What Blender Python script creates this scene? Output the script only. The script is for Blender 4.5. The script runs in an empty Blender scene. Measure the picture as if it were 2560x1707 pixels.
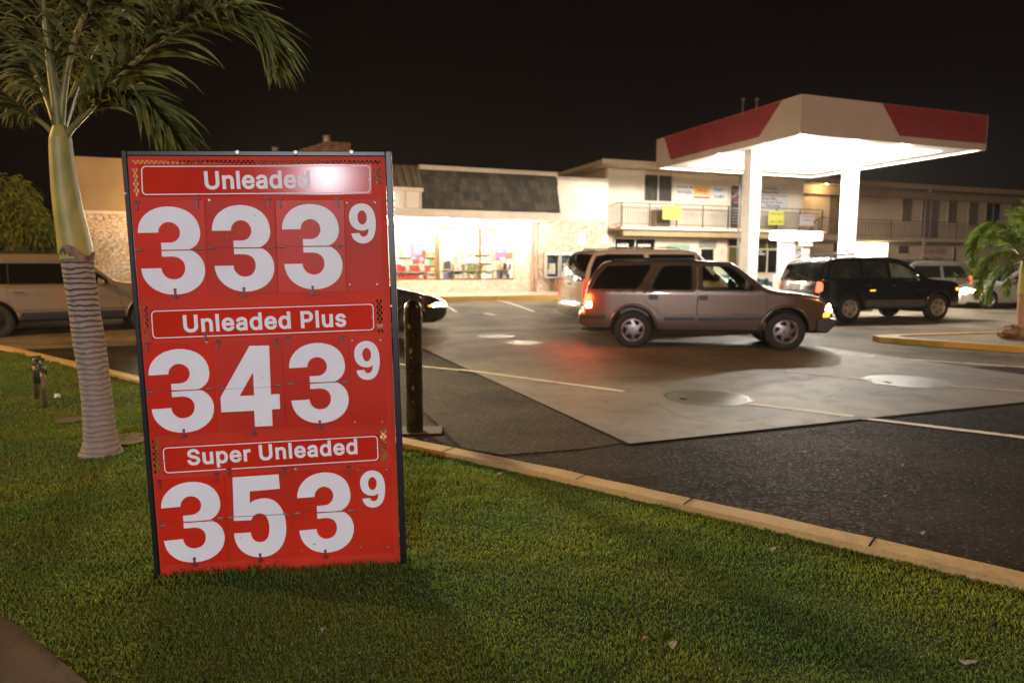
import bpy, bmesh, math, random, json
import numpy as np
from mathutils import Vector, Matrix
from mathutils.geometry import delaunay_2d_cdt
random.seed(7)
rng = np.random.default_rng(7)
S = bpy.context.scene
R = math.radians

# ------------------------------------------------------------------ camera
CAM_H, PITCH, FPX = 1.5, R(6.13), 1707.0      # a 24 mm lens on a 36 mm frame, 2560 px wide photograph
cam = bpy.data.objects.new('camera', bpy.data.cameras.new('camera'))
S.collection.objects.link(cam)
S.camera = cam
cam.location = (0, 0, CAM_H)
cam.rotation_euler = (R(90) - PITCH, 0, 0)
cam.data.sensor_width = 36.0
cam.data.lens = 24.0
cam.data.clip_start = 0.05
cam.data.clip_end = 2000
cam.data.dof.use_dof = True
cam.data.dof.focus_distance = 3.15
cam.data.dof.aperture_fstop = 2.3

# ------------------------------------------------------------------ night sky
W = bpy.data.worlds.new('World')
S.world = W
W.use_nodes = True
wn, wl = W.node_tree.nodes, W.node_tree.links
bg = wn['Background']
tc = wn.new('ShaderNodeTexCoord')
sx = wn.new('ShaderNodeSeparateXYZ')
mr = wn.new('ShaderNodeMapRange')
mr.inputs['From Min'].default_value = 0.0; mr.inputs['From Max'].default_value = 0.55
mr.inputs['To Min'].default_value = 1.0; mr.inputs['To Max'].default_value = 0.0
cr = wn.new('ShaderNodeMix'); cr.data_type = 'RGBA'
cr.inputs['A'].default_value = (0.0012, 0.0006, 0.0008, 1)
cr.inputs['B'].default_value = (0.0042, 0.0025, 0.0024, 1)
wl.new(tc.outputs['Generated'], sx.inputs[0]); wl.new(sx.outputs['Z'], mr.inputs['Value'])
wl.new(mr.outputs[0], cr.inputs['Factor']); wl.new(cr.outputs['Result'], bg.inputs['Color'])
bg.inputs['Strength'].default_value = 1.0

# ------------------------------------------------------------------ film
vs = S.view_settings
vs.view_transform = 'Standard'; vs.look = 'None'; vs.gamma = 1.0; vs.exposure = 0.0
cy = S.cycles
cy.use_denoising = True
try: cy.denoiser = 'OPENIMAGEDENOISE'
except Exception: pass
cy.max_bounces = 7; cy.diffuse_bounces = 3; cy.glossy_bounces = 3; cy.transmission_bounces = 4
cy.transparent_max_bounces = 12
cy.sample_clamp_indirect = 6.0
cy.caustics_reflective = False; cy.caustics_refractive = False

def lamp(name, loc, energy, color, radius, kind='POINT', rot=None, size=None, spot=None):
    l = bpy.data.lights.new(name, kind)
    l.energy = energy; l.color = color
    if kind == 'AREA':
        l.shape = 'RECTANGLE'; l.size = size[0]; l.size_y = size[1]
    else:
        l.shadow_soft_size = radius
    if kind == 'SPOT':
        l.spot_size = spot; l.spot_blend = 1.0
    o = bpy.data.objects.new(name, l)
    S.collection.objects.link(o)
    o.location = loc
    if rot: o.rotation_euler = rot
    return o

# ------------------------------------------------------------------ measuring helpers (photograph -> metres)
def ray(px, py):
    X = (px - 1280) / FPX; Y = (853.5 - py) / FPX
    return Vector((X, math.cos(PITCH) + Y * math.sin(PITCH), -math.sin(PITCH) + Y * math.cos(PITCH)))
def G(px, py, z=0.0):
    d = ray(px, py); t = (z - CAM_H) / d.z
    return Vector((0, 0, CAM_H)) + d * t
def D(px, py, y):
    d = ray(px, py)
    return Vector((0, 0, CAM_H)) + d * (y / d.y)
TH = R(21.0)                                   # the whole site (pad, canopy, buildings) is turned 21 degrees
CU, SU = math.cos(TH), math.sin(TH)
def SW(u, v, z=0.0): return Vector((u * CU - v * SU, u * SU + v * CU, z))
def to_site(p): return (p.x * CU + p.y * SU, -p.x * SU + p.y * CU, p.z)
def UZ(px, py, v):                              # a pixel on the plane v = const of the site
    d = ray(px, py); t = v / (-d.x * SU + d.y * CU)
    p = Vector((0, 0, CAM_H)) + d * t
    return (p.x * CU + p.y * SU, p.z)

# ------------------------------------------------------------------ materials
MATS = {}
def mat(name, col, rough=0.6, metal=0.0, var=0.12, scale=6.0, bump=0.0, bscale=None, emis=None, estr=0.0,
        coat=0.0, spec=0.5, col2=None, kind='noise', rvar=0.0, detail=4.0):
    if name in MATS: return MATS[name]
    m = bpy.data.materials.new(name); m.use_nodes = True
    n, l = m.node_tree.nodes, m.node_tree.links
    b = n['Principled BSDF']
    b.inputs['Roughness'].default_value = rough; b.inputs['Metallic'].default_value = metal
    b.inputs['Coat Weight'].default_value = coat; b.inputs['Coat Roughness'].default_value = 0.05
    b.inputs['Specular IOR Level'].default_value = spec
    t = n.new('ShaderNodeTexCoord')
    if kind == 'noise':
        x = n.new('ShaderNodeTexNoise'); x.inputs['Scale'].default_value = scale; x.inputs['Detail'].default_value = detail
        f = x.outputs['Fac']
    elif kind == 'brick':
        x = n.new('ShaderNodeTexBrick'); x.inputs['Scale'].default_value = scale; f = x.outputs['Fac']
    l.new(t.outputs['Object'], x.inputs['Vector'])
    mx = n.new('ShaderNodeMix'); mx.data_type = 'RGBA'
    c2 = col2 or tuple(c * (1 - 2 * var) for c in col)
    mx.inputs['A'].default_value = (*c2, 1); mx.inputs['B'].default_value = (*[min(1, c * (1 + (var if col2 is None else 0))) for c in col], 1)
    r = n.new('ShaderNodeMapRange'); r.inputs['From Min'].default_value = 0.3; r.inputs['From Max'].default_value = 0.7
    l.new(f, r.inputs['Value']); l.new(r.outputs[0], mx.inputs['Factor'])
    l.new(mx.outputs['Result'], b.inputs['Base Color'])
    if rvar:
        rr = n.new('ShaderNodeMapRange'); rr.inputs['From Min'].default_value = .3; rr.inputs['From Max'].default_value = .7
        rr.inputs['To Min'].default_value = rough - rvar; rr.inputs['To Max'].default_value = rough + rvar
        l.new(f, rr.inputs['Value']); l.new(rr.outputs[0], b.inputs['Roughness'])
    if bump:
        y = n.new('ShaderNodeTexNoise'); y.inputs['Scale'].default_value = bscale or scale * 4; y.inputs['Detail'].default_value = 3
        l.new(t.outputs['Object'], y.inputs['Vector'])
        bm_ = n.new('ShaderNodeBump'); bm_.inputs['Strength'].default_value = bump; bm_.inputs['Distance'].default_value = 0.02
        l.new(y.outputs['Fac'], bm_.inputs['Height']); l.new(bm_.outputs[0], b.inputs['Normal'])
    if emis:
        b.inputs['Emission Color'].default_value = (*emis, 1); b.inputs['Emission Strength'].default_value = estr
    MATS[name] = m
    return m
def glow(name, col, strength):
    return mat(name, tuple(min(1, c) for c in col), 0.4, emis=col, estr=strength)
def glass(name, tint=(0.9, 0.95, 0.93), through=0.85, rough=0.02):
    if name in MATS: return MATS[name]
    m = bpy.data.materials.new(name); m.use_nodes = True
    n, l = m.node_tree.nodes, m.node_tree.links
    n.remove(n['Principled BSDF'])
    out = n['Material Output']
    g = n.new('ShaderNodeBsdfGlossy'); g.inputs['Roughness'].default_value = rough
    tr = n.new('ShaderNodeBsdfTransparent'); tr.inputs['Color'].default_value = (*[c * through for c in tint], 1)
    fr = n.new('ShaderNodeFresnel'); fr.inputs['IOR'].default_value = 1.5
    mx = n.new('ShaderNodeMixShader')
    l.new(fr.outputs[0], mx.inputs[0]); l.new(tr.outputs[0], mx.inputs[1]); l.new(g.outputs[0], mx.inputs[2])
    l.new(mx.outputs[0], out.inputs['Surface'])
    MATS[name] = m
    return m

# ------------------------------------------------------------------ mesh builder
ORG = {}
class MB:
    def __init__(s): s.v = []; s.f = []; s.sm = []
    def add(s, vs_, fs, smooth=False):
        o = len(s.v); s.v += [tuple(p) for p in vs_]
        s.f += [tuple(i + o for i in f) for f in fs]; s.sm += [smooth] * len(fs); return s
    def box(s, x0, x1, y0, y1, z0, z1):
        if x0 > x1: x0, x1 = x1, x0
        if y0 > y1: y0, y1 = y1, y0
        if z0 > z1: z0, z1 = z1, z0
        return s.add([(x0,y0,z0),(x1,y0,z0),(x1,y1,z0),(x0,y1,z0),(x0,y0,z1),(x1,y0,z1),(x1,y1,z1),(x0,y1,z1)],
              [(0,3,2,1),(4,5,6,7),(0,1,5,4),(1,2,6,5),(2,3,7,6),(3,0,4,7)])
    def quad(s, a, b, c, d): return s.add([a, b, c, d], [(0, 1, 2, 3)])
    def prism(s, pts, a, b, axis='y', smooth=False):          # 2-D outline swept between a and b along an axis
        n = len(pts)
        def P(p, t):
            return (p[0], t, p[1]) if axis == 'y' else ((p[0], p[1], t) if axis == 'z' else (t, p[0], p[1]))
        s.add([P(p, a) for p in pts] + [P(p, b) for p in pts],
              [tuple(range(n)), tuple(range(2*n-1, n-1, -1))])
        o = len(s.v) - 2*n
        s.f += [(o+i, o+(i+1) % n, o+n+(i+1) % n, o+n+i) for i in range(n)]; s.sm += [smooth] * n
        return s
    def cyl(s, p0, p1, r0, r1=None, n=12, cap=True):
        r1 = r0 if r1 is None else r1
        p0, p1 = Vector(p0), Vector(p1); d = (p1 - p0).normalized()
        a = d.orthogonal().normalized(); b = d.cross(a)
        ring = lambda p, r: [p + (a * math.cos(2*math.pi*i/n) + b * math.sin(2*math.pi*i/n)) * r for i in range(n)]
        s.add(ring(p0, r0) + ring(p1, r1), [(i, (i+1) % n, n+(i+1) % n, n+i) for i in range(n)], True)
        if cap:
            o = len(s.v) - 2*n
            s.f += [tuple(o+i for i in range(n-1, -1, -1)), tuple(o+n+i for i in range(n))]; s.sm += [False, False]
        return s
    def tube(s, path, rad, n=8, cap=True):
        path = [Vector(p) for p in path]; k = len(path)
        rad = rad if hasattr(rad, '__len__') else [rad] * k
        up = None; vs_ = []
        for i, p in enumerate(path):
            d = (path[min(i+1, k-1)] - path[max(i-1, 0)]).normalized()
            if up is None: up = d.orthogonal().normalized()
            up = (up - d * up.dot(d)).normalized(); b = d.cross(up)
            vs_ += [p + (up * math.cos(2*math.pi*j/n) + b * math.sin(2*math.pi*j/n)) * rad[i] for j in range(n)]
        fs = [(i*n+j, i*n+(j+1) % n, (i+1)*n+(j+1) % n, (i+1)*n+j) for i in range(k-1) for j in range(n)]
        s.add(vs_, fs, True)
        if cap:
            o = len(s.v) - k*n
            s.f += [tuple(o+j for j in range(n-1, -1, -1)), tuple(o+(k-1)*n+j for j in range(n))]; s.sm += [False, False]
        return s
    def lathe(s, prof, c=(0, 0, 0), axis='z', n=24):          # prof: (radius, height)
        k = len(prof); vs_ = []
        for r, h in prof:
            for j in range(n):
                a = 2*math.pi*j/n; x, y = r*math.cos(a), r*math.sin(a)
                p = (x, y, h) if axis == 'z' else ((x, h, y) if axis == 'y' else (h, x, y))
                vs_.append((p[0]+c[0], p[1]+c[1], p[2]+c[2]))
        return s.add(vs_, [(i*n+j, i*n+(j+1) % n, (i+1)*n+(j+1) % n, (i+1)*n+j) for i in range(k-1) for j in range(n)], True)
    def build(s, name, m, parent=None, bevel=0.0, normals=None):
        me = bpy.data.meshes.new(name)
        o_ = ORG.get(parent.name, None) if parent else None
        vv = [(p[0]-o_[0], p[1]-o_[1], p[2]-o_[2]) for p in s.v] if o_ else s.v
        me.from_pydata(vv, [], s.f)
        me.polygons.foreach_set('use_smooth', s.sm)
        me.update()
        if normals: me.normals_split_custom_set_from_vertices(normals)
        else:
            bm = bmesh.new(); bm.from_mesh(me); bmesh.ops.recalc_face_normals(bm, faces=bm.faces); bm.to_mesh(me); bm.free()
        me.materials.append(m)
        o = bpy.data.objects.new(name, me); S.collection.objects.link(o)
        if parent:
            o.parent = parent
            if o_: ORG[o.name] = o_
        if bevel:
            b = o.modifiers.new('bevel', 'BEVEL'); b.width = bevel; b.segments = 2; b.limit_method = 'ANGLE'
        return o
def tag(o, label, cat, group=None):
    o['label'] = label; o['category'] = cat
    if group: o['group'] = group
    return o
def thing(name, label, cat, loc=(0, 0, 0), rotz=0.0, group=None):
    o = bpy.data.objects.new(name, None); S.collection.objects.link(o)
    o.location = loc; o.rotation_euler = (0, 0, rotz); o.empty_display_size = 0.2
    return tag(o, label, cat, group)
def site(name, label, cat, u, v, z=0.0, group=None):          # a thing standing square to the site; its parts are given in site metres
    o = thing(name, label, cat, SW(u, v, z), TH, group)
    ORG[o.name] = (u, v, z)
    return o
def struct(o, kind='structure'): o['kind'] = kind; return o
def copy_tree(o, parent=None):
    c = o.copy(); S.collection.objects.link(c)
    if parent: c.parent = parent
    for ch in [x for x in S.objects if x.parent == o]: copy_tree(ch, c)
    return c

def inside(P, poly):
    x, y = P[:, 0], P[:, 1]; r = np.zeros(len(P), bool); n = len(poly)
    for i in range(n):
        x1, y1 = poly[i]; x2, y2 = poly[(i+1) % n]
        if y1 == y2: continue
        c = ((y1 > y) != (y2 > y)) & (x < (x2-x1)*(y-y1)/(y2-y1)+x1)
        r ^= c
    return r
def cdt(outline, holes=(), grid=0.0, dens=0.0):
    V = []; E = []
    def loop(L):
        L2 = []
        for i, a in enumerate(L):
            b = L[(i+1) % len(L)]; L2.append((a[0], a[1]))
            if dens:
                k = int(math.hypot(b[0]-a[0], b[1]-a[1]) / dens)
                for j in range(1, k): L2.append((a[0]+(b[0]-a[0])*j/k, a[1]+(b[1]-a[1])*j/k))
        o = len(V); V.extend(L2); E.extend([(o+i, o+(i+1) % len(L2)) for i in range(len(L2))]); return L2
    loop(outline)
    for h in holes: loop(h)
    if grid:
        xs = [p[0] for p in outline]; ys = [p[1] for p in outline]
        gx, gy = np.meshgrid(np.arange(min(xs), max(xs), grid), np.arange(min(ys), max(ys), grid))
        P = np.stack([gx.ravel(), gy.ravel()], 1)
        k = inside(P, outline)
        for h in holes: k &= ~inside(P, h)
        V.extend([tuple(p) for p in P[k]])
    r = delaunay_2d_cdt([Vector(v) for v in V], E, [], 0, 1e-6)
    vv = [(p.x, p.y) for p in r[0]]; tri = [tuple(f) for f in r[2]]
    A = np.array(vv); C = np.array([A[list(t)].mean(0) for t in tri])
    k = inside(C, outline)
    for h in holes: k &= ~inside(C, h)
    return vv, [t for t, q in zip(tri, k) if q]
def cdt_winding(loops):                          # overlapping outlines, filled where the winding number is not zero
    V = []; E = []
    for L in loops:
        o = len(V); V += [Vector(p) for p in L]; E += [(o+i, o+(i+1) % len(L)) for i in range(len(L))]
    r = delaunay_2d_cdt(V, E, [], 0, 1e-7)
    vv = [(p.x, p.y) for p in r[0]]; A = np.array(vv); tri = [tuple(f) for f in r[2]]
    C = np.array([A[list(t)].mean(0) for t in tri]); w = np.zeros(len(C), int); x, y = C.T
    for L in loops:
        for i in range(len(L)):
            (x1, y1), (x2, y2) = L[i], L[(i+1) % len(L)]
            if y1 == y2: continue
            hit = ((y1 > y) != (y2 > y)) & (x < (x2-x1)*(y-y1)/(y2-y1)+x1)
            w += np.where(hit, 1 if y2 > y1 else -1, 0)
    return vv, [t for t, q in zip(tri, w) if q != 0]
def bz(a, b, c, d, n=8):
    return [tuple(a[k]*(1-t)**3+3*b[k]*t*(1-t)**2+3*c[k]*t*t*(1-t)+d[k]*t**3 for k in (0, 1)) for t in [i/n for i in range(1, n+1)]]
def path(*seg):                                   # path(p0, ('L',p), ('C',b,c,d), ...)
    P = [seg[0]]
    for s in seg[1:]:
        if s[0] == 'L': P.append(s[1])
        else: P += bz(P[-1], s[1], s[2], s[3])
    if math.hypot(P[0][0]-P[-1][0], P[0][1]-P[-1][1]) < 1e-6: P.pop()
    return P
def rrect(x0, x1, y0, y1, r, n=4):
    P = []
    for cx, cy_, a0 in ((x1-r, y1-r, 0), (x0+r, y1-r, 90), (x0+r, y0+r, 180), (x1-r, y0+r, 270)):
        P += [(cx+r*math.cos(R(a0+90*i/n)), cy_+r*math.sin(R(a0+90*i/n))) for i in range(n+1)]
    return P
def text(body, parent, m, u0, v, z0, height, width=None, name='lettering', align='LEFT', ext=0.004, yrot=0.0, spacing=1.0, shear=0.0):
    c = bpy.data.curves.new(name, 'FONT'); c.body = body; c.size = height * 1.38; c.extrude = ext / 2
    c.align_x = align; c.offset = 0.012 * height; c.space_character = spacing; c.shear = shear; c.resolution_u = 3
    c.materials.append(m)
    o = bpy.data.objects.new(name, c); S.collection.objects.link(o)
    o.rotation_euler = (R(90), 0, yrot)
    org = ORG.get(parent.name, (0, 0, 0))
    o.location = (u0-org[0], v-org[1], z0-org[2]); o.parent = parent
    bpy.context.view_layer.update()
    if width: o.scale.x = width / max(1e-4, o.dimensions.x)
    me = bpy.data.meshes.new_from_object(o); q = bpy.data.objects.new(name, me); S.collection.objects.link(q)
    q.parent = parent; q.location = o.location; q.rotation_euler = o.rotation_euler; q.scale = o.scale
    bpy.data.objects.remove(o)
    return q
# ================================================================== GROUND
def asphalt_mat(name, base, spark, rough):
    m = bpy.data.materials.new(name); m.use_nodes = True
    n, l = m.node_tree.nodes, m.node_tree.links; b = n['Principled BSDF']; b.inputs['Specular IOR Level'].default_value = .03
    t = n.new('ShaderNodeTexCoord')
    big = n.new('ShaderNodeTexNoise'); big.inputs['Scale'].default_value = 0.55; big.inputs['Detail'].default_value = 7; big.inputs['Roughness'].default_value = .65
    fine = n.new('ShaderNodeTexVoronoi'); fine.inputs['Scale'].default_value = 48
    fine2 = n.new('ShaderNodeTexNoise'); fine2.inputs['Scale'].default_value = 160; fine2.inputs['Detail'].default_value = 2
    for x in (big, fine, fine2): l.new(t.outputs['Object'], x.inputs['Vector'])
    mx = n.new('ShaderNodeMix'); mx.data_type = 'RGBA'
    mx.inputs['A'].default_value = (*[c*.45 for c in base], 1); mx.inputs['B'].default_value = (*[c*1.55 for c in base], 1)
    r = n.new('ShaderNodeMapRange'); r.inputs['From Min'].default_value = .35; r.inputs['From Max'].default_value = .65
    l.new(big.outputs['Fac'], r.inputs['Value']); l.new(r.outputs[0], mx.inputs['Factor'])
    # pale stones in the aggregate: random per cell
    sep = n.new('ShaderNodeSeparateColor'); l.new(fine.outputs['Color'], sep.inputs[0])
    st = n.new('ShaderNodeMapRange'); st.inputs['From Min'].default_value = .74; st.inputs['From Max'].default_value = 1.0
    l.new(sep.outputs[0], st.inputs['Value'])
    ds = n.new('ShaderNodeMapRange'); ds.inputs['From Min'].default_value = .0; ds.inputs['From Max'].default_value = .5
    ds.inputs['To Min'].default_value = 1; ds.inputs['To Max'].default_value = 0
    l.new(fine.outputs['Distance'], ds.inputs['Value'])
    mu = n.new('ShaderNodeMath'); mu.operation = 'MULTIPLY'; l.new(st.outputs[0], mu.inputs[0]); l.new(ds.outputs[0], mu.inputs[1])
    mx2 = n.new('ShaderNodeMix'); mx2.data_type = 'RGBA'; mx2.inputs['B'].default_value = (*spark, 1)
    l.new(mx.outputs['Result'], mx2.inputs['A']); l.new(mu.outputs[0], mx2.inputs['Factor'])
    l.new(mx2.outputs['Result'], b.inputs['Base Color'])
    rr = n.new('ShaderNodeMapRange'); rr.inputs['To Min'].default_value = rough; rr.inputs['To Max'].default_value = rough - .32
    l.new(sep.outputs[1], rr.inputs['Value']); l.new(rr.outputs[0], b.inputs['Roughness'])
    ad = n.new('ShaderNodeMath'); ad.operation = 'ADD'; l.new(fine.outputs['Distance'], ad.inputs[0]); l.new(fine2.outputs['Fac'], ad.inputs[1])
    bp = n.new('ShaderNodeBump'); bp.inputs['Strength'].default_value = .35; bp.inputs['Distance'].default_value = .005
    l.new(ad.outputs[0], bp.inputs['Height']); l.new(bp.outputs[0], b.inputs['Normal'])
    return m
M_ASPH = asphalt_mat('asphalt', (.026, .019, .0135), (.22, .19, .155), .9)
M_ASPH2 = asphalt_mat('worn_asphalt', (.045, .034, .024), (.26, .225, .18), .88)

def concrete_mat(name, light, dark, rough=.55, stain=(.10, .09, .075)):
    m = bpy.data.materials.new(name); m.use_nodes = True
    n, l = m.node_tree.nodes, m.node_tree.links; b = n['Principled BSDF']
    t = n.new('ShaderNodeTexCoord')
    a = n.new('ShaderNodeTexNoise'); a.inputs['Scale'].default_value = .7; a.inputs['Detail'].default_value = 8; a.inputs['Roughness'].default_value = .62
    c = n.new('ShaderNodeTexNoise'); c.inputs['Scale'].default_value = 3.2; c.inputs['Detail'].default_value = 8; c.inputs['Roughness'].default_value = .7
    f = n.new('ShaderNodeTexNoise'); f.inputs['Scale'].default_value = 90; f.inputs['Detail'].default_value = 3
    for x in (a, c, f): l.new(t.outputs['Object'], x.inputs['Vector'])
    m1 = n.new('ShaderNodeMix'); m1.data_type = 'RGBA'; m1.inputs['A'].default_value = (*dark, 1); m1.inputs['B'].default_value = (*light, 1)
    r1 = n.new('ShaderNodeMapRange'); r1.inputs['From Min'].default_value = .36; r1.inputs['From Max'].default_value = .62
    l.new(a.outputs['Fac'], r1.inputs['Value']); l.new(r1.outputs[0], m1.inputs['Factor'])
    m2 = n.new('ShaderNodeMix'); m2.data_type = 'RGBA'; m2.inputs['B'].default_value = (*stain, 1)
    r2 = n.new('ShaderNodeMapRange'); r2.inputs['From Min'].default_value = .54; r2.inputs['From Max'].default_value = .74; r2.inputs['To Max'].default_value = .85
    l.new(c.outputs['Fac'], r2.inputs['Value']); l.new(r2.outputs[0], m2.inputs['Factor']); l.new(m1.outputs['Result'], m2.inputs['A'])
    m3 = n.new('ShaderNodeMix'); m3.data_type = 'RGBA'; m3.blend_type = 'MULTIPLY'; m3.inputs['Factor'].default_value = .5
    l.new(m2.outputs['Result'], m3.inputs['A']); l.new(f.outputs['Fac'], m3.inputs['B'])
    l.new(m3.outputs['Result'], b.inputs['Base Color'])
    r3 = n.new('ShaderNodeMapRange'); r3.inputs['From Min'].default_value = .35; r3.inputs['From Max'].default_value = .65
    r3.inputs['To Min'].default_value = rough - .05; r3.inputs['To Max'].default_value = rough + .05
    l.new(c.outputs['Fac'], r3.inputs['Value']); l.new(r3.outputs[0], b.inputs['Roughness'])
    bp = n.new('ShaderNodeBump'); bp.inputs['Strength'].default_value = .25; bp.inputs['Distance'].default_value = .006
    l.new(f.outputs['Fac'], bp.inputs['Height']); l.new(bp.outputs[0], b.inputs['Normal'])
    return m
M_CONC = concrete_mat('pad_concrete', (.25, .207, .155), (.135, .108, .078), .66, (.06, .05, .04))
M_WALK = concrete_mat('walk_concrete', (.095, .055, .037), (.06, .036, .025), .9)
M_KERB = concrete_mat('kerb_paint', (.60, .42, .17), (.46, .31, .13), .75, (.17, .13, .08))
M_LINE = concrete_mat('worn_white_paint', (.95, .90, .80), (.75, .69, .6), .7)
M_YEL = concrete_mat('yellow_kerb_paint', (.72, .43, .05), (.55, .30, .04), .6, (.30, .17, .05))
M_WCONC = concrete_mat('store_walk_concrete', (.5, .42, .34), (.40, .33, .27), .7)

def sm(t): t = max(0, min(1, t)); return t*t*(3-2*t)
def gz(x, y):                                    # the lot climbs gently towards the store
    u, v, _ = to_site(Vector((x, y, 0)))
    return .34 * sm((v-15.5)/7.5) * (1 - sm((u-12)/6))
xs = sorted(set([-400, -200, -100, -60, -40] + list(range(-30, 46, 1)) + [55, 70, 100, 200, 400]))
ys = sorted(set([-400, -200, -100, -50, -20, -10] + list(range(-5, 51, 1)) + [60, 80, 120, 200, 500]))
g = MB(); vv = [(x, y, gz(x, y)) for y in ys for x in xs]; nx = len(xs)
g.add(vv, [(j*nx+i, j*nx+i+1, (j+1)*nx+i+1, (j+1)*nx+i) for j in range(len(ys)-1) for i in range(nx-1)], True)
struct(g.build('ground', M_ASPH))

def sheet(name, pts, z, m, grid=0.0, fn=None, kind='structure'):
    vv, tr = cdt([tuple(p) for p in pts], grid=grid, dens=grid)
    b = MB(); b.add([(p[0], p[1], z + (fn(*p) if fn else 0)) for p in vv], tr)
    o = b.build(name, m); struct(o, kind); return o
def px(*L, z=0.0): return [tuple(G(a, b, z).xy) for a, b in L]

# worn strip between kerb and pad
sheet('asphalt_patch', px((1066,1038),(1105,1075),(1151,1121),(1255,1139),(1448,1124),(1560,1108),(1345,1000),(1190,935),(1066,880),(1010,880),(1020,980)), .004, M_ASPH2)
# concrete pad over the tanks
PADN = SW(*to_site(Vector((1.005, 5.70, 0)))[:2])
pu, pv, _ = to_site(PADN)
pad = [SW(a, b) for a, b in ((pu, pv), (pu+3.75, pv+.03), (pu+7.15, pv-.02), (pu+7.1, pv+10), (pu+3.6, pv+9.97), (pu, pv+10))]
padz = lambda x, y: gz(x, y)
sheet('concrete_pad', [tuple(p.xy) for p in pad], .012, M_CONC, .5, padz)
strip_later = []
# older pale paving beyond and beside the pad
M_LOT = asphalt_mat('pale_worn_paving', (.15, .122, .09), (.32, .28, .22), .8)
lotp = [SW(a, b) for a, b in ((-22, pv+10.0), (pu+7.12, pv+10.0), (pu+7.12, pv+2.2), (pu+9, pv+1.5), (60, pv-3), (60, 48), (-22, 48))]
sheet('lot_paving', [tuple(p.xy) for p in lotp], .005, M_LOT, 1.0, gz)
_L = [(1010,985),(1030,1010),(1066,1038),(1105,1075),(1151,1121),(1255,1139),(1350,1133),(1448,1124)]
for _a, _b in zip(_L[:-1], _L[1:]): strip_later.append((_a, _b, .022))
for _P in ([(1640,1010),(1690,1040),(1730,1050),(1800,1062)], [(1500,1240),(1600,1200),(1690,1190),(1790,1170),(1900,1172)], [(1850,1250),(1980,1232),(2140,1240),(2260,1205)], [(1380,890),(1440,905),(1500,900),(1580,925),(1650,930)], [(2060,1000),(2110,975),(2190,985),(2300,970)]):
    for _a, _b in zip(_P[:-1], _P[1:]): strip_later.append((_a, _b, .007))
# joints are real gaps filled dark: thin sheets
def strip(name, a, b, w, z, m, jag=0.0, fn=None, n=24):
    a, b = Vector(a[:2]), Vector(b[:2]); d = (b-a).normalized(); nn = Vector((-d.y, d.x)); L = []; Rr = []
    for i in range(n+1):
        p = a.lerp(b, i/n); j1 = random.uniform(-jag, jag); j2 = random.uniform(-jag, jag)
        L.append(p + nn*(w/2+j1)); Rr.append(p - nn*(w/2+j2))
    vs_ = [(p.x, p.y, z+(fn(p.x, p.y) if fn else 0)) for p in L+Rr]
    o = MB().add(vs_, [(i, i+1, n+2+i, n+1+i) for i in range(n)]).build(name, m); struct(o); return o
M_JOINT = mat('joint_tar', (.012, .010, .008), .95, spec=.03)
for _a, _b, _w in strip_later: strip('surface_crack', G(*_a), G(*_b), _w, .0135 if _w < .01 else .0095, M_JOINT, _w*.45, None, 9)
strip('pad_edge', pad[0], pad[2], .05, .006, M_JOINT, .012)
strip('pad_edge', pad[0], pad[5], .05, .0075, M_JOINT, .012)
# painted lines on the lot
def pline(a, b, w, z, name='painted_line'): strip(name, G(*a), G(*b), w, z, M_LINE, .006, gz)
pline((985,910), (1150,926), .10, .008); pline((1150,926), (1560,981), .10, .0165)
pline((1870,1012), (2135,1044), .11, .0165); pline((2135,1044), (2620,1102), .11, .008)
pline((1965,930), (2180,953), .10, .0165); pline((2380,968), (2560,981), .05, .0168)
pline((2090,886), (2185,893), .10, .0165); pline((2185,893), (2620,923), .10, .008)
for a, b in (((1215,753),(1335,777)), ((1108,766),(1142,780))):
    A, B = G(*a, .25), G(*b, .2)
    strip('painted_line', A, B, .10, .008, M_LINE, .006, gz)
strip('painted_line', G(1212,789,.1), G(1238,791,.1), .2, .009, M_LINE, .02, gz)

# manhole covers in the pad
M_IRON = mat('tread_plate', (.11, .10, .088), .33, .85, .10, 3, .08, 60)
M_IRON2 = mat('worn_plate', (.20, .185, .165), .46, .9, .1, 3, .1, 20, rvar=.08)
M_RING = mat('cover_ring', (.10, .09, .08), .5, .6)
def manhole(cx, cy_, r, label, ribs, m):
    t = thing('manhole_cover', label, 'manhole cover', (cx, cy_, .0085 + gz(cx, cy_)), R(21), 'round covers in the concrete pad')
    q = MB().lathe([(r, .0), (r, .0062), (r-.03, .0062), (r-.03, .0)], n=48); q.sm = [False]*len(q.sm); q.build('ring', M_RING, t)
    p = MB().lathe([(0.0001, .0065), (r-.035, .0065), (r-.035, .001)], n=48)
    if ribs:
        k = int(r/.035)
        for i in range(-k, k+1):
            y = i*.033; h = math.sqrt(max(0, (r-.05)**2-y*y))
            if h > .03: p.box(y-.006, y+.006, -h, h, .0066, .010)
    p.sm = [False]*len(p.sm); p.build('plate', m, t)
    MB().box(-r*.72, -r*.6, -.05, .05, .0102, .0125).build('lift_slot', M_JOINT, t)
    return t
manhole(2.26, 7.80, .50, 'ribbed round steel cover nearest the lawn, half shining', True, M_IRON)
manhole(5.24, 8.93, .55, 'smooth round steel cover at the right of the pad with a small dark slot', False, M_IRON2)
A = G(1270, 843); manhole(A.x-.25, A.y+.1, .42, 'flat round cover behind, in front of the dark sedan side of the pad', False, M_IRON2)
A = G(1300, 856); manhole(A.x+.1, A.y-.15, .40, 'pale round cover close behind the tan wagon rear, nearer of two', False, M_IRON2)

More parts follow.
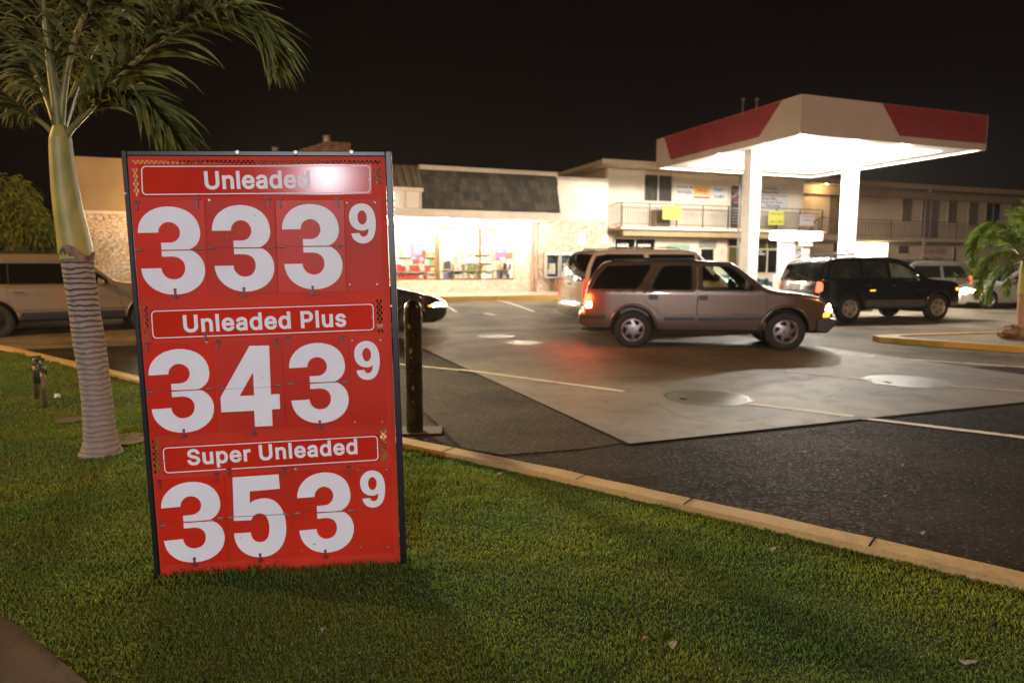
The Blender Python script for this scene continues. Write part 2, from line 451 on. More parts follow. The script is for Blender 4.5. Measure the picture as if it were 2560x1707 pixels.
# lawn, kerb, sidewalk
kerb = [Vector(p) for p in ((-16,17.5),(-12.2,14.4),(-9.25,12.26),(-6.6,10.14),(-4.79,8.65),(-2.8,7.02),(-.9,5.45),(.33,4.59),(.8,4.19),(1.57,3.6),(2.34,2.97),(3.3,2.1),(4.6,.8),(6.2,-1.5))]
def offs(P, d):
    out = []
    for i, p in enumerate(P):
        t = (P[min(i+1, len(P)-1)] - P[max(i-1, 0)]).normalized()
        out.append(p + Vector((-t.y, t.x)) * -d)
    return out
def smooth(P, k=2):
    for _ in range(k):
        Q = [P[0]]
        for a, b in zip(P[:-1], P[1:]): Q += [a.lerp(b, .25), a.lerp(b, .75)]
        P = Q + [P[-1]]
    return P
kerb = smooth(kerb)
kin = offs(kerb, .15)
LZ = .10
def ribbon(rows, faces_smooth=False):                # rows of equal length -> mesh
    b = MB(); n = len(rows[0])
    b.add([p for r in rows for p in r], [(k*n+i, k*n+i+1, (k+1)*n+i+1, (k+1)*n+i) for k in range(len(rows)-1) for i in range(n-1)], faces_smooth)
    return b
wob = [random.uniform(-.004, .004) for _ in kerb]
o1 = offs(kerb, .012)
rows = [[(p.x, p.y, -.02) for p in kerb], [(p.x, p.y, LZ+.018+w) for p, w in zip(kerb, wob)], [(p.x, p.y, LZ+.03+w) for p, w in zip(o1, wob)],
        [(p.x, p.y, LZ+.03+w*.6) for p, w in zip(kin, wob)], [(p.x, p.y, -.02) for p in kin]]
struct(ribbon(rows).build('kerb', M_KERB))

for _k in range(3, len(kerb)-2, 4):                 # joints between kerb lengths
    _a, _b = kerb[_k], kin[_k]; _d = (_b-_a); _t = Vector((-_d.y, _d.x)).normalized()*.005
    b = MB().add([(*(_a-_t-_d*.02), LZ+.0345), (*(_a+_t-_d*.02), LZ+.0345), (*(_b+_t), LZ+.0345), (*(_b-_t), LZ+.0345)], [(0, 1, 2, 3)])
    b.add([(*(_a-_t-_d*.02), LZ+.0345), (*(_a+_t-_d*.02), LZ+.0345), (*(_a+_t-_d*.02), 0), (*(_a-_t-_d*.02), 0)], [(0, 1, 2, 3)]); struct(b.build('kerb_joint', M_JOINT))

def grass_soil():
    m = bpy.data.materials.new('grass_soil'); m.use_nodes = True
    n, l = m.node_tree.nodes, m.node_tree.links; b = n['Principled BSDF']; b.inputs['Roughness'].default_value = .95
    t = n.new('ShaderNodeTexCoord')
    a = n.new('ShaderNodeTexNoise'); a.inputs['Scale'].default_value = 60; a.inputs['Detail'].default_value = 6
    l.new(t.outputs['Object'], a.inputs['Vector'])
    mx = n.new('ShaderNodeMix'); mx.data_type = 'RGBA'; mx.inputs['A'].default_value = (.018, .028, .006, 1); mx.inputs['B'].default_value = (.05, .075, .016, 1)
    l.new(a.outputs['Fac'], mx.inputs['Factor']); l.new(mx.outputs['Result'], b.inputs['Base Color'])
    bp = n.new('ShaderNodeBump'); bp.inputs['Strength'].default_value = 1; bp.inputs['Distance'].default_value = .02
    l.new(a.outputs['Fac'], bp.inputs['Height']); l.new(bp.outputs[0], b.inputs['Normal'])
    return m
walk_edge = [Vector(p) for p in ((-14,8.6),(-8,5.6),(-4.5,3.9),(-2.6,2.93),(-2.09,2.656),(-1.735,2.40),(-1.365,2.13),(-1.0,1.78),(-.5,1.2),(0,.5),(.4,-1.5))]
walk_edge = smooth(walk_edge)
lawn_poly = [tuple(p) for p in kin] + [tuple(p) for p in reversed(walk_edge)]
def lz(x, y):                                     # soft unevenness
    return .012*math.sin(x*1.7+y*.9)+.009*math.sin(x*3.1-y*2.3+1)
vv, tr = cdt(lawn_poly, grid=.22)
K_ = np.array([tuple(p) for p in kin])
def edge_d(x, y): return float(np.min(np.hypot(K_[:, 0]-x, K_[:, 1]-y)))
lawn = MB(); lawn.add([(x, y, LZ - .01 + (lz(x, y)+.012)*min(1, edge_d(x, y)/.3)) for x, y in vv], tr, True)
struct(lawn.build('lawn_soil', grass_soil()))
wk = [tuple(p) for p in walk_edge] + [(-2.2,-3), (-3.6,.3), (-6.2,2.0), (-14,6.0)]
sheet('sidewalk', wk, .10, M_WALK)
side = [(p.x, p.y) for p in walk_edge]

# ------------------------------------------------------------------ grass blades
def grass_mat():
    m = bpy.data.materials.new('grass_blades'); m.use_nodes = True
    n, l = m.node_tree.nodes, m.node_tree.links; b = n['Principled BSDF']; b.inputs['Roughness'].default_value = .6
    b.inputs['Specular IOR Level'].default_value = .25
    t = n.new('ShaderNodeTexCoord')
    a = n.new('ShaderNodeTexNoise'); a.inputs['Scale'].default_value = 1.3; a.inputs['Detail'].default_value = 5
    l.new(t.outputs['Object'], a.inputs['Vector'])
    at = n.new('ShaderNodeAttribute'); at.attribute_name = 'tone'
    mx = n.new('ShaderNodeMix'); mx.data_type = 'RGBA'; mx.inputs['A'].default_value = (.165, .205, .028, 1); mx.inputs['B'].default_value = (.10, .18, .036, 1)
    r = n.new('ShaderNodeMapRange'); r.inputs['From Min'].default_value = .38; r.inputs['From Max'].default_value = .62
    l.new(a.outputs['Fac'], r.inputs['Value']); l.new(r.outputs[0], mx.inputs['Factor'])
    cr_ = n.new('ShaderNodeValToRGB'); e = cr_.color_ramp.elements
    e[0].position = 0; e[0].color = (.68, .72, .66, 1); e[1].position = 1; e[1].color = (1.3, 1.3, 1.25, 1)
    x = cr_.color_ramp.elements.new(.93); x.color = (1.3, 1.3, 1.15, 1); x = cr_.color_ramp.elements.new(.97); x.color = (2.1, 1.7, 1.4, 1)
    l.new(at.outputs['Fac'], cr_.inputs['Fac'])
    mu = n.new('ShaderNodeMix'); mu.data_type = 'RGBA'; mu.blend_type = 'MULTIPLY'; mu.inputs['Factor'].default_value = 1
    l.new(mx.outputs['Result'], mu.inputs['A']); l.new(cr_.outputs['Color'], mu.inputs['B'])
    l.new(mu.outputs['Result'], b.inputs['Base Color'])
    tl = n.new('ShaderNodeBsdfTranslucent'); l.new(mu.outputs['Result'], tl.inputs['Color'])
    ms = n.new('ShaderNodeMixShader'); ms.inputs[0].default_value = .45
    l.new(b.outputs[0], ms.inputs[1]); l.new(tl.outputs[0], ms.inputs[2]); l.new(ms.outputs[0], n['Material Output'].inputs['Surface'])
    return m
def make_grass():
    P = []
    # density falls with distance from the viewer
    bands = [(1.2, 3.2, 17000), (3.2, 5.0, 11000), (5.0, 8.0, 4600), (8.0, 14, 1700)]
    lp = np.array(lawn_poly)
    for r0, r1, den in bands:
        A_ = math.pi*(r1*r1-r0*r0)*.5*(110/180)*1.0
        n = int(A_*den*1.0)
        ang = rng.uniform(R(30), R(150), n*1); rr = np.sqrt(rng.uniform(r0*r0, r1*r1, n))
        n2 = int(.5*(R(120))*(r1*r1-r0*r0)*den)
        ang = rng.uniform(R(30), R(150), n2); rr = np.sqrt(rng.uniform(r0*r0, r1*r1, n2))
        Q = np.stack([rr*np.cos(ang), rr*np.sin(ang)], 1)
        P.append(np.concatenate([Q, np.full((n2, 1), (r0+r1)/2)], 1))
    P = np.concatenate(P)
    P = P[inside(P[:, :2], [tuple(p) for p in lp])]
    # a little overhang on kerb and walk
    x, y, dist = P.T; n = len(x)
    d = np.full(n, 9.0)
    for kx, ky in K_: d = np.minimum(d, np.hypot(x-kx, y-ky))
    z = LZ - .012 + (.012*np.sin(x*1.7+y*.9)+.009*np.sin(x*3.1-y*2.3+1)+.012)*np.minimum(1, d/.3)
    clump = .5+.5*np.sin(x*9+3*np.sin(y*7))*np.sin(y*8+2*np.sin(x*6))
    h = (.008+.011*rng.random(n))*(.75+.5*clump)*(1+.12*(dist-2.5)).clip(1, 1.5)
    w = (.0014+.0009*rng.random(n))*(1+.30*(dist-2.5)).clip(1, 3.6)
    # longer tufts along the foot of the sign
    sx0, sy0, su, sv = -1.598, 2.966, math.cos(.133), math.sin(.133)
    du = (x-sx0)*su+(y-sy0)*sv; dv = -(x-sx0)*sv+(y-sy0)*su
    near = (du > -.08) & (du < 1.2) & (np.abs(dv) < .09)
    h = np.where(near, h*(1.3+1.3*rng.random(n)), h)
    a = rng.uniform(0, 2*math.pi, n); lean = rng.uniform(.15, 1.0, n)*h; la = rng.uniform(0, 2*math.pi, n)
    lx, ly = np.cos(la)*lean, np.sin(la)*lean
    wx, wy = np.cos(a)*w, np.sin(a)*w
    V = np.empty((n, 5, 3))
    V[:, 0] = np.stack([x-wx, y-wy, z], 1); V[:, 1] = np.stack([x+wx, y+wy, z], 1)
    V[:, 2] = np.stack([x+wx*.8+lx*.35, y+wy*.8+ly*.35, z+h*.6], 1); V[:, 3] = np.stack([x-wx*.8+lx*.35, y-wy*.8+ly*.35, z+h*.6], 1)
    V[:, 4] = np.stack([x+lx, y+ly, z+h], 1)
    me = bpy.data.meshes.new('grass')
    me.vertices.add(n*5); me.vertices.foreach_set('co', V.ravel())
    idx = np.arange(n)[:, None]*5
    loops = np.concatenate([idx+np.array([0, 1, 2, 3]), idx+np.array([3, 2, 4])], 1).ravel()
    me.loops.add(n*7); me.loops.foreach_set('vertex_index', loops.astype(np.int32))
    me.polygons.add(n*2)
    ls = np.stack([np.arange(n)*7, np.arange(n)*7+4], 1).ravel()
    me.polygons.foreach_set('loop_start', ls.astype(np.int32))
    me.update(calc_edges=True)
    at = me.attributes.new('tone', 'FLOAT', 'POINT'); at.data.foreach_set('value', np.repeat(rng.random(n), 5).astype(np.float32))
    me.materials.append(grass_mat())
    o = bpy.data.objects.new('grass', me); S.collection.objects.link(o); o['kind'] = 'stuff'
    o['label'] = 'short mown green grass of the roadside lawn'
    print('grass blades', n)
make_grass()

# fallen leaves and scraps on lawn and lot
M_LEAF = mat('dry_leaf', (.42, .34, .27), .7, var=.25, scale=40)
M_LEAF2 = mat('brown_leaf', (.26, .10, .04), .7, var=.25, scale=40)
def leaf(pxy, size, label, m=M_LEAF, z=.125, rot=0.0, asp=.4):
    p = G(*pxy, z); b = MB(); size *= .8
    n = 10; L = [(size*math.cos(t)*(1), size*asp*math.sin(t)*(1-.3*math.cos(t))) for t in [2*math.pi*i/n for i in range(n)]]
    b.add([(0, 0, .006)] + [(x, y, .012*abs(x)/size+.006*math.sin(3*x/size)) for x, y in L], [(0, i+1, (i+1) % n+1) for i in range(n)], True)
    b.add([(q[0], q[1], q[2]-.003) for q in b.v[:n+1]], [(0, (i+1) % n+1, i+1) for i in range(n)], True)
    o = b.build('dry_leaf', m); o.location = p; o.rotation_euler = (.15, .1, rot); tag(o, label, 'leaf', 'fallen leaves on lawn and lot'); return o
leaf((1249,1184), .024, 'pale round dry leaf on the lawn beside the kerb, just right of the price sign', z=.125, asp=.6)
leaf((1930,1373), .028, 'pale leaf on the lawn close under the kerb at the right', rot=.3)
leaf((1680,1612), .026, 'curled brown and white leaf in the middle of the front lawn', rot=.5, asp=.6, m=M_LEAF)
leaf((1608,1597), .012, 'tiny rusty leaf left of the curled leaf in the front lawn', m=M_LEAF2, asp=.8)
leaf((2418,1655), .042, 'long pale leaf in the lower right corner of the lawn', rot=-.1, asp=.22)
leaf((808,1573), .012, 'small pale scrap on the dark grass in front of the sign', asp=.5)
leaf((2305,1333), .02, 'small pale scrap on the dark asphalt near the right edge', z=.006, asp=.6)
leaf((2212,1240), .018, 'flat pale scrap on the asphalt in the middle of the lane', z=.006, asp=.4)
leaf((2256,1163), .012, 'tiny white scrap on the asphalt beyond the pad corner', z=.006, asp=.6)
leaf((2010,1130), .02, 'pale scrap on the asphalt right in front of the concrete pad', z=.006, asp=.4)
# ================================================================== PRICE SIGN
GLY = json.loads('''{"U":[517,[[[259,-32],[227,-30],[197,-25],[169,-17],[143,-6],[119,9],[98,26],[80,46],[64,68],[52,92],[43,118],[38,145],[37,172],[37,257],[37,341],[37,425],[37,532],[76,532],[92,532],[108,532],[148,532],[148,426],[148,343],[148,261],[148,179],[149,163],[151,149],[155,137],[161,125],[168,114],[177,104],[187,96],[198,89],[211,83],[225,79],[241,76],[259,75],[277,76],[292,79],[307,83],[319,89],[331,96],[341,104],[349,114],[356,125],[362,136],[366,149],[368,163],[369,179],[369,261],[369,343],[369,426],[369,532],[409,532],[425,532],[441,532],[481,532],[481,425],[481,341],[481,257],[481,172],[479,145],[474,118],[465,92],[453,68],[437,46],[419,26],[398,9],[374,-5],[348,-17],[320,-25],[290,-30]]]],"n":[410,[[[137,226],[137,170],[137,113],[137,57],[137,-23],[98,-24],[83,-24],[68,-24],[29,-24],[29,95],[29,190],[29,284],[29,403],[67,403],[82,403],[97,403],[135,403],[135,356],[135,333],[135,311],[136,264],[107,264],[68,264],[91,322],[104,345],[120,365],[138,381],[159,393],[180,401],[203,406],[227,408],[249,407],[269,403],[288,398],[306,389],[323,378],[338,365],[351,349],[362,332],[370,311],[376,289],[380,266],[381,241],[381,180],[381,120],[381,60],[381,-24],[342,-24],[327,-24],[311,-24],[273,-24],[273,59],[273,118],[273,176],[273,234],[271,253],[268,267],[263,279],[256,288],[247,296],[237,301],[225,304],[210,306],[199,305],[190,303],[180,300],[172,297],[165,292],[158,286],[152,279],[147,271],[143,262],[140,252],[138,240]]]],"l":[166,[[[29,-24],[137,-24],[137,532],[29,532]]]],"e":[404,[[[212,-32],[182,-30],[155,-25],[129,-16],[105,-4],[83,12],[64,30],[48,51],[35,74],[24,100],[16,127],[12,156],[11,187],[12,217],[16,246],[24,274],[34,300],[47,324],[63,345],[81,363],[102,379],[125,392],[151,401],[177,406],[205,408],[223,407],[240,405],[257,401],[274,396],[290,389],[306,381],[321,370],[336,358],[349,344],[360,328],[371,310],[379,290],[386,269],[391,245],[394,221],[395,194],[395,188],[395,182],[395,175],[395,146],[297,146],[223,146],[149,146],[51,146],[51,182],[51,195],[51,208],[51,244],[141,244],[206,244],[272,244],[367,230],[344,197],[337,192],[330,187],[288,159],[285,218],[284,233],[280,247],[276,259],[271,270],[264,280],[257,288],[249,294],[240,300],[230,303],[218,306],[205,307],[192,306],[180,303],[169,299],[159,294],[151,287],[143,279],[136,270],[130,259],[125,248],[122,236],[120,224],[119,210],[119,203],[119,194],[119,186],[119,178],[120,160],[123,143],[126,129],[132,117],[138,106],[145,96],[154,88],[163,82],[174,77],[185,73],[198,70],[213,70],[222,70],[230,71],[238,73],[246,75],[252,78],[258,81],[264,85],[269,89],[273,94],[277,100],[280,106],[291,133],[326,125],[341,121],[356,117],[396,107],[382,67],[374,51],[364,37],[352,23],[339,11],[324,0],[308,-9],[291,-17],[273,-24],[253,-28],[233,-31]]]],"a":[389,[[[160,-32],[140,-31],[121,-28],[102,-23],[85,-16],[68,-7],[53,4],[39,17],[28,32],[19,49],[12,67],[8,87],[7,108],[8,126],[11,143],[16,159],[23,173],[32,186],[42,196],[54,206],[66,214],[79,220],[92,225],[106,230],[120,234],[134,236],[148,239],[161,241],[175,243],[192,245],[206,247],[219,249],[231,250],[240,251],[246,253],[251,254],[253,255],[253,255],[252,254],[252,253],[252,255],[252,266],[250,273],[248,280],[246,285],[243,290],[239,294],[235,298],[229,301],[223,304],[215,306],[206,307],[196,307],[185,307],[175,306],[166,303],[158,301],[151,297],[145,293],[139,289],[135,285],[130,280],[127,275],[124,270],[113,245],[79,256],[64,260],[49,264],[9,276],[27,318],[38,336],[50,351],[63,364],[78,375],[93,384],[109,392],[126,398],[143,402],[160,405],[177,407],[194,408],[206,408],[218,407],[231,405],[244,402],[258,399],[272,394],[285,388],[298,380],[311,371],[323,359],[334,346],[343,331],[351,314],[356,295],[359,274],[360,252],[360,188],[360,126],[360,63],[360,-23],[322,-24],[307,-24],[292,-24],[253,-24],[253,13],[253,26],[253,39],[253,28],[286,28],[289,33],[283,24],[276,16],[268,8],[259,-1],[249,-8],[237,-15],[224,-21],[210,-26],[194,-29],[177,-31]],[[170,69],[184,70],[196,72],[207,75],[216,79],[225,85],[232,91],[238,98],[243,105],[247,113],[250,121],[251,129],[252,139],[252,151],[252,164],[252,177],[254,147],[281,165],[273,162],[266,159],[259,157],[251,156],[243,154],[235,153],[227,151],[219,150],[211,149],[203,148],[196,147],[190,146],[184,145],[179,145],[169,143],[160,141],[151,139],[142,136],[135,134],[129,130],[125,127],[121,124],[119,120],[117,117],[116,112],[115,105],[116,99],[117,94],[118,90],[121,86],[124,83],[128,80],[132,77],[138,74],[145,72],[153,70],[161,69]]]],"d":[424,[[[195,-32],[169,-30],[144,-25],[120,-16],[98,-4],[79,12],[61,30],[46,51],[33,75],[23,100],[16,128],[12,158],[11,189],[12,220],[16,249],[23,277],[33,303],[46,326],[61,347],[79,365],[99,380],[121,392],[144,401],[169,406],[195,408],[215,407],[233,405],[249,400],[264,394],[276,386],[287,378],[297,370],[305,361],[312,353],[317,345],[322,338],[319,343],[287,343],[287,367],[287,414],[287,461],[287,532],[326,532],[341,532],[357,532],[395,532],[395,382],[395,254],[395,127],[395,-24],[357,-24],[342,-24],[328,-24],[289,-24],[289,15],[289,29],[289,44],[289,35],[319,35],[321,38],[317,32],[312,24],[305,16],[296,7],[287,-2],[276,-10],[263,-17],[249,-24],[232,-28],[214,-31]],[[205,70],[218,71],[229,74],[240,78],[249,84],[258,91],[265,100],[272,111],[277,124],[282,138],[285,154],[287,171],[288,189],[288,208],[285,225],[282,240],[278,254],[272,267],[266,277],[258,286],[250,293],[240,299],[230,303],[218,305],[205,306],[191,305],[179,303],[168,298],[159,293],[150,285],[143,276],[136,265],[130,253],[126,239],[123,223],[120,207],[120,189],[120,172],[123,155],[126,139],[131,125],[136,112],[143,101],[151,92],[159,84],[169,78],[179,74],[191,71]]]],"P":[445,[[[37,-24],[37,127],[37,254],[37,382],[37,532],[104,532],[148,532],[191,532],[236,532],[266,531],[294,526],[320,519],[344,508],[364,495],[383,479],[398,461],[411,441],[420,419],[427,396],[431,372],[432,348],[431,323],[427,299],[420,276],[411,255],[398,234],[383,216],[365,200],[344,187],[320,176],[294,168],[266,164],[236,162],[204,162],[172,162],[141,162],[86,162],[86,200],[86,214],[86,228],[86,266],[140,266],[171,266],[202,266],[232,266],[249,267],[264,269],[276,272],[286,277],[294,282],[301,289],[307,296],[312,304],[316,313],[319,324],[320,335],[321,348],[320,360],[319,371],[316,382],[312,391],[307,399],[301,406],[294,412],[286,418],[276,422],[263,426],[249,428],[232,429],[205,429],[178,429],[152,429],[148,429],[148,339],[148,226],[148,113],[148,-24],[108,-24],[92,-24],[76,-24]]]],"u":[410,[[[182,-29],[161,-28],[141,-24],[122,-18],[104,-10],[87,1],[72,14],[59,30],[48,48],[40,68],[34,90],[30,114],[29,138],[29,199],[29,259],[29,319],[29,403],[68,403],[83,403],[98,403],[137,403],[137,321],[137,262],[137,203],[137,145],[138,127],[142,112],[147,101],[154,91],[163,84],[173,78],[185,75],[200,74],[211,74],[220,76],[229,79],[238,83],[245,87],[252,93],[258,100],[263,108],[267,117],[270,128],[272,139],[273,153],[273,209],[273,266],[273,323],[273,403],[311,403],[327,403],[342,403],[381,403],[381,284],[381,190],[381,95],[381,-24],[342,-24],[328,-24],[313,-24],[275,-24],[275,23],[275,46],[275,69],[275,115],[303,115],[342,115],[319,57],[305,33],[289,13],[271,-2],[250,-14],[229,-22],[206,-27]]]],"s":[365,[[[182,-32],[161,-31],[141,-28],[122,-24],[104,-19],[87,-11],[71,-2],[57,10],[44,23],[33,37],[24,53],[17,71],[7,112],[45,120],[60,123],[74,126],[110,134],[120,101],[125,92],[130,85],[137,80],[146,75],[156,72],[168,70],[181,69],[197,70],[211,72],[222,76],[231,82],[238,87],[242,93],[244,98],[244,103],[244,108],[243,112],[241,115],[238,119],[233,122],[227,126],[218,129],[206,132],[191,136],[175,140],[159,143],[143,147],[117,155],[94,165],[73,177],[55,192],[41,209],[31,229],[25,251],[23,274],[25,293],[29,312],[36,329],[46,345],[58,360],[72,372],[88,383],[106,392],[124,399],[144,404],[165,407],[187,408],[208,407],[227,405],[246,400],[263,394],[279,386],[293,377],[306,366],[317,354],[327,341],[335,327],[341,312],[354,273],[315,264],[301,261],[287,257],[254,250],[243,278],[239,285],[233,291],[227,298],[221,302],[212,306],[201,308],[187,309],[174,308],[163,306],[153,302],[145,298],[138,292],[135,287],[133,283],[132,277],[133,272],[134,268],[136,265],[139,261],[145,257],[153,253],[164,249],[177,246],[192,242],[206,239],[220,236],[235,232],[261,225],[285,215],[306,203],[323,188],[337,171],[347,151],[353,129],[355,107],[353,87],[349,68],[342,50],[332,33],[319,18],[304,5],[288,-6],[269,-15],[249,-22],[228,-28],[205,-31]]]],"S":[447,[[[224,-32],[195,-31],[168,-27],[142,-21],[118,-12],[96,-1],[76,13],[59,28],[45,47],[33,67],[24,88],[18,111],[12,160],[55,160],[71,160],[88,160],[125,160],[130,128],[132,118],[136,110],[141,103],[148,96],[156,90],[164,85],[175,81],[186,77],[198,75],[210,73],[224,73],[239,73],[252,75],[265,78],[277,82],[288,87],[297,93],[304,99],[311,106],[316,114],[319,122],[321,130],[322,139],[321,147],[320,154],[317,159],[314,164],[309,169],[303,174],[295,179],[286,183],[275,188],[264,192],[252,196],[238,200],[223,204],[208,208],[193,212],[177,217],[146,227],[117,240],[92,255],[70,272],[52,293],[39,317],[31,344],[28,372],[30,397],[35,420],[44,441],[56,461],[70,479],[87,495],[107,508],[128,519],[151,528],[175,534],[201,538],[227,539],[254,538],[279,534],[303,528],[326,519],[347,508],[365,495],[382,480],[396,462],[408,443],[417,423],[422,401],[427,354],[385,354],[369,354],[353,354],[318,354],[311,389],[306,400],[299,409],[289,418],[276,425],[261,431],[244,434],[225,435],[211,434],[199,433],[187,430],[177,426],[167,422],[160,416],[153,411],[148,404],[144,398],[141,391],[139,384],[139,376],[139,367],[141,360],[144,355],[148,350],[154,344],[161,339],[170,334],[179,330],[189,326],[199,322],[209,319],[219,316],[231,312],[244,309],[257,305],[270,302],[282,299],[295,295],[307,290],[320,285],[334,280],[347,273],[360,265],[373,256],[385,247],[396,235],[406,223],[415,209],[423,193],[428,176],[431,158],[432,138],[430,115],[425,92],[417,71],[406,51],[392,32],[375,16],[355,1],[333,-11],[309,-20],[282,-27],[254,-31]]]],"p":[424,[[[29,-166],[29,-12],[29,118],[29,249],[29,403],[67,403],[82,403],[97,403],[135,403],[135,364],[135,349],[135,334],[135,343],[106,343],[103,340],[107,345],[113,353],[119,361],[128,370],[137,378],[148,386],[161,394],[175,400],[192,405],[210,407],[229,408],[255,406],[280,401],[304,392],[326,380],[346,365],[363,347],[378,326],[391,302],[401,277],[408,249],[412,220],[414,189],[412,158],[408,128],[401,100],[391,75],[379,51],[364,30],[346,12],[326,-4],[304,-16],[281,-25],[256,-30],[230,-32],[211,-31],[193,-28],[176,-24],[162,-17],[149,-10],[138,-2],[128,7],[120,16],[113,24],[108,32],[102,40],[105,35],[137,35],[137,8],[137,-42],[137,-92],[137,-166],[98,-166],[83,-166],[68,-166]],[[220,70],[234,71],[245,74],[256,78],[265,84],[274,92],[281,101],[288,112],[294,125],[298,139],[302,155],[304,172],[305,189],[304,207],[302,223],[299,239],[294,253],[288,265],[282,276],[274,285],[266,293],[256,298],[246,303],[234,305],[220,306],[207,305],[195,303],[184,299],[175,293],[167,286],[159,277],[153,266],[147,254],[142,240],[139,225],[137,208],[136,189],[137,171],[139,154],[142,138],[147,124],[153,111],[160,100],[167,91],[176,84],[185,78],[195,74],[207,71]]]],"r":[259,[[[29,-24],[29,95],[29,190],[29,284],[29,403],[67,403],[82,403],[97,403],[135,403],[135,365],[135,350],[135,336],[122,352],[102,348],[112,362],[124,375],[139,387],[156,396],[174,403],[193,407],[212,408],[221,408],[226,408],[230,408],[235,408],[260,406],[267,370],[267,353],[267,338],[267,294],[235,300],[227,301],[222,302],[217,302],[212,302],[207,302],[197,302],[187,300],[178,297],[170,294],[163,289],[156,284],[151,278],[146,271],[142,264],[140,256],[138,247],[137,236],[137,178],[137,118],[137,59],[137,-23],[98,-24],[83,-24],[68,-24]]]]}''')
SYAW, SROLL = .133, .019
SORG = Vector((-1.598, 2.966, LZ - .01))
su_ = Vector((math.cos(SYAW)*math.cos(SROLL), math.sin(SYAW)*math.cos(SROLL), math.sin(SROLL)))
sw_ = Vector((-math.cos(SYAW)*math.sin(SROLL), -math.sin(SYAW)*math.sin(SROLL), math.cos(SROLL)))
sn_ = su_.cross(sw_)                                # faces the viewer (towards -y)
PB = Vector((-1.598, 2.966, .12))
def SP(px, py):
    d = ray(px, py); o = Vector((0, 0, CAM_H)); t = (PB-o).dot(sn_) / d.dot(sn_); p = o + d*t - SORG
    return (p.dot(su_), p.dot(sw_))
z1 = lambda x, y: SP(300+x/3.2667, 360+y/3.2667)
z2 = lambda x, y: SP(320+x/3.2667, 740+y/3.2667)
z3 = lambda x, y: SP(340+x/3.2667, 1060+y/3.2667)
sign = thing('price_sign', 'tall red fuel price board with white numbers in a black frame standing on the lawn', 'sign', SORG)
sign.matrix_world = Matrix(((su_.x, -sn_.x, sw_.x, SORG.x), (su_.y, -sn_.y, sw_.y, SORG.y), (su_.z, -sn_.z, sw_.z, SORG.z), (0, 0, 0, 1)))

def sign_red(name, c, rough, coat=.0, warp=.0, spec=.2):
    m = mat(name, c, rough, var=.10, scale=2.2, coat=coat, bump=warp, bscale=1.6, detail=8, spec=spec)
    return m
M_RED = sign_red('sign_red_sheet', (.56, .034, .014), .55, spec=.12)
M_REDC = sign_red('sign_red_card', (.54, .028, .011), .36, spec=.10)
M_REDC2 = sign_red('sign_red_card_older', (.50, .030, .014), .42, spec=.09); M_REDC3 = sign_red('sign_red_card_newer', (.57, .026, .010), .30, spec=.10)
M_REDB = sign_red('sign_red_band', (.54, .028, .012), .15, spec=.055)
M_WHT = mat('sign_white_vinyl', (.78, .78, .81), .5, var=.03, scale=5, spec=.1)
M_BLK = mat('sign_black_frame', (.008, .009, .013), .35, 0, .2, 10, spec=.3)
M_CLIP = mat('sign_clear_red_clip', (.20, .012, .018), .5, var=.2, scale=30)
M_STEEL = mat('screw_steel', (.36, .35, .33), .5, .6, .15, 60)
M_SEAM = mat('sign_seam', (.10, .008, .006), .6)

def plate(name, outline, holes, y0, y1, m, parent, bend=None, grid=0.0):
    """outline in sign coords (x, z); y0 front (towards viewer negative), y1 back"""
    vv, tr = cdt_winding(outline) if holes is None else cdt(outline, holes, grid=grid)
    b = MB(); n = len(vv)
    b.add([(x, y0, z) for x, z in vv] + [(x, y1, z) for x, z in vv], [tuple(reversed(t)) for t in tr] + [tuple(i+n for i in t) for t in tr])
    from collections import Counter
    c = Counter()
    for t in tr:
        for i in range(3):
            a, q = t[i], t[(i+1) % 3]; c[(min(a, q), max(a, q))] += 1
    for (a, q), k in c.items():
        if k == 1: b.f.append((a, q, q+n, a+n)); b.sm.append(False)
    if bend: b.v = [(x, y+bend(x, z), z) for x, y, z in b.v]
    return b.build(name, m, parent)

TL, TR_, BR_, BL_ = SP(319, 391), SP(960, 390), SP(993, 1394), SP(404, 1436)
WS, HS = TR_[0], TL[1]
# the perforated backing sheet, with its real diamond openings
holes = []
DW, DH = .0187, .028
def diamonds(q0, q1, rows_from_top=None):            # box in sign coords
    x0, x1 = q0[0], q1[0]; zt, zb = q0[1], q1[1]
    nx_ = max(2, round((x1-x0)/DW)); nz = max(2, round((zt-zb)/(DH/2)) - 1)
    px_, pz = (x1-x0)/nx_, (zt-zb)/(nz+1)
    for k in range(nz):
        off = 0 if k % 2 == 0 else .5
        for i in range(nx_ - (1 if off else 0)):
            cx = x0+(i+.5+off)*px_; cz = zt-(k+1)*pz
            a, b_ = px_*.40, pz*.80
            holes.append([(cx-a, cz), (cx, cz-b_), (cx+a, cz), (cx, cz+b_)])
diamonds(z1(88, 124), z1(2140, 172))
diamonds(z1(92, 182), z1(166, 440)); diamonds(z1(2062, 182), z1(2146, 350))
diamonds(z2(112, 70), z2(186, 370)); diamonds(z2(2020, 15), z2(2092, 310))
diamonds(z3(120, 118), z3(212, 410)); diamonds(z3(1985, 32), z3(2060, 310))
outl = [(BL_[0]-.002, BL_[1]-.02), (BR_[0]+.012, BR_[1]-.02), (TR_[0]+.004, TR_[1]), (TL[0], TL[1])]
plate('backing_sheet', outl, holes, -.004, 0, M_RED, sign)
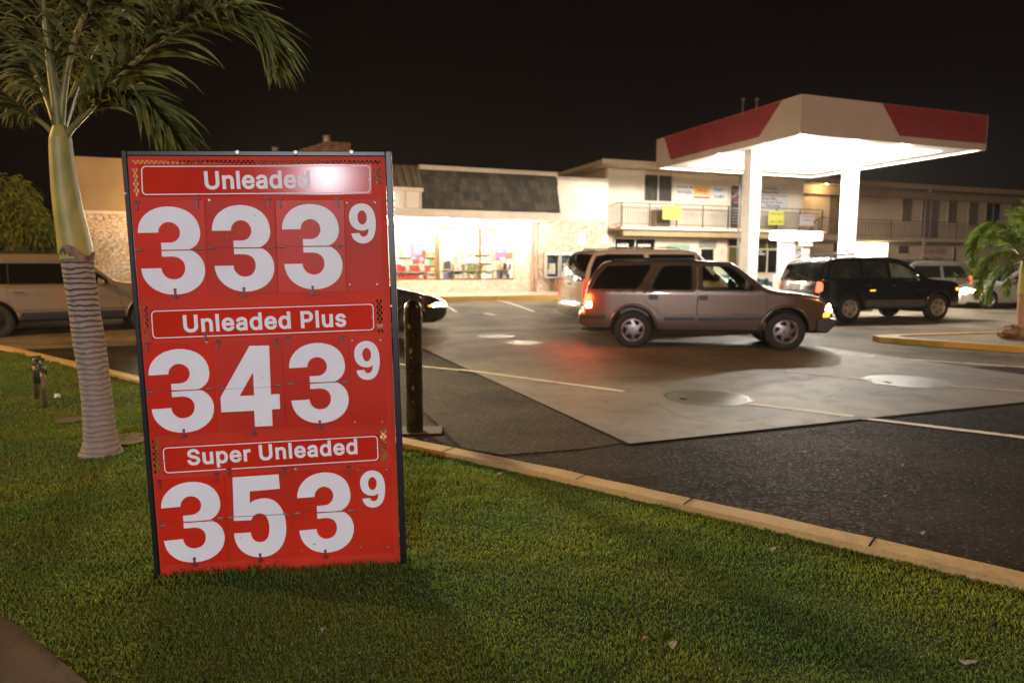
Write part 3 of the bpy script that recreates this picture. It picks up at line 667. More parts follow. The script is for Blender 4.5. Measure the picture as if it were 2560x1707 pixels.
# black frame: uprights, head bar, back panel rails
fl, fr = BL_[0]-.004, BR_[0]+.006
TL_o, TR_o = SP(312, 377), SP(975, 375)
hz = TL_o[1]
def bar(name, x0, x1, z0, z1_, y0=-.012, y1=.055, m=M_BLK): return MB().box(x0, x1, y0, y1, z0, z1_).build(name, m, sign, .003)
bar('frame_upright', TL[0]-.021, TL[0]-.0005, -.05, hz)
bar('frame_upright', TR_[0]+.006, TR_[0]+.033, .0, hz)
bar('frame_head', TL[0]-.0005, TR_[0]+.006, TL[1]+.001, hz-.001)
bar('frame_foot', TL[0]-.0005, TR_[0]+.006, -.04, -.01, .004, .055)
for a in ((967,75),(1440,75),(1893,73)):
    p = z1(*a); MB().cyl((p[0], -.012, p[1]), (p[0], -.022, p[1]), .0105, .008, 14).build('frame_bolt', mat('bolt_pale', (.55,.53,.5), .45, .3), sign)
for a in (z1(56,408), z2(2150,80)):
    MB().cyl((a[0], -.0, a[1]), (a[0], -.02, a[1]), .006, .005, 10).build('frame_bolt', M_STEEL, sign)

# name bands
def word(body, capz, pl, pr, parent, y):
    """letters between the baseline points pl and pr"""
    caph = .556; sc = capz / caph
    adv = 0; pos = []
    for i, ch in enumerate(body):
        if ch == ' ': adv += 215; continue
        pos.append((ch, adv)); adv += GLY[ch][0]
    last = body[-1]; xmin = min(p[0] for l in GLY[body[0]][1] for p in l)
    xmax = pos[-1][1] + max(p[0] for l in GLY[last][1] for p in l)
    Wd = math.hypot(pr[0]-pl[0], pr[1]-pl[1]); raw = (xmax-xmin)/1000*sc
    trk = (Wd-raw)/max(1, len(pos)-1)
    ang = math.atan2(pr[1]-pl[1], pr[0]-pl[0]); ca, sa = math.cos(ang), math.sin(ang)
    for k, (ch, a) in enumerate(pos):
        lo = []
        for l in GLY[ch][1]:
            q = []
            for x, y_ in l:
                X = (x+a-xmin)/1000*sc + trk*k; Z = (y_+24)/1000*sc
                q.append((pl[0]+X*ca-Z*sa, pl[1]+X*sa+Z*ca))
            lo.append(q)
        plate('letter', lo, None, y-.0012, y, M_WHT, parent)
def band(c, body, base, capz):
    (tlx, tlz), (trx, trz), (brx, brz), (blx, blz) = c
    def q(s, t, g=0):                                # bilinear with margin g in metres
        w = trx-tlx; h = tlz-blz; s = (s*w+(-g if s < .5 else g))/w; t = (t*h+(-g if t < .5 else g))/h
        return (tlx*(1-s)*(t)+trx*s*t+blx*(1-s)*(1-t)+brx*s*(1-t), tlz*(1-s)*t+trz*s*t+blz*(1-s)*(1-t)+brz*s*(1-t))
    def rounded(g, r):
        w, h = trx-tlx, tlz-blz; pts = rrect(-g/w, 1+g/w, -g/h, 1+g/h, .2)
        P = []
        for cx, cz, a0 in ((1, 1, 0), (0, 1, 90), (0, 0, 180), (1, 0, 270)):
            for i in range(6):
                a = R(a0+90*i/5)
                u = (cx*w + (g-r if cx else -(g-r)) + r*math.cos(a))/w; t = (cz*h + (g-r if cz else -(g-r)) + r*math.sin(a))/h
                P.append((tlx*(1-u)*t+trx*u*t+blx*(1-u)*(1-t)+brx*u*(1-t), tlz*(1-u)*t+trz*u*t+blz*(1-u)*(1-t)+brz*u*(1-t)))
        return P
    bend = lambda x, z: 0.0
    p = plate('name_band', rounded(.0055, .006), [], -.0085, -.0045, M_REDB, sign)
    plate('border_line', rounded(.0, .018), [rounded(-.0042, .014)], -.0097, -.0086, M_WHT, p)
    word(body, capz, base[0], base[1], p, -.0086)
    for s, t in ((.5, 1.0), (.5, 0.0), (.004, .5), (.992, .5)):
        x, z = q(s, t); MB().cyl((x, -.0098, z), (x, -.0125, z), .0035, .003, 8).build('screw', M_STEEL, p)
    return p
cap = lambda f, x, yb, yt: f(x, yt)[1]-f(x, yb)[1]
BN1 = band((z1(178,183), z1(2046,178), z1(2048,402), z1(186,420)), 'Unleaded', (z1(700,374), z1(1558,362)), cap(z1, 740, 374, 226))
BN2 = band((z2(193,120), z2(2006,62), z2(2012,277), z2(208,347)), 'Unleaded Plus', (z2(462,296), z2(1785,248)), cap(z2, 500, 296, 154))
BN3 = band((z3(222,188), z3(1974,90), z3(1982,290), z3(240,397)), 'Super Unleaded', (z3(428,332), z3(1812,238)), cap(z3, 1040, 276, 148))

# number cards
U3 = path((763,706), ('L',(917,706)), ('C',(917,660),(954,623),(1000,623)), ('C',(1046,623),(1083,660),(1083,706)), ('C',(1083,752),(1046,787),(1000,787)),
          ('L',(932,787)), ('L',(932,844)), ('L',(1145,844)), ('C',(1213,815),(1237,765),(1237,706)), ('C',(1237,580),(1140,500),(1000,500)), ('C',(862,500),(763,590),(763,706)))
L3 = path((932,853), ('L',(1165,853)), ('C',(1222,885),(1255,935),(1255,1005)), ('C',(1255,1125),(1150,1205),(1012,1205)), ('C',(870,1205),(767,1110),(767,990)),
          ('L',(920,990)), ('C',(922,1045),(962,1082),(1012,1082)), ('C',(1065,1082),(1103,1045),(1103,985)), ('C',(1103,930),(1062,898),(1005,898)), ('L',(932,898)))
N9 = path((1887,730), ('L',(1955,728)), ('C',(1960,750),(1972,757),(1988,757)), ('C',(2015,757),(2028,730),(2028,690)), ('C',(2010,705),(1990,710),(1970,707)),
          ('C',(1915,705),(1873,665),(1873,597)), ('C',(1873,530),(1918,487),(1978,487)), ('C',(2050,487),(2090,545),(2090,640)), ('C',(2090,755),(2050,813),(1985,813)), ('C',(1935,813),(1893,785),(1887,730)))
H9 = [(1980+38*math.cos(2*math.pi*i/24), 601+57*math.sin(2*math.pi*i/24)) for i in range(24)]
def fit(P, src, f, dst, tilt=0.0):                    # src/dst: x0,x1,y0,y1 boxes in picture pixels of that zoom
    x0, x1, y0, y1 = src; X0, X1, Y0, Y1 = dst
    ym, xm = (Y0+Y1)/2, (X0+X1)/2
    L, Rr = f(X0, ym)[0], f(X1, ym)[0]; T, B = f(xm, Y0)[1], f(xm, Y1)[1]
    sl = (f(X1, ym)[1]-f(X0, ym)[1])*0
    out = []
    for x, y in P:
        s = (x-x0)/(x1-x0); t = (y-y0)/(y1-y0); X = L+(Rr-L)*s; Z = T+(B-T)*t + tilt*(s-.5)*(Rr-L)
        out.append((X, Z))
    return out
S3, S9 = (763, 1255, 500, 1205), (1873, 2090, 487, 813)
def card(f, quad, y=-.0072):
    P = [f(*p) for p in quad]
    m = [M_REDC, M_REDC2, M_REDC3][int(quad[0][0]*7) % 3]
    c = plate('number_card', P, [], y, -.0045, m, sign)
    cx, cz = sum(p[0] for p in P)/4, sum(p[1] for p in P)/4; rr = random.Random(int(cx*1e4))    # cards hang a touch out of true
    T = Matrix.Translation((cx, 0, cz)); c.matrix_basis = T @ Matrix.Rotation(rr.uniform(-.005, .005), 4, 'X') @ Matrix.Rotation(rr.uniform(-.005, .005), 4, 'Z') @ Matrix.Rotation(rr.uniform(-.003, .003), 4, 'Y') @ T.inverted()
    return c
def digit3(f, quad, box, tilt=0.0):
    c = card(f, quad)
    plate('numeral', fit(U3, S3, f, box, tilt), [], -.0085, -.0073, M_WHT, c); plate('numeral', fit(L3, S3, f, box, tilt), [], -.0085, -.0073, M_WHT, c)
    y = (box[2]+box[3])/2
    a, b = f(quad[0][0]+6, 0)[0], 0
    p, q = f(box[0]-30, y-2), f(box[1]+30, y-8)
    MB().add([(p[0], -.0088, p[1]+.001), (q[0], -.0088, q[1]+.001), (q[0], -.0088, q[1]-.001), (p[0], -.0088, p[1]-.001)], [(0, 1, 2, 3)]).build('card_seam', M_SEAM, c)
def digit9(f, quad, box):
    c = card(f, quad, -.0066)
    plate('numeral', fit(N9, S9, f, box), [fit(H9, S9, f, box)], -.0079, -.0067, M_WHT, c)
    for dx, dy in ((-20, -5), (222, -8), (5, 695), (240, 692)):
        p = f(box[0]+dx*.95, box[2]+dy*(.95 if f is not z3 else .9)); MB().cyl((p[0], -.0066, p[1]), (p[0], -.0095, p[1]), .0045, .0035, 8).build('screw', M_STEEL, c)
digit3(z1, ((125,470),(690,466),(722,1238),(155,1252)), (163,688,512,1230))
digit3(z1, ((706,466),(1262,464),(1292,1216),(738,1232)), (763,1255,500,1205))
digit3(z1, ((1272,464),(1826,460),(1850,1200),(1300,1214)), (1333,1812,492,1187))
digit9(z1, ((1834,455),(2135,452),(2150,1200),(1858,1204)), (1873,2090,487,813))
digit3(z2, ((140,392),(690,374),(735,1108),(180,1140)), (183,697,430,1112), .02)
c4 = card(z2, ((706,372),(1255,358),(1296,1070),(750,1112)))
O4 = [z2(*p) for p in ((995,405),(1155,402),(1170,800),(1240,797),(1245,918),(1178,922),(1183,1055),(1040,1062),(1033,932),(765,945),(760,822))]
plate('numeral', O4, [[z2(*p) for p in ((1025,618),(1033,808),(915,812))]], -.0085, -.0073, M_WHT, c4)
p, q = z2(765, 757), z2(1240, 738)
MB().add([(p[0], -.0088, p[1]+.0007), (q[0], -.0088, q[1]+.0007), (q[0], -.0088, q[1]-.0007), (p[0], -.0088, p[1]-.0007)], [(0, 1, 2, 3)]).build('card_seam', M_SEAM, c4)
digit3(z2, ((1266,350),(1800,344),(1838,1050),(1300,1068)), (1325,1797,380,1035), .015)
digit9(z2, ((1806,340),(2096,338),(2118,1048),(1845,1050)), (1850,2055,365,682))
digit3(z3, ((170,452),(726,420),(765,1112),(215,1145)), (218,720,465,1122), .035)
c5 = card(z3, ((735,418),(1262,385),(1290,1080),(775,1105)))
O5 = path((792,430), ('L',(1168,405)), ('L',(1177,523)), ('L',(932,543)), ('L',(932,640)), ('C',(965,612),(1010,600),(1060,600)), ('C',(1160,600),(1228,700),(1230,845)),
          ('C',(1230,985),(1150,1078),(1015,1078)), ('C',(890,1078),(808,1000),(805,885)), ('L',(940,877)), ('C',(945,925),(970,955),(1018,955)), ('C',(1065,955),(1092,920),(1092,850)),
          ('C',(1092,775),(1068,722),(1015,722)), ('C',(980,722),(955,745),(945,777)), ('L',(803,783)))
plate('numeral', [z3(*p) for p in O5], [], -.0085, -.0073, M_WHT, c5)
p, q = z3(803, 750), z3(1208, 730)
MB().add([(p[0], -.0088, p[1]+.0014), (q[0], -.0088, q[1]+.0014), (q[0], -.0088, q[1]-.0014), (p[0], -.0088, p[1]-.0014)], [(0, 1, 2, 3)]).build('card_seam', M_SEAM, c5)
digit3(z3, ((1272,383),(1790,372),(1822,1062),(1300,1078)), (1325,1775,388,1043), .02)
digit9(z3, ((1797,345),(2085,350),(2108,1040),(1830,1058)), (1833,2035,373,675))
# springs, clips
for f, L in ((z1, ((162,867),(655,857),(752,852),(1233,845),(1327,843),(1790,832))), (z2, ((182,780),(668,752),(767,747),(1235,722),(1325,712),(1772,698))),
             (z3, ((223,820),(693,758),(780,752),(1225,727),(1318,718),(1757,697)))):
    for a in L:
        x, z = f(*a); b = MB()
        for k in range(5): b.cyl((x-.009+k*.0042, -.011, z), (x-.009+k*.0042+.0028, -.011, z), .0052, n=10)
        b.cyl((x-.012, -.011, z), (x+.013, -.011, z), .0035, n=8)
        b.build('spring_catch', M_STEEL, sign)
def clip(f, x, y, up):
    X, Z = f(x, y); s = 1 if up else -1
    b = MB(); b.box(X-.0045, X+.0045, -.013, -.0075, Z-.022, Z+.018); b.box(X-.012, X+.012, -.013, -.0075, Z+s*.014-.004, Z+s*.014+.004)
    b.cyl((X, -.0075, Z-s*.018), (X, -.014, Z-s*.018), .006, n=10)
    b.build('card_clip', M_CLIP, sign)
for f, L in ((z1, ((458,1222),(1018,1212),(1578,1200))), (z2, ((463,1122),(1033,1098),(1570,1050))), (z3, ((484,1118),(1019,1085),(1550,1055)))):
    for a in L: clip(f, *a, False)
for f, L in ((z1, ((145,500),(635,478),(1215,475),(1310,475),(1780,475))), (z2, ((165,410),(638,325),(740,390),(1213,375),(1310,360),(1752,355))), (z3, ((200,480),(665,425),(765,385),(1212,385),(1740,368)))):
    for a in L: clip(f, *a, True)
for f, L in ((z1, ((735,460),)), (z2, ((645,372),)), (z3, ((1305,358),))):
    for a in L:
        x, z = f(*a); MB().cyl((x, -.004, z), (x, -.012, z), .007, .005, 10).build('screw', M_STEEL, sign)

# dirt and smudges where the photograph shows them
M_SMG = mat('sign_smudge', (.55, .42, .20), .7, var=.3, scale=60); M_DIRT = mat('sign_dirt', (.16, .05, .03), .8, var=.3, scale=60)
def smudge(f, x, y, w, h, m, seed):
    r_ = random.Random(seed); X, Z = f(x, y); n = 9
    L = [(X+w*math.cos(2*math.pi*i/n)*r_.uniform(.5, 1.1), -.0102, Z+h*math.sin(2*math.pi*i/n)*r_.uniform(.5, 1.1)) for i in range(n)]
    MB().add(L, [tuple(range(n))]).build('smudge', m, sign)
for i, a in enumerate(((z3,1458,972,.009,.005),(z3,1355,1025,.003,.003),(z3,1080,1125,.004,.003),(z1,878,760,.0015,.006),(z2,1312,395,.004,.006))): smudge(*a, M_SMG, i)
rs = random.Random(8)
for i in range(26):
    f = rs.choice((z1, z2, z3)); smudge(f, rs.uniform(170, 2090), rs.uniform(440, 1180) if f is not z2 else rs.uniform(380, 1090), rs.uniform(.0008, .003), rs.uniform(.0008, .004), M_DIRT, 100+i)

# ================================================================== BOLLARD
bp_ = G(1034, 1085)
t = thing('bollard', 'scuffed black steel bollard with domed top standing beside the kerb behind the price sign', 'bollard', (bp_.x, bp_.y+.08, 0))
M_BPOST = mat('black_pipe_paint', (.022, .020, .018), .32, var=.3, scale=7, bump=.15, bscale=40, rvar=.12)
r = .078
MB().lathe([(r, 0), (r, 1.14)] + [(r*math.cos(R(a)), 1.14+r*1.0*math.sin(R(a))) for a in range(10, 91, 10)], n=28).build('post', M_BPOST, t)
M_CHIP = mat('chipped_paint', (.42, .40, .40), .6, var=.3, scale=60)
for zc, an, w, h in ((.98,-1.9,.02,.028),(.76,-1.75,.016,.035),(.70,-1.68,.009,.014),(.58,-1.7,.007,.008),(.42,-1.55,.014,.03),(.30,-1.6,.007,.010),(.90,-1.45,.006,.012)):
    b = MB(); L = []; n = 9
    for i in range(n):
        q = 2*math.pi*i/n; k = random.uniform(.5, 1.15)
        a = an+math.cos(q)*w*k/r; L.append(((r+.0012)*math.cos(a), (r+.0012)*math.sin(a), zc+math.sin(q)*h*k))
    b.add(L, [tuple(range(n))]); b.build('paint_chip', M_CHIP, t)
b = MB(); b.prism([(-.25,-.14),(.26,-.10),(.24,.20),(-.22,.18)], -.02, .012, 'z'); b.build('footing', M_WALK, t, .006)

# ================================================================== YARD PIPEWORK (left lawn)
t0 = G(85, 1000, LZ); a0 = G(92, 995, LZ); a1 = G(128, 1033, LZ)
t = thing('backflow_valve', 'small brown pipe valve on two stubby legs in the lawn left of the palm', 'valve', (a0.x, a0.y, LZ-.02))
M_PIPE = mat('dull_pipe', (.20, .13, .07), .5, .5, .25, 20); M_VALVE = mat('valve_cast', (.055, .05, .04), .45, .4, .3, 30, .2)
d = Vector((a1.x-a0.x-.0, a1.y-a0.y, 0)); d = d.normalized()*.62; h = .36
for k, q in enumerate((Vector((0, 0, 0)), d)):
    MB().tube([q, q+Vector((0, 0, h-.03)), q+d.normalized()*(.03 if k == 0 else -.03)+Vector((0, 0, h))], .022, 10).build('leg_pipe', M_PIPE, t)
b = MB(); b.tube([d*.04+Vector((0,0,h)), d*.96+Vector((0,0,h))], .024, 10)
for f in (.18, .36, .58, .78): b.cyl(d*f+Vector((0,0,h))-d.normalized()*.03, d*f+Vector((0,0,h))+d.normalized()*.03, .05, n=12)
b.cyl(d*.3+Vector((0,0,h-.02)), d*.3+Vector((0,0,h+.12)), .045, .03, 12); b.cyl(d*.55+Vector((0,0,h+.06)), d*.55+Vector((0,0,h-.13)), .06, .05, 12)
b.cyl(d*.7+Vector((0,0,h)), d*.7+Vector((0,0,h+.08)), .03, .02, 10)
b.build('valve_body', M_VALVE, t)
for f in (.3, .7):
    MB().cyl(d*f+Vector((-.05,0,h+.13)), d*f+Vector((.05,0,h+.13)), .012, n=8).build('lever', M_VALVE, t)
p = G(143, 991, LZ)
tag(MB().lathe([(0.0001,.035),(.022,.03),(.03,.0),(.03,-.02)], (p.x, p.y, LZ), n=14).build('marker_cap', mat('white_cap', (.8,.78,.7), .4)), 'little round white cap in the grass beside the pipe valve', 'cap')
# bare earth patches in the turf
for (a, b_, s, nm) in ((170,1052,.12,0),(318,1098,.22,1)):
    p = G(a, b_, LZ); L = [(p.x+s*math.cos(q)*random.uniform(.7,1.15), p.y+s*1.1*math.sin(q)*random.uniform(.7,1.15)) for q in [2*math.pi*i/16 for i in range(16)]]
    sheet('bare_earth', L, .108, mat('bare_earth', (.09, .05, .028), .95, var=.25, scale=14, bump=.5), kind='structure')
# ================================================================== CANOPY AND PUMP ISLAND
M_CREAM = mat('canopy_cream_panel', (.46, .385, .33), .45, var=.05, scale=1.2)
M_CRED = mat('canopy_red_band', (.24, .024, .030), .45, var=.08, scale=1.2)
M_CEIL = mat('canopy_white_soffit', (.86, .86, .84), .5, var=.03)
M_LENS = glow('lamp_lens', (1.0, .97, .90), 22.0)
CS_ = 1.19
cn = [to_site(Vector(p)*CS_) for p in ((6.698,16.303,0), (4.422,21.902,0), (12.57,18.591,0))]
cu0, cv0 = cn[0][0], cn[0][1]; cu1 = cn[2][0]; cv1 = cn[1][1]
print('canopy site', cu0, cu1, cv0, cv1)
ZB, ZT = 1.5+3.1*CS_, 1.5+4.0*CS_
can = site('fuel_canopy', 'flat square fuel station canopy with cream and red fascia glowing white underneath', 'canopy', (cu0+cu1)/2, (cv0+cv1)/2, 0)
F = .08
fz0, fz1 = ZB, ZT
def fascia(axis, a0, a1, c, out, red):               # a vertical panel; red: list of outline points (along, z)
    m = MB()
    if axis == 'u':
        m.prism([(a0, fz0), (a1, fz0), (a1, fz1), (a0, fz1)], c, c+F*out, 'y')
        p = m.build('fascia', M_CREAM, can)
        MB().prism(red, c-out*.004, c-out*.0, 'y').build('red_band', M_CRED, p)
    else:
        m.prism([(a0, fz0), (a1, fz0), (a1, fz1), (a0, fz1)], c, c+F*out, 'x')
        p = m.build('fascia', M_CREAM, can)
        MB().prism(red, c-out*.004, c, 'x').build('red_band', M_CRED, p)
# front (facing the road) runs along u; left side runs along v
fascia('u', cu0, cu1, cv0, 1, [(cu0+(cu1-cu0)*.40, ZT-.01), (cu1-.03, ZT-.01), (cu1-.03, ZB+.20), (cu0+(cu1-cu0)*.50, ZB+.20)])
fascia('v', cv0+F+.002, cv1-F-.002, cu0, 1, [(cv0+(cv1-cv0)*.09+.1, ZT-.01), (cv1-.50, ZT-.01), (cv1-.95, ZB+.20), (cv0+(cv1-cv0)*.23, ZB+.20)])
fascia('u', cu0, cu1, cv1, -1, [(cu0+1, ZT-.01), (cu1-1, ZT-.01), (cu1-1.3, ZB+.2), (cu0+1.3, ZB+.2)])
fascia('v', cv0+F+.002, cv1-F-.002, cu1, -1, [(cv0+1, ZT-.01), (cv1-1, ZT-.01), (cv1-1.3, ZB+.2), (cv0+1.3, ZB+.2)])
MB().box(cu0+.02, cu1-.02, cv0+.02, cv1-.02, ZT-.06, ZT-.03).build('roof_deck', mat('deck_grey', (.3,.28,.26), .8), can)
# soffit: a sloped rim rising to the flat ceiling
CE = ZB+.22
b = MB(); i0, i1, j0, j1 = cu0+F, cu1-F, cv0+F, cv1-F; s = .75
zr_ = ZB+.06                                                       # a flat outer ring, then a step up to the lit ceiling
b.quad((i0,j0,zr_),(i1,j0,zr_),(i1-s,j0+s,zr_),(i0+s,j0+s,zr_)); b.quad((i1,j0,zr_),(i1,j1,zr_),(i1-s,j1-s,zr_),(i1-s,j0+s,zr_))
b.quad((i1,j1,zr_),(i0,j1,zr_),(i0+s,j1-s,zr_),(i1-s,j1-s,zr_)); b.quad((i0,j1,zr_),(i0,j0,zr_),(i0+s,j0+s,zr_),(i0+s,j1-s,zr_))
b.build('soffit_rim', mat('soffit_rim_shaded', (.60,.56,.50), .6, var=.03), can)  # ring coloured greyer than the ceiling to imitate its weaker light
b = MB(); b.quad((i0+s,j0+s,CE),(i0+s,j1-s,CE),(i1-s,j1-s,CE),(i1-s,j0+s,CE))
b.quad((i0+s,j0+s,zr_),(i1-s,j0+s,zr_),(i1-s,j0+s,CE),(i0+s,j0+s,CE)); b.quad((i1-s,j0+s,zr_),(i1-s,j1-s,zr_),(i1-s,j1-s,CE),(i1-s,j0+s,CE))
b.quad((i1-s,j1-s,zr_),(i0+s,j1-s,zr_),(i0+s,j1-s,CE),(i1-s,j1-s,CE)); b.quad((i0+s,j1-s,zr_),(i0+s,j0+s,zr_),(i0+s,j0+s,CE),(i0+s,j1-s,CE))
b.build('soffit', M_CEIL, can)
pil = [to_site(Vector(p)*CS_) for p in ((6.53,18.95,0), (9.83,20.23,0))]
M_PIL = mat('pillar_white', (.82,.82,.80), .4, var=.04)
for q in pil:
    MB().box(q[0]-.20, q[0]+.20, q[1]-.20, q[1]+.20, 0.02, CE-.002).build('pillar', M_PIL, can, .015)
CANL = []
for a in (.22, .5, .78):
    for c in (.22, .5, .78):
        u, v = cu0+(cu1-cu0)*a, cv0+(cv1-cv0)*c
        if a == .5 and c == .5: continue
        f = MB().box(u-.28, u+.28, v-.28, v+.28, CE-.03, CE-.001).build('light_housing', M_CEIL, can)
        MB().box(u-.22, u+.22, v-.22, v+.22, CE-.10, CE-.031).build('lens', M_LENS, f)
        CANL.append((u, v, ZB+.0))
for i, (u, v, z) in enumerate(CANL):
    lamp('canopy_lamp', SW(u, v, z), (2300, 700, 800, 400, 800, 400, 700, 700)[i], (1.0, .95, .85), .14)

# island kerb with pump and lit topper
uc, vc = (pil[0][0]+pil[1][0])/2, (pil[0][1]+pil[1][1])/2
isl = MB(); L = rrect(pil[0][0]-1.0, pil[1][0]+1.0, vc-.55, vc+.55, .4)
struct(isl.prism(L, 0.0, .15, 'z').build('pump_island', M_CONC)); o = [x for x in S.objects if x.name == 'pump_island'][0]
o.rotation_euler = (0, 0, TH)
def at_v(px_, py_, v): return UZ(px_, py_, v)
pvp = vc
tl, br = at_v(1932, 577, pvp), at_v(2048, 602, pvp)
t = site('fuel_pump', 'glowing white fuel pump with a lit T shaped topper and red end under the canopy', 'fuel pump', (tl[0]+br[0])/2, pvp, .15)
M_TOP = glow('lit_topper', (1.0, .98, .94), 5.5); M_TRED = glow('lit_topper_red', (.9, .10, .08), 1.3)
M_PW = mat('pump_white', (.80,.79,.76), .35, var=.04); M_PG = mat('pump_grey', (.22,.22,.23), .4)
cutu = at_v(2006, 590, pvp)[0]
tp = MB().box(tl[0], br[0], pvp-.16, pvp+.16, br[1], tl[1]).build('topper', M_TOP, t, .03)
MB().box(cutu, br[0]+.01, pvp-.164, pvp-.1635, tl[1]-.09, tl[1]-.04).build('red_stripe', M_TRED, tp)
MB().box(cutu, br[0]+.01, pvp-.164, pvp-.1635, br[1]+.10, br[1]+.14).build('red_stripe', M_TRED, tp)
a, b_ = at_v(1947, 620, pvp)[0], at_v(1983, 620, pvp)[0]
body = MB().box(a, b_, pvp-.08, pvp+.08, .15, br[1]-.001).build('column', M_PW, t, .01)
a2, b2 = at_v(2005, 620, pvp)[0], at_v(2022, 620, pvp)[0]
MB().box(a2, b2, pvp-.05, pvp+.05, .15, br[1]-.20).build('column', M_PW, t, .01)
MB().box(a2-.07, b2+.08, pvp-.1, pvp+.1, br[1]-.20, br[1]-.002).build('bracket', M_PW, t, .02)
bodyb = MB().box(a+.02, b2+.25, pvp-.26, pvp+.26, .152, 1.25).build('cabinet', M_PW, t, .02)
MB().box(a+.55, b2+.1, pvp-.272, pvp-.262, .80, 1.1).build('display', M_PG, bodyb)
tag(MB().box(0, .38, 0, .02, 0, .5).build('pump_poster', mat('poster_grey', (.36,.34,.33), .5, var=.4, scale=9)), 'dark poster hanging between the two columns of the fuel pump', 'poster')
o = S.objects['pump_poster']; p = SW(b_+.005, pvp+.02); o.location = (p.x, p.y, 1.62); o.rotation_euler = (0, 0, TH)

# ================================================================== STORE
VF, VW, VK = 25.5, 26.9, 23.1                        # fascia plane, wall plane, kerb plane
FZ = .52
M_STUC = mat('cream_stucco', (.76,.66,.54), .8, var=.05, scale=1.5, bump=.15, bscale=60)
M_TRIM = mat('cream_trim', (.70,.60,.48), .6, var=.05, scale=3)
def stone_mat():
    m = bpy.data.materials.new('flagstone_wall'); m.use_nodes = True
    n, l = m.node_tree.nodes, m.node_tree.links; b = n['Principled BSDF']; b.inputs['Roughness'].default_value = .8
    t = n.new('ShaderNodeTexCoord'); mp = n.new('ShaderNodeMapping'); mp.inputs['Scale'].default_value = (1.7, 1.7, 2.6)
    ns = n.new('ShaderNodeTexNoise'); ns.inputs['Scale'].default_value = 1.6
    va = n.new('ShaderNodeMixRGB'); va.inputs[0].default_value = .22
    l.new(t.outputs['Object'], mp.inputs[0]); l.new(mp.outputs[0], va.inputs[1]); l.new(t.outputs['Object'], ns.inputs['Vector']); l.new(ns.outputs['Color'], va.inputs[2])
    v1 = n.new('ShaderNodeTexVoronoi'); v1.feature = 'DISTANCE_TO_EDGE'; v2 = n.new('ShaderNodeTexVoronoi')
    l.new(va.outputs[0], v1.inputs['Vector']); l.new(va.outputs[0], v2.inputs['Vector'])
    rm = n.new('ShaderNodeMapRange'); rm.inputs['From Max'].default_value = .07; l.new(v1.outputs['Distance'], rm.inputs['Value'])
    c = n.new('ShaderNodeMix'); c.data_type = 'RGBA'; c.inputs['A'].default_value = (.64,.50,.38,1); c.inputs['B'].default_value = (.76,.65,.53,1)
    sp = n.new('ShaderNodeSeparateColor'); l.new(v2.outputs['Color'], sp.inputs[0]); l.new(sp.outputs[0], c.inputs['Factor'])
    g_ = n.new('ShaderNodeMix'); g_.data_type = 'RGBA'; g_.inputs['A'].default_value = (.44,.32,.23,1); l.new(c.outputs['Result'], g_.inputs['B']); l.new(rm.outputs[0], g_.inputs['Factor'])
    l.new(g_.outputs['Result'], b.inputs['Base Color'])
    bp = n.new('ShaderNodeBump'); bp.inputs['Strength'].default_value = .9; bp.inputs['Distance'].default_value = .05; l.new(rm.outputs[0], bp.inputs['Height']); l.new(bp.outputs[0], b.inputs['Normal'])
    return m
M_STONE = stone_mat()
def shake_mat():
    m = bpy.data.materials.new('shake_roof'); m.use_nodes = True
    n, l = m.node_tree.nodes, m.node_tree.links; b = n['Principled BSDF']; b.inputs['Roughness'].default_value = .75
    t = n.new('ShaderNodeTexCoord'); sx_ = n.new('ShaderNodeSeparateXYZ'); cb = n.new('ShaderNodeCombineXYZ')
    l.new(t.outputs['Object'], sx_.inputs[0]); l.new(sx_.outputs['X'], cb.inputs[0]); l.new(sx_.outputs['Z'], cb.inputs[1])
    br_ = n.new('ShaderNodeTexBrick'); br_.inputs['Scale'].default_value = 1; br_.inputs['Brick Width'].default_value = .22; br_.inputs['Row Height'].default_value = .30
    br_.inputs['Mortar Size'].default_value = .008; br_.inputs['Color1'].default_value = (.030,.022,.013,1); br_.inputs['Color2'].default_value = (.075,.058,.036,1); br_.inputs['Mortar'].default_value = (.03,.02,.012,1)
    br_.offset = .37; br_.inputs['Bias'].default_value = -.1
    l.new(cb.outputs[0], br_.inputs['Vector'])
    ns = n.new('ShaderNodeTexNoise'); ns.inputs['Scale'].default_value = 2.5; ns.inputs['Detail'].default_value = 6; l.new(cb.outputs[0], ns.inputs['Vector'])
    mx = n.new('ShaderNodeMix'); mx.data_type = 'RGBA'; mx.blend_type = 'MULTIPLY'; mx.inputs['Factor'].default_value = .8; l.new(br_.outputs['Color'], mx.inputs['A'])
    r = n.new('ShaderNodeValToRGB'); r.color_ramp.elements[0].position = .3; r.color_ramp.elements[0].color = (.55,.55,.5,1); r.color_ramp.elements[1].position = .7; r.color_ramp.elements[1].color = (1.5,1.45,1.3,1)
    l.new(ns.outputs['Fac'], r.inputs[0]); l.new(r.outputs[0], mx.inputs['B']); l.new(mx.outputs['Result'], b.inputs['Base Color'])
    bp = n.new('ShaderNodeBump'); bp.inputs['Strength'].default_value = .8; bp.inputs['Distance'].default_value = .04; l.new(br_.outputs['Color'], bp.inputs['Height']); l.new(bp.outputs[0], b.inputs['Normal'])
    return m
M_SHAKE = shake_mat()
uL = UZ(200, 600, VW)[0]; uWin1 = UZ(1286, 640, VW)[0]; uEnd = UZ(1518, 600, VW)[0]; uFe = UZ(1399, 530, VF)[0]
print('store u', uL, uWin1, uEnd, uFe)
store = site('corner_store', 'brightly lit corner store with stone walls, shingled mansard roof and big front windows', 'store', uL, VW, FZ)
uWin0 = UZ(640, 640, VW)[0]
zs = UZ(1120, 700.5, VW)[1]; zt = FZ+2.75
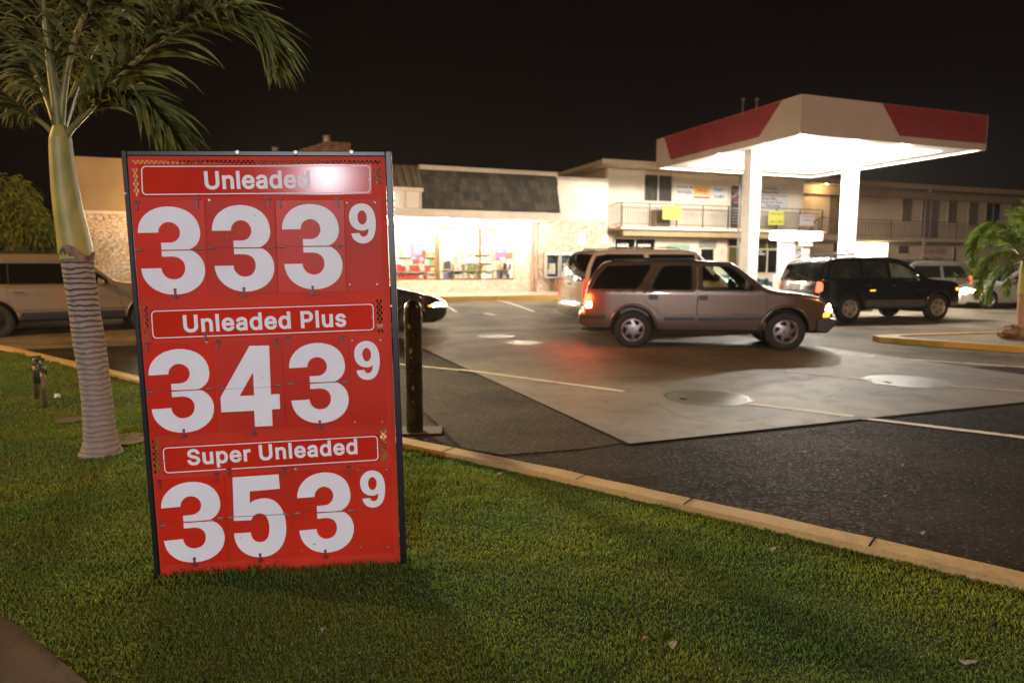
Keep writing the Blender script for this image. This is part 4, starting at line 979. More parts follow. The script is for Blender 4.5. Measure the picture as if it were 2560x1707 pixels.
# front wall round the window opening
DEEP = 9.0
zst = FZ+2.62
def wallbox(a, b, z0, z1_, m, name='wall', v0=VW, th=.25): return MB().box(a, b, v0, v0+th, z0, z1_).build(name, m, store)
zc = UZ(1450, 553, VW)[1]                            # where stone meets stucco
ztop = UZ(1450, 445, VW)[1]
zc2 = UZ(250, 531, VW)[1]; ztl = UZ(250, 394, VW)[1]
wallbox(uL, uWin0, FZ-.5, zc2, M_STONE)
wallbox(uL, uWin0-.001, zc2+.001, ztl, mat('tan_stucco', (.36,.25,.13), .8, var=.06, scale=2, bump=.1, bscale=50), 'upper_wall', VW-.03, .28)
MB().box(uL-.02, uWin0, VW-.10, VW-.031, zc2-.06, zc2+.05).build('trim_board', M_TRIM, store)
wallbox(uWin0, uWin1, FZ-.5, zs, M_STONE, 'sill_wall')
wallbox(uWin1, uEnd, FZ-.5, zc, M_STONE)
wallbox(uWin1, uEnd, zc+.001, ztop, M_STUC, 'upper_wall')
MB().box(uFe-.3, uEnd, VW-.06, VW-.001, ztop-.12, ztop+.02).build('coping', M_TRIM, store)
wallbox(uWin0, uWin1, zt+.05, ztop-.3, M_STUC, 'upper_wall')
MB().box(uL, uL+.25, VW+.25, VW+DEEP, FZ-.5, ztl-.001).build('side_wall', M_STUC, store)
MB().box(uEnd-.25, uEnd-.001, VW+.25, VW+DEEP, FZ-.5, ztop-.02).build('side_wall', M_STUC, store)
MB().box(uL, uEnd, VW+.3, VW+DEEP, zt+.35, zt+.45).build('flat_roof', mat('tar_roof', (.05,.045,.04), .9), store)
# mansard: shingles, ribbed metal part and soffit
q = lambda x, y, v: UZ(960+x/3.92, 380+y/3.92, v)
VT = VF+.75
fb0, fb1 = UZ(1100, 545, VF)[1], UZ(1100, 524, VF)[1]
mt = q(900, 200, VT)[1]; um = q(345, 300, VF)[0]; umt = q(340, 170, VT)[0]; ue_b = q(1728, 585, VF)[0]; ue_t = q(1685, 235, VT)[0]
um0 = UZ(640, 480, VF)[0]
b = MB(); b.add([(um, VF-.02, fb1+.02), (ue_b, VF-.02, fb1+.02), (ue_t, VT, mt), (um, VT, mt)], [(0, 1, 2, 3)])
b.add([(ue_b, VF-.02, fb1+.02), (ue_b, VW-.002, fb1+.02), (ue_t, VW-.002, mt), (ue_t, VT, mt)], [(0, 1, 2, 3)])
b.build('mansard_roof', M_SHAKE, store)
rnd = random.Random(3)
b = MB(); zz = fb1+.05; row = 0
while zz < mt-.12:                                   # shingle courses standing slightly proud
    k = (zz-fb1)/(mt-fb1); u = um+.02; y = VF-.02+(VT-VF)*k
    while u < ue_b-(ue_b-ue_t)*k-.2:
        w = rnd.uniform(.14, .30); e = rnd.uniform(.012, .024); zb = zz+rnd.uniform(-.03, .03)
        if True:
            b.add([(u, y-e, zb), (u+w-.01, y-e, zb), (u+w-.01, y+.06, zb+.30), (u, y+.06, zb+.30), (u, y+.02, zb), (u+w-.01, y+.02, zb)], [(0, 1, 2, 3), (4, 5, 1, 0)])
        u += w
    zz += .27; row += 1
b.build('shingles', M_SHAKE, store)
MB().box(umt, ue_t+.05, VT-.08, VT+.12, mt, mt+.17).build('ridge_cap', M_TRIM, store)
fa = MB().box(um0, uFe, VF-.05, VF+.05, fb0, fb1).build('fascia', M_TRIM, store)
MB().box(um0, uFe-.01, VF+.051, VW-.001, fb0+.02, fb0+.06).build('soffit', mat('soffit_white', (.84,.80,.72), .6, var=.04), store)
# ribbed metal and boxed sign band at the left
M_RIB = mat('ribbed_metal', (.22,.17,.11), .5, .2, .1, 3)
zr0 = q(200, 350, VF)[1]; zr1 = q(200, 130, VT)[1]
b = MB(); u = um0; 
while u < um-.02:
    for (x0, x1, d) in ((0, .16, 0), (.16, .30, .05)):
        a0, a1 = u+x0, min(u+x1, um)
        b.add([(a0, VF-.05-d, zr0), (a1, VF-.05-d, zr0), (a1, VT-d, zr1), (a0, VT-d, zr1)], [(0, 1, 2, 3)])
        b.add([(a0, VF-.10, zr0), (a0, VF-.05, zr0), (a0, VT, zr1), (a0, VT-.05, zr1)], [(0, 1, 2, 3)])
    u += .30
b.build('ribbed_roof', M_RIB, store)
MB().box(um0, um+.12, VF-.16, VF-.051, zr0-.14, zr0).build('ledge', M_TRIM, store)
pb = MB().box(um0, um+.02, VF-.10, VF-.051, fb1, zr0-.141).build('sign_band', M_STUC, store)
for x in (60+960*0, 210, 355):
    a = q(x, 450, VF)[0]; MB().box(a-.025, a+.025, VF-.125, VF-.101, fb1+.02, zr0-.15).build('batten', M_TRIM, pb)
MB().box(um+.03, um+.06, VF-.07, VF-.045, fb1+.1, fb1+.15).build('batten', M_TRIM, store)
# window: mullions, glass, rail
M_BRZ = mat('bronze_frame', (.16,.10,.045), .45, .3); M_GLASS = glass('shop_glass', (.98, 1, .99), .97)
win = MB().box(uWin0, uWin1, VW+.10, VW+.18, zs+.001, zs+.07).build('window_frame', M_BRZ, store)
MB().quad((uWin0, VW+.13, zs+.07), (uWin1, VW+.13, zs+.07), (uWin1, VW+.13, zt), (uWin0, VW+.13, zt)).build('pane', M_GLASS, win)
for x, w in ((530, .09), (952, .035), (100, .05), (1300, .05)):
    a = q(x, 1100, VW)[0]; MB().box(a-w, a+w, VW+.08, VW+.19, zs+.07, zt).build('mullion', M_BRZ, win)
MB().box(uWin0, uWin1, VW+.2, VW+.235, q(900,1165,VW)[1]-.03, q(900,1165,VW)[1]).build('guard_rail', M_BRZ, win)
for x in (1445, 1487):
    a = q(x, 1000, VW)[0]; MB().box(a-.03, a+.03, VW-.08, VW-.002, FZ, fb0).build('downspout', mat('rose_trim', (.46,.25,.2), .6), store)
# inside
M_INW = mat('shop_inside_white', (.85,.83,.78), .6, var=.03); M_TILE = mat('shop_floor', (.6,.57,.5), .4)
MB().box(uWin0-.3, uWin1+1, VW+5.6, VW+5.7, FZ, zt+.35).build('back_wall', M_INW, store)
MB().box(uWin1+.9, uWin1+1, VW+.26, VW+5.59, FZ, zt+.34).build('partition', M_INW, store)
MB().box(uWin0-.3, uWin1+1, VW+.26, VW+5.59, FZ-.1, FZ).build('shop_floor', M_TILE, store)
MB().box(uWin0-.3, uWin1+.89, VW+.26, VW+5.59, zt+.1, zt+.14).build('shop_ceiling', M_INW, store)
M_TUBE = glow('fluorescent_tube', (1.0, .94, .82), 14)
for i in range(4):
    for k in range(2):
        u = uWin0+.8+(uWin1-uWin0-1)*i/3.2; v = VW+1.2+k*2.3
        MB().box(u-.6, u+.6, v-.15, v+.15, zt+.03, zt+.098).build('ceiling_light', M_TUBE, store)
for i in range(3):
    lamp('shop_lamp', SW(uWin0+1.6+(uWin1-uWin0-2.4)*i/2, VW+2.4, zt-.15), 450, (1.0, .90, .70), .35)
SOF = []
for x in (590, 1330, 100):
    a = UZ(960+x/3.92, 541, VF+.6)[0]
    f = MB().cyl((a, VF+.55, fb0+.019), (a, VF+.55, fb0-.05), .16, .12, 20).build('soffit_light', glow('soffit_lens', (1.0, .93, .80), 30), store)
    lamp('soffit_lamp', SW(a, VF+.55, fb0-.16), 500, (1.0, .82, .60), .1)
a = UZ(470, 540, VW-.5)[0]; za = UZ(470, 545, VW)[1]
f = MB().box(a-.25, a+.25, VW-.75, VW-.45, zc2-.1, zc2+.0).build('added_wall_light', glow('added_wall_light_lens', (1.0, .72, .38), 20), store)  # unseen glowing fixture, added to go with the stone wall fill
lamp('stone_wall_fill', SW(a-.9, VW-1.6, zc2-.35), 200, (1.0, .66, .32), .15)  # added fill that brightens the left stone wall
wfl = SW(a+.2, VW-.9, zc2-.02); aim = (Vector((1.5, 4.9, 0))-wfl)
lamp('lot_floodlight', wfl, 40000, (1.0, .82, .48), .7, 'SPOT', aim.to_track_quat('-Z', 'Y').to_euler(), None, R(26))
# shelves of goods and window posters
def shelf(x0, x1, y0, y1, v, cols, label, rows=3, tall=None):
    a0, a1 = q(x0, 0, v)[0], q(x1, 0, v)[0]; zb = FZ; ztp = q(x0, y0, v)[1]
    t = site('store_shelf', label, 'shelf', (a0+a1)/2, v, zb, 'shelves of goods inside the shop window')
    MB().box(a0, a1, v+.02, v+.40, zb, ztp).build('shelf_back', mat('shelf_beige', (.6,.52,.4), .5), t)
    h = (ztp-zb)/rows; rr = random.Random(int(x0))
    for r_ in range(rows):
        sh = MB().box(a0, a1, v-.30, v+.018, zb+.04+h*r_, zb+.065+h*r_).build('shelf_board', mat('shelf_beige', (.6,.52,.4), .5), t)
        u = a0+.02; k = 0
        while u < a1-.08:
            w = rr.uniform(.10, .20); c = rr.choice(cols); hh = h*rr.uniform(.55, .8)
            MB().box(u, min(u+w*.93, a1-.01), v-.28, v-.05, zb+.068+h*r_, zb+.068+h*r_+hh).build('goods_box', mat('goods_%s' % c[0], c[1], .45, var=.45, scale=14), t); u += w
    return t
RED = ('red', (.55,.05,.04)); WHI = ('white', (.7,.66,.6)); GRN = ('green', (.12,.28,.12)); TAN = ('tan', (.42,.30,.18)); DRK = ('dark', (.05,.05,.08)); BLU = ('blue', (.10,.12,.3))
M_GR = (RED, WHI, GRN)
shelf(90, 420, 1100, 1240, VW+.9, (RED, RED, RED, WHI), 'low shop shelf packed with red boxes at the left of the window')
shelf(560, 640, 1060, 1250, VW+.9, (DRK, BLU, DRK), 'narrow shop shelf of dark boxes beside the thick window post')
shelf(650, 940, 1080, 1250, VW+1.1, (TAN, GRN, WHI, TAN), 'wide shop shelf of tan and green boxes in the middle of the window')
shelf(1100, 1225, 1070, 1250, VW+.9, (DRK, WHI, BLU), 'shop display rack of dark and white packets at the right end of the window')
shelf(120, 520, 960, 1100, VW+3.6, (TAN, WHI, GRN, RED), 'tall shop shelf far back behind the red boxes', 5)
shelf(700, 1040, 930, 1100, VW+3.8, (WHI, TAN, WHI), 'tall shop shelf far back behind the yellow notice', 5)
def poster(x0, x1, y0, y1, col, label, v=VW+.10, words=()):
    a0, z0 = q(x0, y1, v); a1, z1_ = q(x1, y0, v)
    t = site('window_poster', label, 'poster', (a0+a1)/2, v, z0, 'posters in the shop window')
    MB().box(a0, a1, v-.006, v, z0, z1_).build('sheet', mat('poster_%.2f_%.2f' % col[:2], col, .5, var=.15, scale=6), t)
    for i, (x, y, w, h, c) in enumerate(words):
        MB().box(a0+(a1-a0)*x, a0+(a1-a0)*(x+w), v-.009, v-.0065, z0+(z1_-z0)*y, z0+(z1_-z0)*(y+h)).build('printed_patch', mat('print_%.2f_%.2f' % c[:2], c, .5), t)
PW = (.8,.72,.5)
poster(257, 372, 895, 1058, (.62,.12,.22), 'pink poster with a pale picture in the left window pane', words=((.4,.4,.5,.35,(.75,.55,.3)),(.08,.1,.3,.06,(.8,.6,.6))))
poster(328, 404, 1015, 1082, (.55,.05,.07), 'small red poster touching the corner of the pink one', v=VW+.085, words=((.3,.3,.4,.4,(.8,.6,.55)),))
poster(684, 822, 900, 1015, (.72,.60,.35), 'pale yellow notice in the middle window pane', words=((.1,.75,.75,.08,(.5,.35,.2)),(.1,.5,.6,.06,(.5,.35,.2)),(.1,.25,.7,.06,(.5,.35,.2))))
poster(1092, 1205, 905, 1065, (.50,.11,.25), 'magenta poster with white lines in the right window pane', words=((.1,.75,.7,.08,(.8,.7,.7)),(.1,.55,.5,.06,(.8,.7,.7)),(.4,.08,.5,.1,(.8,.7,.7))))
poster(1190, 1256, 983, 1052, (.60,.10,.07), 'small red poster overlapping the magenta one', v=VW+.085)
# striped illuminated blade sign
a = UZ(981, 500, VF-.3); zt_, zb_ = UZ(981, 480, VF-.3)[1], UZ(981, 527, VF-.3)[1]
t = site('store_sign', 'lit shop sign with orange, green and red stripes peeking out behind the price board', 'sign', a[0], VF-.3, zb_)
w0, w1 = UZ(940, 500, VF-.3)[0], UZ(985, 500, VF-.3)[0]
MB().box(w0, w1, VF-.42, VF-.11, zb_, zt_).build('cabinet', glow('sign_white_lit', (1, .93, .86), 1.5), t, .05)
hh = zt_-zb_
for f0, f1, c, nm in ((.76,.86,(.95,.35,.18),'o'), (.42,.60,(.0,.42,.16),'g'), (.12,.24,(.9,.12,.12),'r')):
    MB().box(w0+.02, w1+.004, VF-.424, VF-.4205, zb_+hh*f0, zb_+hh*f1).build('stripe', glow('stripe_'+nm, c, 1.1), t)
# roof pieces seen over the price board
t = site('roof_vent', 'brown board housing with pale metal flue on the store roof, just over the sign', 'roof vent', UZ(810,370,VW+3)[0], VW+3, ztl-.5)
v = VW+3; P = [UZ(a_, b2_, v) for a_, b2_ in ((745,400),(745,375),(790,362),(815,354),(876,357),(877,400))]
MB().prism(P, v, v+.8, 'y').build('housing', mat('weathered_wood', (.28,.15,.09), .8, var=.3, scale=5), t)
a0, a1 = UZ(809,350,v), UZ(829,336,v); MB().cyl(((a0[0]+a1[0])/2, v+.4, a0[1]-.1), ((a0[0]+a1[0])/2, v+.4, a1[1]), .15, n=14).build('flue', mat('galv_pale', (.6,.56,.5), .5, .3), t)
a0 = UZ(688, 372, v); tag(MB().cyl((0,0,-1.0), (0,0,0), .13, n=12).build('vent_pipe', MATS['galv_pale']), 'short pale round vent cap on the store roof, left of the brown housing', 'vent pipe')
S.objects['vent_pipe'].location = SW(a0[0], v, a0[1]+.05)
# two vent stacks behind the canopy
for i, x in enumerate((1858, 1892)):
    v = cv1+3.5; a = UZ(x, 246, v)
    o = MB().cyl((0,0,0), (0,0,a[1]-.1), .045, n=10).cyl((0,0,a[1]-.1), (0,0,a[1]), .08, n=10).build('vent_stack', mat('vent_grey', (.22,.19,.18), .6))
    o.location = SW(a[0], v, .0); tag(o, ('left', 'right')[i]+' one of the two thin grey vent pipes rising behind the canopy', 'vent pipe', 'vent pipes behind the canopy')
# walk and yellow kerb before the store
sv = []
a, bb = uL-3, UZ(1500, 700, VK)[0]+3
MB_ = MB().box(a, bb, VK+.16, VW, 0.0, FZ-.02)
def placed(o): o.rotation_euler = (0, 0, TH); return o
struct(placed(MB_.build('store_walk', M_WCONC)))
b = MB(); n = 40
for i in range(n):
    u0, u1 = a+(bb-a)*i/n, a+(bb-a)*(i+1)/n; j = random.uniform(-.008, .008)
    b.box(u0, u1-.006, VK+j, VK+.158, 0.0, FZ-.012+j)
struct(placed(b.build('yellow_kerb', M_YEL)))

# pay phones
M_ALU = mat('brushed_aluminium', (.62,.60,.56), .35, .6, .08, 20); M_PHB = mat('phone_panel', (.012,.03,.05), .35)
def phone(x0, x1, y0, y1, label, first=None):
    a0, z0 = q(x0, y1, VW); a1, z1_ = q(x1, y0, VW)
    t = site('pay_phone', label, 'pay phone', (a0+a1)/2, VW, z0, 'pay phones on the stone wall')
    MB().box(a0, a1, VW-.06, VW-.002, z0, z1_).build('back_plate', M_PHB, t)
    b = MB(); w = .035
    b.box(a0, a0+w, VW-.32, VW-.061, z0, z1_); b.box(a1-w, a1, VW-.32, VW-.061, z0, z1_); b.box(a0+w+.001, a1-w-.001, VW-.32, VW-.061, z1_-.12, z1_); b.box(a0+w+.001, a1-w-.001, VW-.32, VW-.061, z0, z0+.05)
    b.build('enclosure', M_ALU, t)
    ph = MB().box(a0+.13, a1-.13, VW-.18, VW-.061, z0+.16, z0+.62).build('phone_body', mat('phone_steel', (.45,.45,.45), .4, .4), t, .01)
    MB().box(a0+.17, a1-.17, VW-.186, VW-.181, z0+.36, z0+.5).build('keypad', mat('phone_card', (.6,.5,.15), .5), ph)
    MB().tube([(a0+.15, VW-.2, z0+.60), (a0+.12, VW-.24, z0+.5), (a0+.15, VW-.2, z0+.38)], .022, 8).build('handset', M_BLK, ph)
phone(1562, 1692, 985, 1235, 'left pay phone in a metal hood on the stone wall')
phone(1700, 1826, 985, 1235, 'middle pay phone in a metal hood on the stone wall')
phone(1834, 1960, 985, 1235, 'right pay phone, mostly hidden behind the white vehicle')
a0, z0 = q(1662, 1370, VW-.2); a1, z1_ = q(1706, 1232, VW-.2)
t = site('litter_bin', 'brown tall narrow bin standing under the pay phones', 'bin', (a0+a1)/2, VW-.2, FZ)
MB().box(a0, a1, VW-.5, VW-.1, FZ-.02, z1_-.04).build('body', mat('bin_brown', (.18,.11,.05), .6), t, .02); MB().box(a0-.02, a1+.02, VW-.52, VW-.08, z1_-.038, z1_).build('lid', mat('bin_lid', (.05,.04,.03), .5), t, .01)
def flat_sign(name, label, cat, x0, x1, y0, y1, f, v, m, group=None, th=.02):
    a0, z0 = UZ(*f(x0, y1), v); a1, z1_ = UZ(*f(x1, y0), v)
    t = site(name, label, cat, (a0+a1)/2, v, z0, group)
    MB().box(a0, a1, v-th, v-.001, z0, z1_).build('panel', m, t)
    return t, a0, a1, z0, z1_, v-th
f3 = lambda x, y: (960+x/3.92, 380+y/3.92)
M_SW = mat('sign_plate_white', (.78,.78,.76), .5, var=.04)
t, a0, a1, z0, z1_, vf = flat_sign('notice_sign', 'pale blue and white notice fixed to the stone wall above the phones', 'sign', 1898, 1970, 800, 905, f3, VW, mat('pale_blue', (.55,.68,.68), .5))
MB().box(a0+.02, a1-.02, vf-.003, vf-.0005, z1_-.45*(z1_-z0), z1_-.03).build('white_patch', M_SW, t)
t, a0, a1, z0, z1_, vf = flat_sign('parking_sign', 'small white sign with a blue wheelchair symbol at the corner of the stone wall', 'sign', 2145, 2195, 818, 905, f3, VW, M_SW)
w, h = a1-a0, z1_-z0; cx, cz = (a0+a1)/2, z0+h*.55; M_BLUE = mat('sign_blue', (.03,.08,.42), .5)
b = MB(); b.box(a0+.25*w, a1-.25*w, vf-.003, vf-.0005, cz-.26*h, cz+.28*h); bl = b.build('blue_field', M_BLUE, t)
b = MB(); b.cyl((cx-.01, vf-.0032, cz+.2*h), (cx-.01, vf-.006, cz+.2*h), .045*w/.3, n=10); b.box(cx-.02, cx+.005, vf-.006, vf-.0032, cz-.02, cz+.14*h); b.box(cx-.02, cx+.05*w/.3, vf-.0065, vf-.0061, cz-.03, cz-.005); b.build('wheelchair_symbol', M_SW, bl)
# ================================================================== TWO-STOREY BLOCK
VR, VB = 27.2, 28.4
M_BWALL = mat('block_wall_paint', (.78,.68,.54), .8, var=.05, scale=1.0, bump=.1, bscale=50)
M_BWALL2 = mat('wing_wall_paint', (.62,.48,.33), .8, var=.06, scale=1.0, bump=.1, bscale=50)
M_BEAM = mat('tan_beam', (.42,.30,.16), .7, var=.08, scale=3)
M_SLAB = mat('slab_edge_paint', (.80,.70,.56), .7, var=.05, scale=3)
M_RAIL = mat('railing_brown', (.10,.065,.04), .5, .2, .1, 10)
M_DKG = mat('dark_shop_glass', (.012,.012,.010), .06, var=.2, scale=3, spec=.8)
M_LOUV = mat('louvre_grey', (.14,.12,.10), .5, var=.2, scale=3)
f6 = lambda x, y: (1500+x/4.2, 440+y/4.2)
f7 = lambda x, y: (2040+x/4.523, 430+y/4.523)
u6 = lambda x, y, v: UZ(*f6(x, y), v)
u7 = lambda x, y, v: UZ(*f7(x, y), v)
ub0, ub1 = UZ(1519, 500, VB)[0], UZ(2008, 500, VB)[0]
zsl1 = u6(900, 543, VR)[1]; zsl0 = u6(900, 572, VR)[1]      # slab edge
zr = UZ(1508, 397, VB-1.0)[1]
print('block', ub0, ub1, zsl0, zsl1, zr)
blk = site('two_storey_block', 'cream two storey commercial block with a railed balcony walk, beside the corner store', 'building', ub0, VB, 0)
zdn = zsl0-.35
# walls are solid boxes butted together
MB().box(ub0, ub1, VB, VB+.25, 0, zsl0-.001).build('ground_wall', M_BWALL, blk)
MB().box(ub0, ub1, VB, VB+.25, zsl1+.001, zr-.22).build('upper_wall', M_BWALL, blk)
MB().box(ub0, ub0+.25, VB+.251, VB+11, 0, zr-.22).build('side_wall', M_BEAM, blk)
MB().box(ub1-.25, ub1, VB+.251, VB+4.2, 0, zr-.22).build('side_wall', M_BWALL, blk)
url = UZ(1506, 400, VB-1.0)[0]
rf = MB().box(url, ub1+.6, VB-1.0, VB+11.6, zr-.20, zr-.03).build('roof', mat('roof_soffit_cream', (.66,.54,.38), .7), blk)
MB().box(url-.02, ub1+.62, VB-1.05, VB-1.002, zr-.21, zr).build('fascia', M_TRIM, rf)
ur0, ur1 = u6(225, 500, VR)[0], ub1+.2
MB().box(ur0, ub1+.4, VR, VB-.001, zsl0, zsl1).build('balcony_slab', M_SLAB, blk)
ux = u6(105, 500, VR+.7)[0]
MB().box(ub0+.02, ur0-.001, VR+.5, VB-.002, zsl0, zsl1-.01).build('balcony_slab', M_SLAB, blk)
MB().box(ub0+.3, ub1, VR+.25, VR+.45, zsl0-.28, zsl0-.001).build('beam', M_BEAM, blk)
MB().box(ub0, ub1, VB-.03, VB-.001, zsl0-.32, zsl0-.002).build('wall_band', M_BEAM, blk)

def railing(owner, u0, u1, v, zb, h, nb, panels, m=M_RAIL):
    r = MB(); r.box(u0, u1, v-.02, v+.02, zb+h-.035, zb+h).build('top_rail', m, owner)
    MB().box(u0, u1, v-.015, v+.015, zb+.10, zb+.125).build('bottom_rail', m, owner)
    MB().box(u0, u1, v-.012, v+.012, zb+h-.20, zb+h-.18).build('mid_rail', m, owner)
    for i in range(panels+1):
        u = u0+(u1-u0)*i/panels; MB().box(u-.022, u+.022, v-.021, v+.021, zb-.1, zb+h-.036).build('post', m, owner)
    first = None
    for i in range(nb):
        u = u0+(u1-u0)*(i+.5)/nb
        if first is None:
            first = MB().box(u-.008, u+.008, v-.007, v+.007, zb+.126, zb+h-.201).build('baluster', m, owner); fu = u
        else:
            c = first.copy(); S.collection.objects.link(c); c.parent = owner; c.location = (u-fu, 0, 0)
rl = site('balcony_railing', 'thin brown steel balcony railing on the cream two storey block, hung with banners', 'railing', ur0, VR, zsl1)
railing(rl, ur0+.03, ur1, VR+.05, zsl1, 1.07, 92, 8)
b = MB(); b.box(ur0, ur0+.03, VR+.07, VB-.1, zsl1+1.035, zsl1+1.07); b.box(ur0, ur0+.025, VR+.07, VB-.1, zsl1+.1, zsl1+.125)
for i in range(7): b.box(ur0+.005, ur0+.02, VR+.15+i*.14, VR+.165+i*.14, zsl1+.12, zsl1+1.04)
b.build('end_panel', M_RAIL, rl)

def window(owner, x0, x1, y0, y1, f, v, panes, glassm, framem, name='window', bars=0, fw=.05):
    a0, z0 = UZ(*f(x0, y1), v); a1, z1_ = UZ(*f(x1, y0), v)
    fr = MB(); fr.box(a0-fw, a1+fw, v-.05, v-.002, z0-fw, z0); fr.box(a0-fw, a1+fw, v-.05, v-.002, z1_, z1_+fw)
    fr.box(a0-fw, a0, v-.05, v-.002, z0, z1_); fr.box(a1, a1+fw, v-.05, v-.002, z0, z1_)
    for i in range(1, panes):
        u = a0+(a1-a0)*i/panes; fr.box(u-.03, u+.03, v-.045, v-.002, z0+.001, z1_-.001)
    w = fr.build(name, framem, owner)
    p = MB(); p.box(a0+.001, a1-.001, v-.018, v-.004, z0+.001, z1_-.001); p.build('pane', glassm, w)
    if bars:
        b = MB()
        for i in range(bars):
            z = z0+(z1_-z0)*(i+.5)/bars
            b.add([(a0+.01, v-.040, z-.02), (a1-.01, v-.040, z-.02), (a1-.01, v-.020, z+.025), (a0+.01, v-.020, z+.025)], [(0,1,2,3)])
        b.build('louvres', M_LOUV, w)
    return w, a0, a1, z0, z1_
window(blk, 462, 752, 2, 258, f6, VB, 2, M_DKG, M_TRIM, bars=14)
w, a0, a1, z0, z1_ = window(blk, 152, 572, 668, 1010, f6, VB, 2, M_DKG, M_SLAB, 'door', fw=.07)
M_LET = mat('letter_white', (.8,.8,.76), .5, var=.02); M_LETK = mat('letter_black', (.03,.03,.04), .5); M_LETR = mat('letter_red', (.55,.05,.04), .5); M_LETP = mat('letter_purple', (.16,.05,.30), .5)
M_LETO = mat('letter_orange', (.80,.22,.03), .5); M_LETB = mat('letter_brown', (.30,.10,.02), .5)
aa, zz = u6(185, 748, VB-.06); bb_, z2_ = u6(302, 712, VB-.06)
MB().box(aa, bb_, VB-.032, VB-.026, zz, z2_).build('door_plate', M_LET, w); text('VIDEO', w, M_LETK, aa+.05, VB-.036, zz+.06, .16, bb_-aa-.1)
aa, zz = u6(403, 755, VB-.06); bb_, z2_ = u6(532, 716, VB-.06)
MB().box(aa, bb_, VB-.032, VB-.026, zz, z2_).build('door_plate', M_LET, w); text('CENTER', w, M_LETK, aa+.05, VB-.036, zz+.06, .16, bb_-aa-.1)
window(blk, 1050, 1190, 768, 1000, f6, VB, 1, M_DKG, M_SLAB)
a0, z0 = u6(1040, 765, VB); a1, z1_ = u6(1215, 682, VB); MB().box(a0, a1, VB-.06, VB-.001, z0+.06, z1_).build('grey_transom', mat('transom_grey', (.33,.29,.24), .6), blk)
window(blk, 1343, 1455, 745, 1010, f6, VB, 1, mat('yellow_glass', (.10,.085,.03), .1), M_BEAM)
window(blk, 1343, 1455, 622, 738, f6, VB, 1, M_DKG, M_BEAM)
window(blk, 1632, 1868, 632, 770, f6, VB, 2, mat('green_glass', (.05,.055,.03), .12), M_BEAM)
w, a0, a1, z0, z1_ = window(blk, 1632, 1868, 775, 1015, f6, VB, 2, M_DKG, M_SLAB)
text('Flower', w, M_LET, u6(1640, 0, VB)[0], VB-.022, u6(1640, 830, VB)[1], .17, (a1-a0)*.55); text('Open Daily', w, M_LET, u6(1640, 0, VB)[0], VB-.022, u6(1640, 800, VB)[1], .09, (a1-a0)*.4)
tag_items = []
def sgn(name, label, cat, box, v, m, words=(), group=None, f=f6, th=.03, patches=()):
    t, a0, a1, z0, z1_, vf = flat_sign(name, label, cat, box[0], box[1], box[2], box[3], f, v, m, group, th)
    W_, H_ = a1-a0, z1_-z0
    for (x, y, w, h, mm) in patches: MB().box(a0+W_*x, a0+W_*(x+w), vf-.004, vf-.0006, z0+H_*y, z0+H_*(y+h)).build('colour_band', mm, t)
    for (s, x, y, w, h, mm) in words: text(s, t, mm, a0+W_*x, vf-.007, z0+H_*y, H_*h, W_*w, shear=.3 if s == 'DHL' else 0)
    return t
M_YS = mat('banner_yellow', (.70,.68,.12), .6, var=.06); M_ORG = mat('sign_orange', (.88,.52,.12), .5, var=.04); M_SRED = mat('sign_red_band2', (.60,.07,.06), .5)
sgn('shipping_sign', 'white sign with brown words Now Available beside the louvre window', 'sign', (795, 975, 92, 225), VB, M_SW,
    (('Postal Services', .06, .74, .62, .12, M_LETK), ('Now Available', .06, .28, .86, .30, M_LETB)), patches=((.82,.70,.12,.2,M_SRED),))
sgn('shipping_sign', 'orange sign with red letters and a red stripe between two white signs', 'sign', (985, 1150, 108, 245), VB, M_ORG,
    (('DHL', .14, .52, .66, .24, M_LETR),), patches=((0,.22,1,.10,M_SW),(0,.10,1,.12,M_SRED),(0,0,1,.06,M_SW)))
sgn('shipping_sign', 'white sign with purple and orange courier lettering next to the dark poster door', 'sign', (1170, 1340, 115, 255), VB, M_SW,
    (('Fed', .16, .66, .34, .2, M_LETP), ('Ex', .52, .66, .24, .2, M_LETO), ('Fed', .16, .18, .34, .2, M_LETP), ('Ex', .52, .18, .24, .2, MATS['letter_black'])))
sgn('notice_board', 'large white board of small dark writing with a red line, right of the pillar', 'sign board', (1650, 1972, 92, 352), VB, mat('board_white', (.60,.60,.62), .5, var=.03),
    (('Tax Service', .18, .78, .45, .10, M_LETK), ('Beauty Salon', .14, .62, .55, .12, M_LETK), ('Dental Office', .12, .38, .5, .10, M_LETK), ('Suites for Rent', .12, .26, .7, .08, M_LETK), ('Now Leasing', .28, .12, .45, .10, M_LETK)),
    patches=((.02,.52,.94,.03,M_SRED),))
dp = sgn('poster_panel', 'tall dark poster panel with lines of text upstairs, beside the canopy pillar', 'poster', (1366, 1485, 110, 545), VB, mat('poster_dark', (.06,.055,.06), .4, var=.3, scale=3),
    [('Open', .2, .60, .5, .03, M_LET)] + [('Hair Nails Spa', .15, .10+.07*i, .7, .03, M_LET) for i in range(6)], patches=((.08,.72,.8,.22,mat('poster_photo', (.30,.22,.24), .5, var=.5, scale=5)), (.05,.66,.9,.04,M_SRED)))
sgn('banner', 'yellow banner with red words hung on the balcony rail left of the pillar', 'banner', (658, 852, 318, 455), VR+.02, M_YS,
    (('Available Now', .14, .62, .72, .14, M_LETR), ('For Lease', .2, .30, .6, .14, M_ORG)), 'banners on the balcony rail', th=.012)
sgn('banner', 'yellow banner with orange and green words on the balcony rail right of the pillar', 'banner', (1765, 1932, 370, 512), VR+.02, M_YS,
    (('Office Space', .1, .72, .8, .14, mat('letter_green', (.16,.30,.05), .5)), ('For Lease', .1, .46, .8, .16, M_ORG), ('808-2200', .1, .14, .8, .18, MATS['letter_green'])), 'banners on the balcony rail', th=.012)
